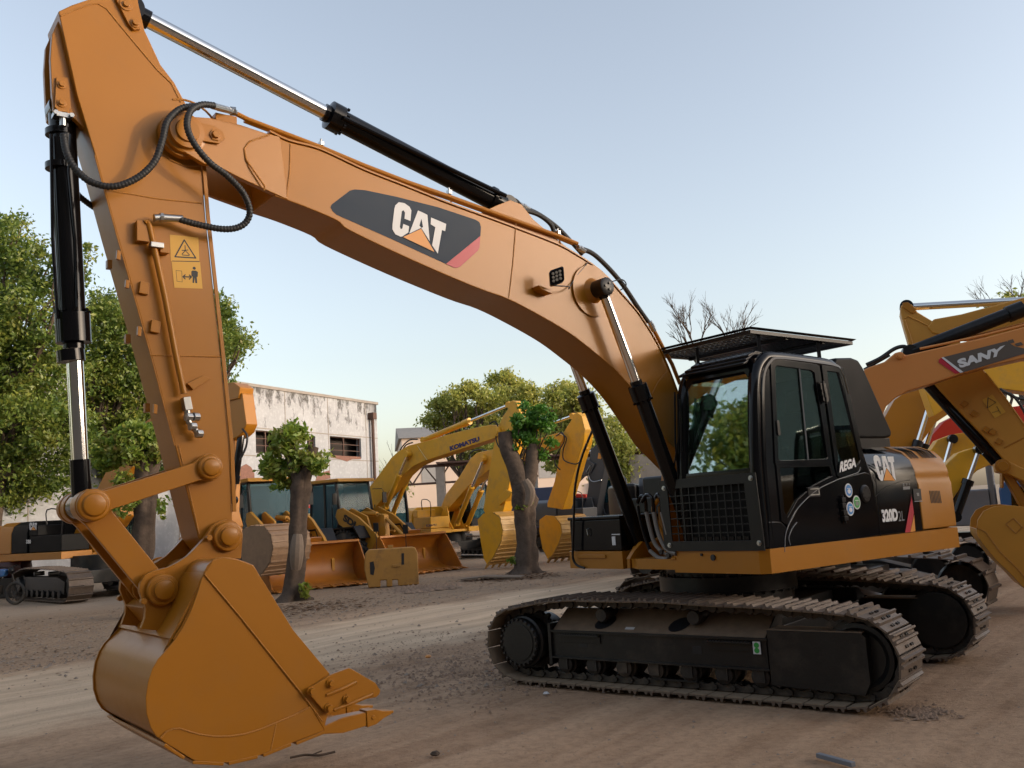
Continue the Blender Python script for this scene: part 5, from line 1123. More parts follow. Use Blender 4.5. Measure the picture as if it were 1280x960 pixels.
    m.prism([(X+.46, 1.20+bz), (X+.56, 1.24+bz), (X+.56, 1.18+bz), (X+.48, 1.16+bz)], -hw, hw)
    for k in (-.5, 0, .5): m.prism([(X+.40, 1.20+bz), (X+.5, 1.24+bz), (X+.58, 1.36+bz), (X+.5, 1.38+bz), (X+.36, 1.22+bz)], k*.8-.3, k*.8+.3) if k == 0 else None
    bk = m.build('loader_bucket', org, rt, bevel=.012)
    m = MB(fr); m.box(X+1.1, X+1.42, -hw-.02, hw+.02, .03+bz, .065+bz); m.build('cutting_edge', org, bk, bevel=.01)
    for k in range(8):
        y = -hw+.1+k*(2*hw-.2)/7; m = MB(fr); m.loft([[(X+1.3, y-.06, .0+bz), (X+1.3, y+.06, .0+bz), (X+1.3, y+.06, .1+bz), (X+1.3, y-.06, .1+bz)], [(X+1.58, y-.04, .02+bz), (X+1.58, y+.04, .02+bz), (X+1.58, y+.04, .04+bz), (X+1.58, y-.04, .04+bz)]]); m.build('bucket_tooth', org, bk, bevel=.006)
    return rt, arms
L2 = Fr(-6.2, 32.4, R(-40)); l2, arms2 = loader('wheel_loader', 'yellow wheel loader with lettering on its lift arm and a black tyre showing', L2, LYEL, LORG, GLB)
w = MB(L2); y_ = -.80-.046
def lxz(pts): return [(x, y_, z) for x, z in pts]
v_, f_2 = text_mesh('SDLG', .06); a0 = Vector((1.12, 2.03)); a1 = Vector((2.12, 1.53)); dn = Vector((-.11, -.22)); w.add([( (a0+(a1-a0)*u+dn*t_).x, y_-.008, (a0+(a1-a0)*u+dn*t_).y) for u, t_ in v_], f_2); w.build('arm_lettering', INK, arms2[1])
L1 = Fr(-7.95, 28.8, R(-54)); l1, _x = loader('wheel_loader', 'wheel loader with pale blue windshield behind the left pollarded trunk', L1, LYEL, LORG, GLB)
# ---- counterweight block standing on the ground ------------------------------------
g0 = ground(490, 733); CB = Fr(g0.x, g0.y, R(8)); cbt = thing('counterweight_block', 'scuffed yellow steel counterweight slab standing on edge beside the loader buckets', 'counterweight', CB)
m = MB(CB); sc_ = g0.y/1143; W_ = 33*sc_
H_ = 46*sc_
m.prism([(-W_*.86, 0), (-W_*.42, 0), (-W_*.42, .17), (-W_*.20, .17), (-W_*.20, 0), (W_*.02, 0), (W_*.02, .16), (W_*.22, .16), (W_*.22, 0), (W_, 0), (W_, H_*.84), (W_*.93, H_*.97), (W_*.8, H_), (-W_*.82, H_), (-W_*.95, H_*.9), (-W_, H_*.5)], 0, .38)
slab_ = m.build('slab', OLDY, cbt, bevel=.03, seg=3)
m = MB(CB); m.sheet([(W_*.38, -.004, H_*.55), (W_*.48, -.004, H_*.55), (W_*.5, -.004, H_*.85), (W_*.4, -.004, H_*.85)]); m.sheet([(-W_*.78, -.004, .35), (-W_*.66, -.004, .32), (-W_*.6, -.004, .5), (-W_*.64, -.004, .68), (-W_*.78, -.004, .66)]); m.build('dark_opening', INK, slab_)
m = MB(CB); m.box(W_*.05, W_*.36, -.03, 0, H_*.5, H_*.58).box(-W_*.1, W_*.1, .1, .2, H_, H_+.08); m.build('lifting_lug', OLDY, slab_, bevel=.01)
for q in ((470, 664), (507, 666)):
    x, z = CB.un(q[0], q[1], .2); m = MB(CB); m.path([(x, .2, H_-.02), (x, .2, z)], .012, n=6); m.box(x-.07, x+.07, .17, .23, z-.02, z+.22); m.build('marker_post', BLKM, cbt, bevel=.01)
# ================================================================== RIGHT HAND ROW
ST = Fr(3.75, 12.7, -.672, -1); SU = Fr(3.9, 12.9, R(-12)); r5 = thing('crawler_excavator', 'orange excavator with white lettering on a dark boom panel, directly behind the black cab', 'excavator', SU, 'excavators parked in the yard')
bg_undercarriage(ST, r5, 1.0); bg_house(SU, r5, .96, SAN, hoodm=BLKM, cwm=BLKM, cabm=BLKM, boxm=BLKM, cab=False)
A = Arm(SU, r5); A.near = -1
bm_ = A.slab('boom', [(1062,560),(1068,500),(1080,462),(1086,459),(1106,452),(1119,441),(1126,439),(1132,444),(1180,433),(1230,422),(1290,406),(1400,378),(1500,380),(1500,430),(1400,440),(1290,446),(1240,457),(1200,468),(1165,480),(1135,489),(1120,497),(1108,508),(1095,540),(1085,590)], .22, SAN)
w = MB(SU); 
decal(SU, -.22, [(1179,446.5),(1258,426.5),(1268,433),(1281,436),(1284,441),(1204,465.5)], w, d=-.008)
dk = w.build('logo_panel', paint('brown_grey_decal', (.09, .07, .055), .5), bm_)
w = MB(SU); decal(SU, -.22, [(1173.5,449.5),(1177,447),(1200,466),(1194,467.5),(1173,453)], w, d=-.008); w.build('red_stripe', REDD, dk)
w = MB(SU); decal(SU, -.22, [(1176.5,447.3),(1179,446.4),(1204,465.2),(1200,466.2)], w, d=-.012); w.build('white_stripe', WHT, dk)
w = MB(SU); text_on(SU, -.22, [(1195,450),(1256,431.5),(1251.5,444),(1200,460.5)], 'SANY', w, .06, d=-.014); w.build('white_lettering', WHT, dk)
w = MB(SU)
for q in ([(1259,426),(1266,424),(1268,428),(1261,430)], [(1268,430),(1276,427.5),(1279,431),(1271,433)]): decal(SU, -.22, q, w, d=-.008)
w.build('checker_decal', paint('brown_grey_decal', (.09, .07, .055), .5), dk)
A.bosses('boom_pin', [(1125,445)], -.22, .05, .05, SAN, bm_)
A.cyl('stick_cylinder', (1137,441), (1330,366), .74, .095, .05, mat=BLKM)
A.hose([(1083,456),(1100,448),(1118,436),(1130,433),(1137,437)], 0, .028, bm_); A.hose([(1080,462),(1098,452),(1112,444)], .1, .02, bm_)
m = MB(SU); m.path([A.p(q, -.15) for q in ((1150,436),(1180,430),(1230,419),(1290,404))], .018, n=8); m.path([A.p(q, .1) for q in ((1150,434),(1180,428),(1230,417),(1290,402))], .018, n=8); m.build('boom_pipe', SAN, bm_)
# yellow machine facing left, stick and bucket at the right edge
EF = Fr(13.8, 10.3, R(159)); r6 = thing('crawler_excavator', 'yellow excavator reaching in from the right edge with its sticker-marked stick and curled bucket', 'excavator', EF, 'excavators parked in the yard')
A = Arm(EF, r6); A.near = 1
A.slab('boom', [(1158,412),(1166,402),(1200,396),(1290,372),(1500,330),(1800,330),(1900,560),(1850,560),(1760,420),(1500,400),(1290,425),(1190,424),(1165,420)], .22, EYEL, yref=0)
sk_ = A.slab('stick', [(1125,390),(1126,382),(1133,377.5),(1140,381),(1147,390),(1167,402),(1180,409),(1200,427),(1236,470),(1257,496),(1282,532),(1300,570),(1318,620),(1312,640),(1300,636),(1279,604),(1233,549),(1200,515),(1175,488),(1160,470),(1137,432),(1130,408)], .2, EYEL)
m = MB(EF); P = [A.p(q, .205) for q in ((1131,398),(1135,395),(1150,402),(1166,410),(1174,414),(1172,424),(1142,432),(1131,400))]; m.path(P, .01, n=6); m.build('weld_seam', EYEL, sk_); m = MB(EF)
P = [A.p(q, .205) for q in ((1232,466),(1254,494),(1284,536))]; m.path(P, .012, n=6); m.build('weld_seam', EYEL, sk_); m = MB(EF); m.path([A.p(q, .205) for q in ((1255,560),(1282,546))], .01, n=6); m.build('weld_seam', YEL, sk_)
m = MB(EF); m.prism([EF.un(a, b, .2) for a, b in ((1128,379),(1135,378),(1145,387),(1142,392),(1138,391),(1128,384))], .2, .23); m.build('keeper_plate', YEL, sk_, bevel=.004)
m = MB(EF); decal(EF, .2, [(1227.5,500),(1240.5,493),(1257,515),(1243.5,523)], m, d=.012); stc = m.build('warning_sticker', YELD, sk_)
m = MB(EF); 
for a, b in (((1235,497),(1245,503)),((1245,503),(1234,510)),((1234,510),(1235,497)),((1240,516),(1249,513)),((1246,508),(1251,517))): m.bar(A.p(a, .216), A.p(b, .216), .012, .004)
m.build('warning_pictogram', INK, stc)
for q in ((1217,517),(1232,537),(1248,552),(1205,505),(1240,540)):
    m = MB(EF); x, _, z = A.p(q, .2); m.prism([(x-.06, z), (x, z+.05), (x+.05, z), (x, z-.05)], .2, .26); m.build('hose_bracket', YEL, sk_, bevel=.004)
A.cyl('stick_cylinder', (1420,368), (1133,384), .36, .09, .055, mat=BLKM)
A.cyl('bucket_cylinder', (1158,478), (1254,584), .93, .085, .045, y=.05, mat=BLK)
A.slab('idler_link', [(1246,578),(1252,574),(1260,576),(1290,590),(1310,604),(1306,614),(1284,604),(1258,592),(1248,590)], .26, EYEL); A.bosses('link_pin', [(1253,583),(1305,608)], .26, .10, .08, YEL, r6)
A.slab('bucket_link', [(1246,580),(1262,586),(1300,650),(1288,652)], .14, YEL)
A.slab('pipe', [(1252,590),(1255,590),(1255,610),(1252,610)], .12, YEL)
bk = A.bucket([(1221,661),(1222,650),(1229,639),(1242,633),(1261,631.5),(1285,634),(1310,655),(1325,700),(1318,748),(1296,746),(1280,735),(1265,719),(1244,699),(1229,680),(1222,669)], .5, EYEL, ribs=(6, 16), teeth=((1318,744),(1345,752)), sidem=EYEL, wear=False)
m = MB(EF); P = [A.p(q, .505) for q in ((1267,648),(1278,659),(1270,667),(1257.5,655),(1267,648))]; m.path(P, .006, n=6); P = [A.p(q, .505) for q in ((1222,660),(1232,665),(1250,690),(1273,712),(1285,728))]; m.path(P, .005, n=6); m.build('side_mark', YEL, bk)
bg_undercarriage(EF, r6, 1.0); bg_house(EF, r6, 1.0, YEL, cabm=BLK)
# tracks and booms of the machines behind
M3T = Fr(5.75, 16.6, -.672, -1); M3 = Fr(5.0, 17.6, R(-14)); r7 = thing('crawler_excavator', 'yellow excavator with chrome rod over a black boom cylinder beside the blue truck', 'excavator', M3, 'excavators parked in the yard')
bg_undercarriage(M3T, r7, 1.0); A = Arm(M3, r7); A.near = -1
A.slab('boom', [(1150,640),(1166,600),(1185,578),(1198,566),(1215,560),(1240,556),(1290,560),(1400,575),(1400,600),(1290,590),(1240,580),(1222,588),(1204,604),(1190,626),(1180,650)], .22, KOM); A.cyl('boom_cylinder', (1194,646), (1224,562), .55, .085, .04, y=-.34, mat=BLK)
A.cyl('boom_cylinder', (1180,646), (1215,566), .55, .085, .04, y=.34, mat=BLK)
m = MB(M3); m.box(-2.4, 1.0, -1.3, 1.3, 1.05, 1.3); m.build('upper_frame', BLUEP, r7, bevel=.02)
M4 = Fr(4.9, 20.6, R(-12)); r8 = thing('crawler_excavator', 'yellow excavator with a curved boom and chrome rod seen just over the engine hood', 'excavator', M4, 'excavators parked in the yard')
A = Arm(M4, r8); A.near = -1; bg_undercarriage(Fr(4.9, 20.6, -.672, -1), r8, 1.0); bg_house(M4, r8, .95, KOM, cabm=BLKM, cab=False)
A.slab('boom', [(1130,640),(1140,600),(1160,568),(1172,550),(1190,543),(1210,540),(1240,548),(1300,560),(1300,585),(1240,566),(1222,562),(1200,568),(1188,578),(1175,600),(1165,640)], .22, KOM); A.bosses('rod_pin', [(1190,549)], -.22, .1, .14, BLKM, r8)
A.cyl('boom_cylinder', (1168,625), (1190,549), .45, .08, .05, y=-.34, mat=BLKM)
M5 = Fr(5.4, 17.9+6.4, R(-8)); r9 = thing('crawler_excavator', 'yellow excavator with a tall arched boom filling the gap under the orange boom', 'excavator', M5, 'excavators parked in the yard')
A = Arm(M5, r9); A.near = -1; bg_undercarriage(Fr(5.4, 24.3, -.672, -1), r9, 1.0); bg_house(M5, r9, 1.0, KOM, cabm=BLKM, cab=False)
A.slab('boom', [(1085,640),(1092,570),(1104,525),(1118,500),(1140,484),(1170,474),(1210,480),(1260,500),(1260,530),(1210,512),(1188,516),(1170,528),(1158,545),(1140,570),(1125,640)], .24, YEL); A.cyl('boom_cylinder', (1120,640), (1166,492), .6, .1, .07, y=-.36, mat=BLKM); A.cyl('boom_cylinder', (1130,640), (1176,500), .6, .1, .07, y=.36, mat=BLKM)
M6 = Fr(7.5, 29.0, R(-8)); r10 = thing('crawler_excavator', 'red excavator boom glimpsed below the orange boom', 'excavator', M6, 'excavators parked in the yard')
A = Arm(M6, r10); A.near = -1; bg_undercarriage(M6, r10, 1.0); bg_house(M6, r10, 1.0, REDP, cabm=BLKM, cab=False)
A.slab('boom', [(1130,620),(1140,580),(1160,550),(1180,527),(1196,519),(1240,512),(1290,505),(1340,520),(1340,545),(1290,535),(1240,540),(1200,545),(1180,555),(1165,590),(1158,620)], .24, REDP)
M7 = Fr(16.5, 17.5, R(170)); r11 = thing('crawler_excavator', 'farther yellow excavator whose boom crosses behind the stick at the right edge', 'excavator', M7, 'excavators parked in the yard')
A = Arm(M7, r11); A.near = 1
bm_ = A.slab('boom', [(1150,470),(1180,440),(1215,426),(1262,424),(1330,440),(1450,520),(1500,640),(1460,640),(1390,560),(1300,492),(1250,486),(1215,492),(1190,505),(1168,520)], .24, KOM); A.hose([(1238,488),(1262,492),(1275,505),(1283,520)], .3, .03, bm_); A.hose([(1250,486),(1270,497),(1290,500)], .3, .03, bm_)
bg_undercarriage(M7, r11, 1.0); bg_house(M7, r11, 1.0, KOM, cabm=BLKM, cab=False)
# blue truck behind
BT = Fr(11.0, 21.5, R(-28)); rt_ = thing('blue_truck', 'blue truck with a grey box standing behind the right hand tracks', 'truck', BT)
BT.W0 = BT.W; BT.W = lambda x, y, z: BT.W0(x*.7, y*.7, z*.7)
m = MB(BT); m.prism([(.2, .9), (2.3, .9), (2.35, 1.7), (1.95, 2.45), (.35, 2.5), (.2, 2.3)], -1.05, 1.05); cbk = m.build('cab', BLUEP, rt_, bevel=.06)
for y in (-1.056, 1.05): m = MB(BT); m.prism([(.5, 1.65), (1.9, 1.65), (1.72, 2.3), (.55, 2.33)], y, y+.006); m.build('side_window', GLD, cbk)
m = MB(BT); m.loft([[(2.36, -.95, 1.7), (2.36, .95, 1.7), (2.02, .9, 2.38), (2.02, -.9, 2.38)], [(2.37, -.95, 1.71), (2.37, .95, 1.71), (2.03, .9, 2.39), (2.03, -.9, 2.39)]]); m.build('windshield', GLB, cbk)
m = MB(BT); m.box(-3.6, -.1, -1.1, 1.1, 1.15, 2.3); m.box(-.1, .1, -1.0, 1.0, 1.2, 3.3); m.build('cargo_box', GREYP, rt_, bevel=.04)
m = MB(BT); m.box(-3.6, 2.2, -.4, .4, .7, .92); m.build('chassis', BLKM, rt_, bevel=.02)
for x in (1.3, -2.4):
    for y in (-.95, .95): m = MB(BT); m.lathe((x, y-.14, .48), (x, y+.14, .48), [(0, .25), (.05, .42), (.2, .48), (.8, .48), (.95, .42), (1, .25)], 28); m.build('wheel', RUBT, rt_)
# ================================================================== TREES
def leaf_mat(name, cols, sc=1.2):
    m, n, l, b = nt(name); n.remove(b); o = n['Material Output']; tc = n.new('ShaderNodeTexCoord'); no = n.new('ShaderNodeTexNoise'); no.inputs['Scale'].default_value = sc; no.inputs['Detail'].default_value = 3
    l.new(tc.outputs['Object'], no.inputs['Vector']); ge = n.new('ShaderNodeNewGeometry')
    ad = n.new('ShaderNodeMath'); ad.operation = 'MULTIPLY_ADD'; l.new(ge.outputs['Random Per Island'], ad.inputs[0]); ad.inputs[1].default_value = .5; 
    sb = n.new('ShaderNodeMapRange'); sb.inputs['From Min'].default_value = .3; sb.inputs['From Max'].default_value = .7; sb.inputs['To Min'].default_value = -.05; sb.inputs['To Max'].default_value = .55; l.new(no.outputs['Fac'], sb.inputs['Value']); l.new(sb.outputs[0], ad.inputs[2])
    cr = n.new('ShaderNodeValToRGB'); e = cr.color_ramp.elements; e[0].color = (*cols[0], 1); e[1].color = (*cols[-1], 1)
    for i, c in enumerate(cols[1:-1]): q = e.new((i+1)/(len(cols)-1)); q.color = (*c, 1)
    l.new(ad.outputs[0], cr.inputs[0])
    d = n.new('ShaderNodeBsdfDiffuse'); t = n.new('ShaderNodeBsdfTranslucent'); g = n.new('ShaderNodeBsdfGlossy'); g.inputs['Roughness'].default_value = .45; g.inputs['Color'].default_value = (.5, .5, .5, 1)
    l.new(cr.outputs[0], d.inputs[0]); l.new(cr.outputs[0], t.inputs[0]); m1 = n.new('ShaderNodeMixShader'); m1.inputs[0].default_value = .4; l.new(d.outputs[0], m1.inputs[1]); l.new(t.outputs[0], m1.inputs[2])
    m2 = n.new('ShaderNodeMixShader'); m2.inputs[0].default_value = .06; l.new(m1.outputs[0], m2.inputs[1]); l.new(g.outputs[0], m2.inputs[2]); l.new(m2.outputs[0], o.inputs[0]); return m
LF1 = leaf_mat('camphor_leaves', [(.045, .09, .015), (.12, .19, .03), (.22, .27, .045), (.36, .34, .06)], .8)
LF2 = leaf_mat('young_leaves', [(.09, .18, .025), (.20, .30, .04), (.32, .38, .06), (.36, .26, .08)], 1.6)
LF3 = leaf_mat('bright_leaves', [(.06, .17, .02), (.10, .25, .03), (.16, .31, .04)], 1.6)
LF4 = leaf_mat('distant_leaves', [(.17, .22, .05), (.33, .37, .075), (.48, .47, .11), (.56, .50, .14)], .3)
rng = np.random.default_rng(5)
def crown(name, blobs, nleaf, size, mat, parent, clump=.35, hollow=.45, perclump=40):
    """blobs: (centre, rx, rz) in world; leaves sit in clumps spread through each ellipsoid"""
    vol = np.array([b[1]**2*b[2] for b in blobs])**.8; cnt = (nleaf*vol/vol.sum()).astype(int); C = []
    for (c, rx, rz), k in zip(blobs, cnt):
        nc = max(3, k//perclump); d = rng.normal(size=(nc, 3)); d /= np.linalg.norm(d, axis=1)[:, None]; r = hollow+(1-hollow)*rng.random(nc)**.6
        cc = d*r[:, None]*np.array([rx, rx, rz]); cs = clump*(.5+rng.random(nc)); w = rng.integers(0, nc, k)
        p = cc[w]+rng.normal(size=(k, 3))*cs[w][:, None]*np.array([.55, .55, .38])+np.array(tuple(c)); C.append(p)
    P = np.concatenate(C); N = len(P); a = rng.normal(size=(N, 3)); a /= np.linalg.norm(a, axis=1)[:, None]; b = rng.normal(size=(N, 3))+np.array([0, 0, .3]); b -= a*(a*b).sum(1)[:, None]; b /= np.linalg.norm(b, axis=1)[:, None]
    s = size*(.6+.8*rng.random(N))[:, None]; V = np.stack([P-a*s*.55, P+b*s*.26, P+a*s*.55, P-b*s*.26], 1).reshape(-1, 3)
    inv = np.array(RM[parent.name]); V = V@inv[:3, :3].T+inv[:3, 3]
    me = mesh_np(name, V, np.arange(4*N).reshape(N, 4), smooth=False); me.materials.append(mat); o = bpy.data.objects.new(name, me); COL.objects.link(o); o.parent = parent; RM[o.name] = RM[parent.name]; return o
def limb(mb, a, b, r0, r1, wob=.1, n=6):
    a, b = Vector(a), Vector(b); L = (b-a).length; P = [a]
    for i in range(1, n): t = i/n; P.append(a.lerp(b, t)+Vector((rnd.uniform(-1, 1), rnd.uniform(-1, 1), rnd.uniform(-.5, .8)))*L*wob*.35*math.sin(math.pi*t)*1.0)
    P.append(b); mb.path(P, lambda t: r0+(r1-r0)*t, n=8, smooth=2, raw=True); return P
def ctr(px, py, d):   # world point at distance d along the view of a pixel
    r = ray(px, py); return O+r*(d/r.y)
def twigs(mb, p, d, L, r, depth, spread=.5):
    q = p+d*L; m_ = p.lerp(q, .5)+Vector((rnd.uniform(-1, 1), rnd.uniform(-1, 1), rnd.uniform(-1, 1)))*L*.06
    mb.path([p, m_, q], lambda t: r*(1-.4*t), n=5 if depth > 1 else 4, raw=True)
    if depth <= 0: return
    for k in range(rnd.choice((2, 3, 3))):
        dd = (d+Vector((rnd.uniform(-1, 1), rnd.uniform(-1, 1), rnd.uniform(-.3, .7)))*spread).normalized()
        twigs(mb, p.lerp(q, rnd.uniform(.55, 1)), dd, L*rnd.uniform(.55, .85), r*.62, depth-1, spread)
def big_tree(label, base, blobs_px, d, nleaf, size, mat, tr=.22, group='leafy trees behind the machines', clump=.35, fork=None, ddepth=1.5, bare=0, perclump=40, name='leafy_tree'):
    r_ = thing(name, label, 'tree', loc=base, group=group); k = d/FOC
    bl = [(ctr(px, py, d+rnd.uniform(-1, 1)*ddepth), rp*k, rp*k*(asp[0] if asp else .8)) for px, py, rp, *asp in blobs_px]
    m = MB(); top = sum((b[0] for b in bl), Vector())/len(bl); fk = Vector(base).lerp(top, .45 if fork is None else fork); fk.x = base[0]+(top.x-base[0])*.3; fk.y = base[1]+(top.y-base[1])*.3
    limb(m, base, fk, tr*1.25, tr*.8, .05)
    for c, rx, rz in bl:
        P = limb(m, fk, c, tr*.5, tr*.12, .2)
        for j in range(3): q = c+Vector((rnd.uniform(-1, 1)*rx, rnd.uniform(-1, 1)*rx, rnd.uniform(-.4, 1)*rz))*.8; limb(m, P[3 if len(P) > 3 else 1], q, tr*.18, tr*.04, .2)
        for j in range(bare): twigs(m, c, Vector((rnd.uniform(-.6, .6), rnd.uniform(-.6, .6), 1)).normalized(), rz*.7, tr*.12, 3)
    m.build('trunk', BARK, r_); crown('crown', bl, nleaf, size, mat, r_, clump, perclump=perclump); return r_
B_ = lambda px, d: (ctr(px, 650, d).x, d, 0)
big_tree('tall leafy tree at the far left edge behind the big hydraulic cylinder', B_(-10, 34), [(15,300,42),(60,335,48),(-20,350,60),(45,400,60),(0,450,65),(60,480,55),(20,530,60),(75,545,50),(10,600,45),(60,590,50,.6),(-50,420,60),(-60,540,60),(98,316,16),(5,285,26)], 34, 62000, .155, LF1, .28, clump=.46, perclump=75)
big_tree('leafy tree between the bucket cylinder and the stick', B_(150, 38), [(135,405,34),(160,430,38),(120,450,30),(165,480,42),(125,520,40),(185,530,40),(150,560,44),(205,580,35),(100,590,38,.6),(130,380,22)], 38, 42000, .16, LF1, .26, clump=.46, perclump=75)
big_tree('leafy tree showing just right of the stick beside the white building', B_(250, 42), [(262,408,32),(285,430,28),(240,440,42),(255,480,38),(270,388,20),(302,424,10)], 42, 20000, .175, LF1, .24, clump=.46, perclump=70)
big_tree('yellowish leafy tree over the lettered yellow boom, leftmost of the distant crowns', B_(580, 70), [(550,508,13),(567,499,14),(583,487,12),(600,494,13),(612,505,14),(537,524,9),(556,527,14),(578,515,14),(597,522,15),(615,532,15),(574,545,14),(598,552,18),(622,560,16),(560,560,10),(585,578,14),(612,585,16)], 70, 20000, .26, LF4, .3, clump=.5, perclump=45, ddepth=2)
big_tree('yellowish leafy tree with bare twigs on top behind the pollarded trunk', B_(650, 74), [(618,477,10),(632,472,11),(645,484,13),(660,492,14),(628,495,13),(645,508,15),(668,512,15),(630,522,15),(655,535,18),(672,545,18),(660,565,18)], 74, 18000, .26, LF4, .3, clump=.5, bare=2, perclump=45, ddepth=2)
big_tree('yellowish leafy tree just left of the black boom cylinder, rightmost of the distant crowns', B_(710, 68), [(690,497,12),(704,488,13),(719,492,13),(734,502,13),(696,514,14),(715,513,16),(737,521,14),(748,536,11),(700,535,16),(724,538,17),(690,555,15),(712,560,17),(738,556,15),(726,580,16),(698,580,14)], 68, 20000, .26, LF4, .3, clump=.5, bare=1, perclump=45, ddepth=2)
big_tree('small leafy tree glimpsed between boom cylinder and boom', B_(770, 62), [(765,535,14),(775,560,20),(770,590,22)], 62, 5000, .24, LF4, .2, clump=.7, perclump=20)
big_tree('low shrubby tree right of the white building', B_(483, 80), [(482,600,12),(490,612,14)], 80, 3000, .26, LF4, .12, clump=.7, perclump=20)
big_tree('sparse leafy tree at the right edge above the black stick cylinder', B_(1262, 60), [(1245,385,10),(1262,372,8),(1268,392,12),(1285,380,12)], 60, 1000, .3, LF4, .2, clump=.6, bare=4, perclump=14)
for (px, py, d, L, lab, n_) in ((870, 440, 58, 1.9, 'bare tree with fine twigs above the roof guard, left of the two', 5), (915, 440, 60, 1.7, 'bare tree with fine twigs above the roof guard, right of the two', 5), (1268, 420, 56, 2.2, 'bare tree at the right edge over the excavator booms', 4), (475, 640, 70, 2.6, 'thin bare sapling beside the white building', 2)):
    base = ctr(px, py, d); r_ = thing('bare_tree', lab, 'tree', loc=(base.x, base.y, 0), group='bare trees against the sky'); m = MB(); limb(m, (base.x, base.y, 0), base, .22, .12, .03)
    for k in range(n_): twigs(m, base-Vector((0, 0, rnd.uniform(0, 1))), Vector((rnd.uniform(-.7, .7), rnd.uniform(-.4, .4), 1)).normalized(), L*rnd.uniform(.7, 1), .055, 4 if n_ > 2 else 3, .55)
    m.build('trunk', BARK, r_)
# pollarded trunks in the yard
def pollard(label, path_px, d, widths, blobs, nleaf, size, mat, stubs=(), sprouts=(), clump=.13, hollow=.35):
    base = ctr(*path_px[0], d); base.z = 0; r_ = thing('pollarded_tree', label, 'tree', loc=base, group='pollarded trees along the yard road'); k = d/FOC
    P = [Vector((ctr(a, b, d).x, d, max(-.1, ctr(a, b, d).z))) for a, b in path_px]; P = catmull(P, 4); W = np.interp(np.linspace(0, 1, len(P)), np.linspace(0, 1, len(widths)), [w*k/2 for w in widths])
    m = MB(); n = 26; rings = []
    for i, p in enumerate(P):
        ring = []
        for j in range(n):
            a = 2*math.pi*j/n; flare = 1+(.14*math.sin(3*a+1)+.09*math.sin(5*a+2))*(2.2 if i < 3 else 1); rr_ = W[i]*flare*(1+.05*math.sin(7*a+i*1.3)+.05*math.sin(i*2.1+3*a)); ring.append(p+Vector((math.cos(a)*rr_, math.sin(a)*rr_, 0)))
        rings.append(ring)
    m.loft(rings, raw=True)
    for pts, w0, w1 in stubs:
        Q = [ctr(a, b, d) for a, b in pts]; m.path(Q, lambda t: (w0+(w1-w0)*t)*k/2, n=14, smooth=4, raw=True)
    tk = m.build('trunk', BARK, r_, sharp=60)
    bl = [(ctr(a, b, d+rnd.uniform(-.2, .2)), rp*k, rp*k*.85) for a, b, rp in blobs]
    m = MB()
    for c, rx, rz in bl: limb(m, P[-1]-Vector((0, 0, .1)), c, .035, .012, .2)
    m.build('branch', BARK, r_); crown('crown', bl, nleaf, size, mat, r_, clump, hollow, perclump=34)
    if sprouts:
        for a, b, rp in sprouts: crown('sprout', [(ctr(a, b, d-.25), rp*k, rp*k*1.1)], 60, size, LF2, r_, .06, .2, perclump=14)
    return r_, tk
pl1, tk = pollard('pollarded tree with a round leafy top standing left of the loader buckets', [(362,752),(366,735),(370,690),(372,650),(375,610),(378,590)], 22.0, [42,24,20,20,24,17], [(350,555,18),(365,545,18),(370,575,24),(345,585,18),(392,580,16),(360,600,18),(335,580,12),(400,575,10),(362,535,8)], 4200, .14, LF2, stubs=[(((377,612),(386,580),(392,558)), 17, 13), (((375,615),(366,585),(362,568)), 13, 9)], sprouts=[(382,733,7),(380,744,6)])
m = MB(); m.path([ctr(372,668,21.55), ctr(371,690,21.50), ctr(370,712,21.55)], lambda t: .10+.06*math.sin(math.pi*t), n=10, smooth=4, raw=True); m.build('bark_scar', WOODC, tk)
pl2, tk = pollard('forked pollarded tree with one bare cut limb and a bright green tuft', [(655,722),(656,710),(657,680),(655,650),(654,625),(652,605)], 26.5, [58,30,23,24,30,24], [(665,528,16),(650,524,12),(680,532,12),(660,548,12),(674,514,9),(690,552,7),(644,543,9),(655,508,7),(690,520,6),(678,566,8),(640,562,6)], 4600, .115, LF3, stubs=[(((654,620),(645,585),(634,560),(631,540)), 26, 17), (((656,615),(664,585),(665,555)), 22, 14)], sprouts=[(652,632,8),(660,630,6),(640,702,5)])
m = MB(); m.path([ctr(656,600,25.9), ctr(663,615,25.9), ctr(660,632,25.9)], lambda t: .10+.05*math.sin(math.pi*t), n=10, smooth=4, raw=True); m.build('bark_scar', WOODC, tk)
pl3, tk = pollard('pollarded tree behind the bucket link at the left', [(176,775),(177,760),(178,700),(180,650),(182,600),(184,575)], 20.0, [36,26,24,24,27,28], [(165,545,22),(190,545,20),(150,560,20),(140,580,16),(175,570,18),(205,560,14),(160,600,14),(130,560,12),(150,625,10),(200,630,8)], 6000, .12, LF2, stubs=[(((182,600),(178,570),(176,552)), 22, 16), (((184,600),(192,575),(198,560)), 22, 16)], sprouts=[(165,632,8),(200,640,8),(152,640,6)])
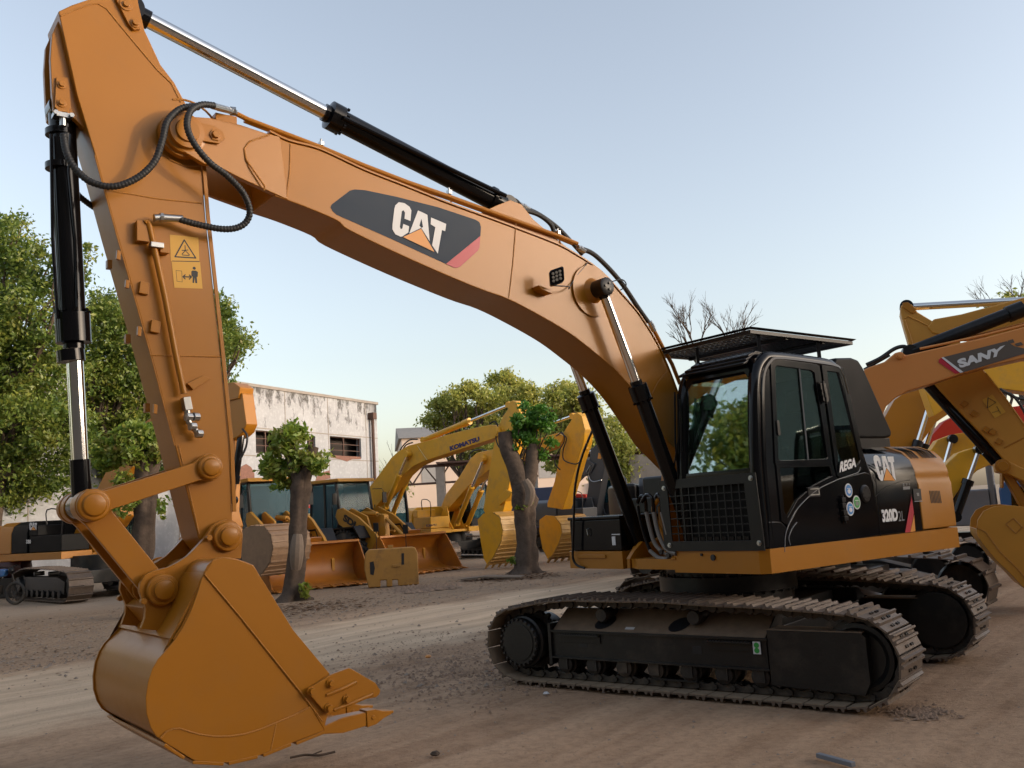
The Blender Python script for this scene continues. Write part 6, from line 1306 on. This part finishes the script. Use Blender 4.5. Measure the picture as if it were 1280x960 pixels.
# trees across the yard, left of the picture: the cab glass mirrors them
for (x, y, h, lab) in ((-16, 3.5, 7.5, 'leafy tree out of the picture to the left, nearest the camera'), (-17, 9.5, 8.5, 'leafy tree out of the picture to the left, middle of the row'), (-19, 15.5, 7.0, 'leafy tree out of the picture to the left, farthest of the row'), (-15, -3, 8, 'leafy tree behind the camera to the left')):
    r_ = thing('leafy_tree', lab, 'tree', loc=(x, y, 0), group='leafy trees beside the yard'); m = MB(); limb(m, (x, y, 0), (x, y, h*.45), .22, .14, .05); bl = []
    for k in range(9): c = Vector((x+rnd.uniform(-2, 2), y+rnd.uniform(-2.2, 2.2), h*rnd.uniform(.35, .95))); bl.append((c, rnd.uniform(1.1, 1.7), rnd.uniform(.8, 1.2))); limb(m, (x, y, h*.4), c, .08, .02, .2)
    m.build('trunk', BARK, r_); crown('crown', bl, 9000, .24, LF1, r_, .5, perclump=30)
# ================================================================== BUILDINGS
def facade_mat():
    m, n, l, b = nt('weathered_white_render'); tc = n.new('ShaderNodeTexCoord'); mp = n.new('ShaderNodeMapping'); mp.inputs['Scale'].default_value = (1.6, 1.6, .75); l.new(tc.outputs['Object'], mp.inputs['Vector'])
    def N(sc, v, d=8, r=.65): q = n.new('ShaderNodeTexNoise'); q.inputs['Scale'].default_value = sc; q.inputs['Detail'].default_value = d; q.inputs['Roughness'].default_value = r; l.new(v, q.inputs['Vector']); return q.outputs['Fac']
    s1 = N(1.3, mp.outputs[0], 10, .7); s2 = N(.6, tc.outputs['Object']); s3 = N(5, tc.outputs['Object'], 6)
    sp = n.new('ShaderNodeSeparateXYZ'); l.new(tc.outputs['Object'], sp.inputs[0])
    zr = n.new('ShaderNodeMapRange'); zr.inputs['From Min'].default_value = 6.2; zr.inputs['From Max'].default_value = 9.3; zr.inputs['To Min'].default_value = -.08; zr.inputs['To Max'].default_value = .12; l.new(sp.outputs['Z'], zr.inputs['Value'])
    ad = n.new('ShaderNodeMath'); l.new(s1, ad.inputs[0]); l.new(zr.outputs[0], ad.inputs[1]); mr = n.new('ShaderNodeMapRange'); mr.inputs['From Min'].default_value = .56; mr.inputs['From Max'].default_value = .66; l.new(ad.outputs[0], mr.inputs['Value'])
    mx = n.new('ShaderNodeMix'); mx.data_type = 'RGBA'; mx.inputs['A'].default_value = (.50, .51, .53, 1); mx.inputs['B'].default_value = (.13, .125, .12, 1); l.new(mr.outputs[0], mx.inputs['Factor'])
    m2 = n.new('ShaderNodeMix'); m2.data_type = 'RGBA'; m2.blend_type = 'MULTIPLY'; m2.inputs['Factor'].default_value = .5; l.new(mx.outputs['Result'], m2.inputs['A']); l.new(s2, m2.inputs['B'])
    m3 = n.new('ShaderNodeMix'); m3.data_type = 'RGBA'; l.new(m2.outputs['Result'], m3.inputs['A']); m3.inputs['B'].default_value = (.58, .59, .60, 1); r3 = n.new('ShaderNodeMapRange'); r3.inputs['From Min'].default_value = .5; r3.inputs['From Max'].default_value = .72; r3.inputs['To Max'].default_value = .6; l.new(s3, r3.inputs['Value']); l.new(r3.outputs[0], m3.inputs['Factor'])
    l.new(m3.outputs['Result'], b.inputs['Base Color']); b.inputs['Roughness'].default_value = .9
    bu = n.new('ShaderNodeBump'); bu.inputs['Distance'].default_value = .03; bu.inputs['Strength'].default_value = .6; l.new(mr.outputs[0], bu.inputs['Height']); bu.invert = True; l.new(bu.outputs['Normal'], b.inputs['Normal']); return m
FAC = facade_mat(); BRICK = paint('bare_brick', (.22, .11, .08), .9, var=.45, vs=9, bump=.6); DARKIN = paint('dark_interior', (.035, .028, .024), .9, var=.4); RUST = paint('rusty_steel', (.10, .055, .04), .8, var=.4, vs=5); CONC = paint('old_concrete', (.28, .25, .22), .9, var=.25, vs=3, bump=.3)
pR = ctr(474, 600, 58.0); pL = ctr(287, 600, 45.7); dX = (pR-pL); dX.z = 0; thb = math.atan2(dX.y, dX.x); WB = Fr(pR.x, pR.y, thb)   # x along the wall (0 at right corner), y behind
wb = thing('white_building', 'weathered two storey white building with dark broken windows', 'building', WB)
wins = [((320,536.4),(349,541),(349,568),(320,566)), ((413,545),(451,548),(451,573.5),(413,571)), ((384,545),(394,546),(394,562),(384,561))]
wr = []
for q in wins:
    P = [WB.un(a, b, 0) for a, b in q]; wr.append((min(p[0] for p in P), max(p[0] for p in P), sum(p[1] for p in P[2:])/2, sum(p[1] for p in P[:2])/2))
wr.append((wr[0][0]-7.5, wr[0][0]-3.5, wr[0][2], wr[0][3])); wr.append((wr[0][0]-15, wr[0][0]-11, wr[0][2], wr[0][3]))
HT = WB.un(474, 506.5, 0)[1]; X0 = -46
xsb = sorted(set([X0, 0]+[v for r_ in wr for v in r_[:2]])); zsb = sorted(set([0, HT]+[v for r_ in wr for v in r_[2:]]))
m = MB(WB)
for i in range(len(xsb)-1):
    for j in range(len(zsb)-1):
        xc, zc = (xsb[i]+xsb[i+1])/2, (zsb[j]+zsb[j+1])/2
        if any(a < xc < b and c < zc < d for a, b, c, d in wr): continue
        m.add([(xsb[i], 0, zsb[j]), (xsb[i+1], 0, zsb[j]), (xsb[i+1], 0, zsb[j+1]), (xsb[i], 0, zsb[j+1])], [(0, 1, 2, 3)])
for a, b, c, d in wr:
    for P in ([(a, 0, c), (a, .35, c), (a, .35, d), (a, 0, d)], [(b, 0, c), (b, .35, c), (b, .35, d), (b, 0, d)], [(a, 0, c), (b, 0, c), (b, .35, c), (a, .35, c)], [(a, 0, d), (b, 0, d), (b, .35, d), (a, .35, d)]): m.add(P, [(0, 1, 2, 3)])
m.add([(0, 0, 0), (0, 11, 0), (0, 11, HT), (0, 0, HT)], [(0, 1, 2, 3)]); m.add([(X0, 0, 0), (X0, 11, 0), (X0, 11, HT), (X0, 0, HT)], [(0, 1, 2, 3)]); m.add([(X0, 11, 0), (0, 11, 0), (0, 11, HT), (X0, 11, HT)], [(0, 1, 2, 3)])
wl_ = m.build('wall', FAC, wb)
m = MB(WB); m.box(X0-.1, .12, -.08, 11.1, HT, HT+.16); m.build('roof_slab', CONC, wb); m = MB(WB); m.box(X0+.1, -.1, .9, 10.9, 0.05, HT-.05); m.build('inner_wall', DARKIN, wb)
for a, b, c, d in wr:
    m = MB(WB)
    for t in (.0, .48, 1): m.box(a+(b-a)*t-.04, a+(b-a)*t+.04, .12, .2, c, d)
    for t in (.02, .36, .66, .98): m.box(a, b, .13, .19, c+(d-c)*t-.02, c+(d-c)*t+.02)
    m.build('window', RUST, wb)
m = MB(WB)
for k in range(12): x = wr[1][0]-.12-3.9*k+3.9; m.box(x-.03, x+.03, -.012, 0, 0, HT) if x < -.5 else None
for z in (wr[1][3]+.1, wr[1][2]-.12): m.box(X0, -.02, -.012, 0, z-.03, z+.03)
m.build('panel_joint', CONC, wb)
m = MB(WB); x, _z = WB.un(467, 560, -.2); m.path([(x, -.2, .2), (x, -.2, HT-.9)], .10, n=8); m.box(x-.2, x+.2, -.4, 0, HT-1.0, HT-.6); m.build('drain_pipe', RUST, wb)
def patch(px, name='brick_patch'):
    m = MB(WB); P = [WB.un(a, b, -.02) for a, b in px]; m.prism(P, -.025, .01); return m.build(name, BRICK, wb)
patch([(299,590),(302,583),(308,580),(314,584),(318,592),(318,603),(299,603)]); patch([(396,596),(404,590),(412,588),(413,598),(404,600),(398,605),(394,603)]); patch([(414,572),(425,574),(434,577),(440,574),(451,574),(451,571),(414,569)])
# far pale factory
FB = Fr(ctr(504, 600, 97).x, 97, R(9)); fb = thing('factory_hall', 'long pale factory hall catching warm light far behind the yellow booms', 'building', FB)
PALE = paint('pale_render', (.74, .58, .46), .85, var=.08, vs=.5); WHW = paint('white_cladding', (.58, .58, .57), .7, var=.06, vs=.4)
m = MB(FB); m.box(0, 34, 0, 18, 0, 10.2); fw = m.build('wall', PALE, fb)
m = MB(FB); m.prismy([(-.4, 10.2), (18.4, 10.2), (9, 12.2)], -.3, 34.3); m.build('roof', CONC, fb)
for k in range(7): m = MB(FB); m.box(2+k*4.2, 4.2+k*4.2, -.05, 0, 5.2, 7.0); m.build('window', paint('pale_factory_window', (.4, .38, .36), .3), fb)
m = MB(FB); m.box(20, 34.2, -.3, -.06, 0, 4.4); m.build('lean_to', WHW, fb)
WB2 = Fr(ctr(757, 600, 70).x, 70, R(-5)); w2_ = thing('white_shed', 'white shed with a grey lower band seen between the boom cylinder and the boom', 'building', WB2); m = MB(WB2); m.box(0, 9.0, 0, 9, 0, 8.3); m.build('wall', WHW, w2_); m = MB(WB2); m.box(-.1, 9.1, -.1, 9.1, 8.3, 8.5); m.build('roof', CONC, w2_); m = MB(WB2); m.box(-.05, 9.05, -.06, 0, 3.0, 6.0); m.build('grey_band', CONC, w2_)
# beige low shed behind the left trees
LS = Fr(ctr(-120, 600, 52).x, 52, R(-2)); ls_ = thing('beige_shed', 'low beige shed glimpsed through the leaves at the left', 'building', LS); m = MB(LS); m.box(0, 17.5, 0, 8, 0, 7.6); m.build('wall', paint('beige_render', (.42, .36, .24), .9, var=.12), ls_); m = MB(LS); m.box(-.3, 17.8, -.3, 8.3, 7.6, 7.9); m.build('roof', CONC, ls_)
# steel canopy with trusses
CN = Fr(ctr(500, 600, 62).x, 62, R(-4)); cn = thing('steel_canopy', 'brown steel canopy frame with lattice truss on grey columns behind the yellow excavators', 'canopy', CN)
def cxz(px, py): return CN.un(px, py, 0)
m = MB(CN); z1 = 5.15; z0 = 4.0
m.box(0, 21, -.1, .1, z1-.1, z1+.1).box(0, 9, -.08, .08, z0-.07, z0+.07)
for k in range(11): x = k*.85; m.bar((x, 0, z0 if k % 2 else z1), (x+.85, 0, z1 if k % 2 else z0), .09)
m.build('truss', RUST, cn)
for px in (552, 668, 742, 795): m = MB(CN); x, _z = cxz(px, 620); m.box(x-.28, x+.28, -.3, .3, 0, z1-.1); m.build('column', CONC, cn)
m = MB(CN); m.box(2.6, 21, -.6, 4, z1+.1, z1+.22); m.build('roof_sheet', RUST, cn)
# long warehouse outside the frame to the right; added to shade the yard
WH = Fr(40, -40, R(90), -1); wh = thing('sun_blocker', 'long grey warehouse added out of view on the right to shade the yard', 'building', WH)
m = MB(WH); m.box(0, 55, 0, 14, 0, 9.0); m.build('wall', paint('pale_sheet_metal', (.36, .39, .36), .6, var=.15, vs=.6), wh); m = MB(WH); m.box(-.4, 55.2, -.4, 14.4, 9.0, 9.3); m.build('roof', RUST, wh)
for k in range(6): m = MB(WH); m.box(3+k*7.4, 6.5+k*7.4, -.06, -.01, 3, 6); m.build('window', GLD, wh)
LW = Fr(42, 15.6, R(90), -1); lw = thing('glare_shed', 'low grey shed beyond the warehouse, unseen and sized to dim the glare mirrored in the cab door', 'building', LW)  # unseen shed, height set to cover bright sky mirrored in the door glass
m = MB(LW); m.box(0, 6, 0, 10, 0, 3.6); m.build('wall', CONC, lw); m = MB(LW); m.prismy([(-.4, 3.6), (10.4, 3.6), (5, 6.2)], -.3, 6.2); m.build('roof', RUST, lw)
LB = Fr(46, 22, R(90), -1); lb = thing('glare_blocker', 'tall brick block added out of view on the right to keep glare off the loader windshields', 'building', LB)  # added block hides the bright sky that loader windshields would mirror
m = MB(LB); m.box(0, 34, 0, 10, 0, 9.5); m.build('wall', BRICK, lb); m = MB(LB); m.box(-.3, 34.3, -.3, 10.3, 9.5, 9.8); m.build('roof', CONC, lb)
BW_ = Fr(-30, -13, 0, -1); bw = thing('sky_blocker', 'long dark block added behind the camera to cut sky light on the machines', 'building', BW_)  # added wall, cuts sky light on upright faces from behind the camera
m = MB(BW_); m.box(0, 62, 0, 12, 0, 12); m.build('wall', paint('dark_render', (.20, .17, .14), .9, var=.2), bw); m = MB(BW_); m.box(-.4, 62.4, -.4, 12.4, 12, 12.3); m.build('roof', CONC, bw)
for k in range(12): m = MB(BW_); m.box(3+k*4.9, 5.6+k*4.9, -.06, -.01, 6.5, 9); m.build('window', GLD, bw)
# ================================================================== SMALL THINGS
# parked vehicles far behind
def car(label, px, d, th, body, box=False, name='parked_car', cat='car', h=1.0):
    fr = Fr(ctr(px, 640, d).x, d, R(th)); r_ = thing(name, label, cat, fr); m = MB(fr)
    if box: m.prism([(-2.6, .8), (2.2, .8), (2.25, 1.7), (1.95, 2.5), (.6, 2.65), (.6, 3.0), (-2.6, 3.0)], -1.05, 1.05)
    else: m.prism([(-2.1, .35), (2.1, .35), (2.15, .75), (1.2, .95), (.5, 1.45), (-1.2, 1.48), (-1.9, 1.0), (-2.15, .95)], -.85, .85)
    b_ = m.build('body', body, r_, bevel=.06)
    for y in (-.86, .855) if not box else (-1.06, 1.055):
        m = MB(fr); m.prism([(1.0, .95), (.45, 1.38), (-1.15, 1.4), (-1.7, 1.0)] if not box else [(.8, 1.7), (1.9, 1.7), (1.75, 2.35), (.8, 2.4)], y, y+.006); m.build('side_window', GLD, b_)
    if box: m = MB(fr); m.loft([[(2.26, -.95, 1.72), (2.26, .95, 1.72), (2.0, .9, 2.42), (2.0, -.9, 2.42)], [(2.27, -.95, 1.73), (2.27, .95, 1.73), (2.01, .9, 2.43), (2.01, -.9, 2.43)]]); m.build('windshield', GLB, b_)
    for x in (-1.35, 1.35):
        for y in (-.82, .82): m = MB(fr); m.lathe((x, y-.12, .36 if not box else .48), (x, y+.12, .36 if not box else .48), [(0, .2), (.1, .34 if not box else .46), (.9, .34 if not box else .46), (1, .2)], 22); m.build('wheel', RUBT, r_)
    return r_
car('dark truck with teal windshield behind the orange and black excavator', 8, 38, -60, paint('dark_truck', (.02, .03, .03), .4), True, 'parked_truck', 'truck')
car('black car parked between the two yellow excavators', 535, 48, -8, BLKM, name='parked_car')
car('dark blue truck behind the second yellow excavator', 655, 52, 180, paint('navy_truck', (.02, .03, .07), .4), True, 'parked_truck', 'truck')
car('red truck far behind, left of the boom cylinder', 700, 55, -20, REDP, True, 'parked_truck', 'truck')
car('teal truck just behind the forked pollarded tree', 680, 60, -10, TEALP, True, 'parked_truck', 'truck')
car('red machine body behind the left pollarded trunk', 345, 40, -30, REDP, True, 'red_truck', 'truck')
# motorcycle at the left edge
gm = ground(-6, 757); MC = Fr(gm.x, gm.y, R(-8)); mc = thing('motorcycle', 'small motorcycle half out of the frame at the left edge', 'motorcycle', MC)
for x in (-.62, .62): m = MB(MC); m.path([(x+.28*math.cos(a), 0, .32+.28*math.sin(a)) for a in np.linspace(0, 6.283, 25)], .045, n=8); m.cyl((x, -.04, .32), (x, .04, .32), .06, n=12); [m.bar((x, 0, .32), (x+.26*math.cos(a), 0, .32+.26*math.sin(a)), .008) for a in np.linspace(0, 5.5, 10)]; m.build('wheel', RUBT, mc)
m = MB(MC); m.path([(-.62, .07, .32), (-.2, .07, .45), (.2, .07, .85)], .02); m.path([(.62, .07, .32), (.42, .05, 1.0)], .025, n=8); m.box(-.2, .15, -.12, .12, .3, .55); m.build('frame', LINK, mc, bevel=.01)
m = MB(MC); m.prism([(-.1, .75), (.3, .8), (.38, .98), (.2, 1.02), (-.05, .9)], -.12, .12); m.build('fuel_tank', BLUEP, mc, bevel=.05)
m = MB(MC); m.prism([(-.75, .78), (-.1, .74), (-.08, .82), (-.7, .9)], -.12, .12); m.build('saddle', SEAT, mc, bevel=.03)
m = MB(MC); m.path([(.40, -.35, 1.08), (.42, 0, 1.02), (.40, .35, 1.08)], .015); m.ball((.48, 0, .95), .09, 10); m.build('handlebar', BLKM, mc)
mg = ground(22, 760, 0); MX = Fr(*ctr(20, 703, 30)[:2], R(0)); mx_ = thing('maroon_tank', 'dark maroon drum lying behind the track at the left edge', 'drum', MX); m = MB(MX); m.lathe((-.45, 0, .95), (.45, 0, .95), [(0, .15), (.12, .34), (.88, .34), (1, .15)], 24); m.build('drum', paint('maroon_paint', (.07, .015, .02), .4), mx_); m = MB(MX); m.box(-.5, .5, -.3, .3, 0, .62); m.build('stand', LINK, mx_, bevel=.02)
# plank by the forked tree
gp = ground(612, 724); PK = Fr(gp.x, gp.y, R(-12)); m = MB(PK); m.loft([[(-.75, -.2, .01), (-.75, .25, .01), (-.75, .25, .05), (-.75, -.2, .05)], [(-.1, -.3, .06), (-.1, .3, .06), (-.1, .3, .10), (-.1, -.3, .10)], [(.9, -.3, .005), (.9, .3, .005), (.9, .3, .045), (.9, -.3, .045)]])
po = m.build('warped_board', WOODC); tag(po, 'warped flat board lying on the dirt at the foot of the forked tree', 'board')
gp = ground(1046, 953); m = MB(Fr(gp.x, gp.y, R(118))); m.box(-.14, .16, -.02, .02, .0, .03); po = m.build('metal_strip', GREYP, bevel=.004); tag(po, 'short grey metal strip on the dirt at the bottom right', 'metal strip')
for (a, b), lab, mt, s in (((544, 944), 'small dark stone lying alone in front of the tracks', BARK, .035), ((722, 859), 'small white plastic scrap on the near track shoe', WHT, .03), ((683, 868), 'white scrap on the dirt before the final drive', WHT, .03), ((535, 822), 'orange scrap on the road right of the bucket teeth', ORGD, .04)):
    g = ground(a, b); m = MB(Fr(g.x, g.y, rnd.random()*6)); m.loft([[(math.cos(q)*s*k*(1+.3*math.sin(3*q)), math.sin(q)*s*k, z*s) for q in np.linspace(0, 5.6, 9)] for k, z in ((.8, .0), (1.1, .3), (.6, .8))]); o_ = m.build('small_scrap', mt, sharp=20); tag(o_, lab, 'scrap')
g = ground(390, 947); m = MB(Fr(g.x, g.y, R(10))); m.path([(-.16, 0, .015), (-.05, .02, .02), (.05, -.015, .015), (.17, .02, .02)], .009, n=6, smooth=3); m.path([(.0, 0, .02), (.07, .05, .03)], .006, n=5); o_ = m.build('fallen_twig', BARK); tag(o_, 'dark fallen twig on the dirt below the bucket', 'twig')
# gravel, clods and dry leaves as ground litter
def litter(name, label, n, fn, size, mat, flat=False):
    P = np.array([fn() for _ in range(n)]); N = len(P); s = size*(.35+rng.random(N)**2*1.3)
    base = np.array([(math.cos(a), math.sin(a), 0) for a in (0, 1.26, 2.5, 3.8, 5.0)]+[(0, 0, .75), (0, 0, -.4)]) if not flat else np.array([(-.6, 0, 0), (0, .28, .12), (.6, 0, 0), (0, -.28, .1)])
    F0 = [(0, 1, 5), (1, 2, 5), (2, 3, 5), (3, 4, 5), (4, 0, 5)] if not flat else [(0, 1, 2), (0, 2, 3)]
    ang_ = rng.random(N)*6.283; ca, sa = np.cos(ang_), np.sin(ang_); jit = 1+.35*rng.normal(size=(N, len(base), 1)).clip(-1.5, 1.5); Bv = base[None]*jit
    X = Bv[..., 0]*ca[:, None]-Bv[..., 1]*sa[:, None]; Y = Bv[..., 0]*sa[:, None]+Bv[..., 1]*ca[:, None]; Z = Bv[..., 2]
    V = np.stack([X, Y, Z], -1)*s[:, None, None]+np.column_stack([P, np.full(N, -.004 if not flat else .008)])[:, None, :]
    F = (np.arange(N)[:, None, None]*len(base)+np.array(F0)[None]).reshape(-1, 3)
    me = mesh_np(name, V.reshape(-1, 3), F, smooth=False); me.materials.append(mat); o = bpy.data.objects.new(name, me); COL.objects.link(o); o['kind'] = 'stuff'; o['label'] = label; return o
def uv2(u, v): c, s = math.cos(R(50)), math.sin(R(50)); return (u*c-v*s, u*s+v*c)
def anywhere():
    d = 2.6+rnd.random()**1.6*26; a = rnd.uniform(-34, 34); return (d*math.tan(R(a)), d)
def verge():
    while True:
        px, py = rnd.uniform(-20, 780), rnd.uniform(715, 865); g = ground(px, py)
        v = -g.x*.766+g.y*.643
        if ROADV[1]+.2 < v < ROADV[1]+9 or rnd.random() < .06: return (g.x, g.y)
def shoulder():
    px, py = rnd.gauss(560, 80), rnd.gauss(835, 22); g = ground(px, max(py, 790)); return (g.x, g.y)
STONE = paint('yard_stone', (.26, .20, .15), .9, var=.5, vs=1.7); CLOD = paint('reddish_clod', (.25, .165, .11), .95, var=.5, vs=2.1); DRY = paint('dry_leaf', (.16, .085, .04), .8, var=.6, vs=3)
litter('gravel', 'loose gravel scattered on the dirt', 3000, anywhere, .010, STONE); litter('verge_gravel', 'dark gravel and clods on the verge beyond the road', 3200, verge, .020, STONE)
litter('dirt_clods', 'clods of reddish dirt by the road edge right of the bucket', 2600, shoulder, .014, CLOD)
litter('dry_leaves', 'dry leaves littering the verge', 3000, verge, .045, DRY, True)
def around(px, py, r): 
    g = ground(px, py); return lambda: (g.x+rnd.gauss(0, r), g.y+rnd.gauss(0, r))
litter('root_litter', 'dead leaves heaped round the forked tree', 1500, around(640, 722, .6), .08, DRY, True); litter('root_litter', 'dead leaves round the left pollarded tree', 900, around(385, 760, .8), .08, DRY, True)
litter('dirt_crumbs', 'crumbled dirt behind the near track', 500, around(1150, 890, .12), .013, CLOD); litter('dirt_heap', 'little heap of reddish dirt by the counterweight slab', 700, around(530, 736, .35), .07, CLOD)
for i, (px, py) in enumerate(((640, 706), (383, 748))):
    pass
# ------------------------------------------------------------------ world, sun, camera
SUN_AZ = (1.324, -.231); SUN_EL = 7.5
w = bpy.data.worlds.new("World"); scene.world = w; w.use_nodes = True
n = w.node_tree.nodes; l = w.node_tree.links; bg = n['Background']
sk = n.new('ShaderNodeTexSky'); sk.sky_type = 'NISHITA'; sk.sun_disc = False; sk.sun_elevation = R(SUN_EL); sk.sun_rotation = math.atan2(SUN_AZ[0], SUN_AZ[1])
sk.altitude = 20; sk.air_density = 1.0; sk.dust_density = 2.5; sk.ozone_density = 1.0
hs = n.new('ShaderNodeHueSaturation'); hs.inputs['Saturation'].default_value = .62; hs.inputs['Value'].default_value = 1.05; l.new(sk.outputs[0], hs.inputs['Color'])
tn = n.new('ShaderNodeMix'); tn.data_type = 'RGBA'; tn.blend_type = 'MULTIPLY'; tn.inputs['Factor'].default_value = 1; tn.inputs['B'].default_value = (1.0, .98, 1.015, 1)   # hazy evening air, camera white balance
l.new(hs.outputs[0], tn.inputs['A']); l.new(tn.outputs['Result'], bg.inputs[0]); bg.inputs[1].default_value = .15
sd = bpy.data.lights.new('sun', 'SUN'); sd.energy = .5; sd.angle = R(2.0); sd.color = (1, .86, .70); so_ = bpy.data.objects.new('sun', sd); COL.objects.link(so_)
v = Vector((SUN_AZ[0], SUN_AZ[1], 0)).normalized()*math.cos(R(SUN_EL)); v.z = math.sin(R(SUN_EL)); so_.rotation_euler = v.to_track_quat('Z', 'Y').to_euler()
cd = bpy.data.cameras.new('camera'); cam = bpy.data.objects.new('camera', cd); COL.objects.link(cam); scene.camera = cam
cd.sensor_width = 36; cd.lens = FOC/1280*36; cd.clip_end = 3000; cd.clip_start = .1
M = Matrix((( RT.x, UPV.x, -FW.x, 0), (RT.y, UPV.y, -FW.y, 0), (RT.z, UPV.z, -FW.z, EYE), (0, 0, 0, 1))); cam.matrix_world = M
scene.view_settings.view_transform = 'Standard'; scene.view_settings.look = 'None'; scene.view_settings.gamma = 1; scene.view_settings.use_curve_mapping = False
scene.view_settings.exposure = 1.50
scene.render.resolution_x = 1024; scene.render.resolution_y = 768
scene.cycles.max_bounces = 8; scene.cycles.transparent_max_bounces = 24; scene.cycles.glossy_bounces = 4
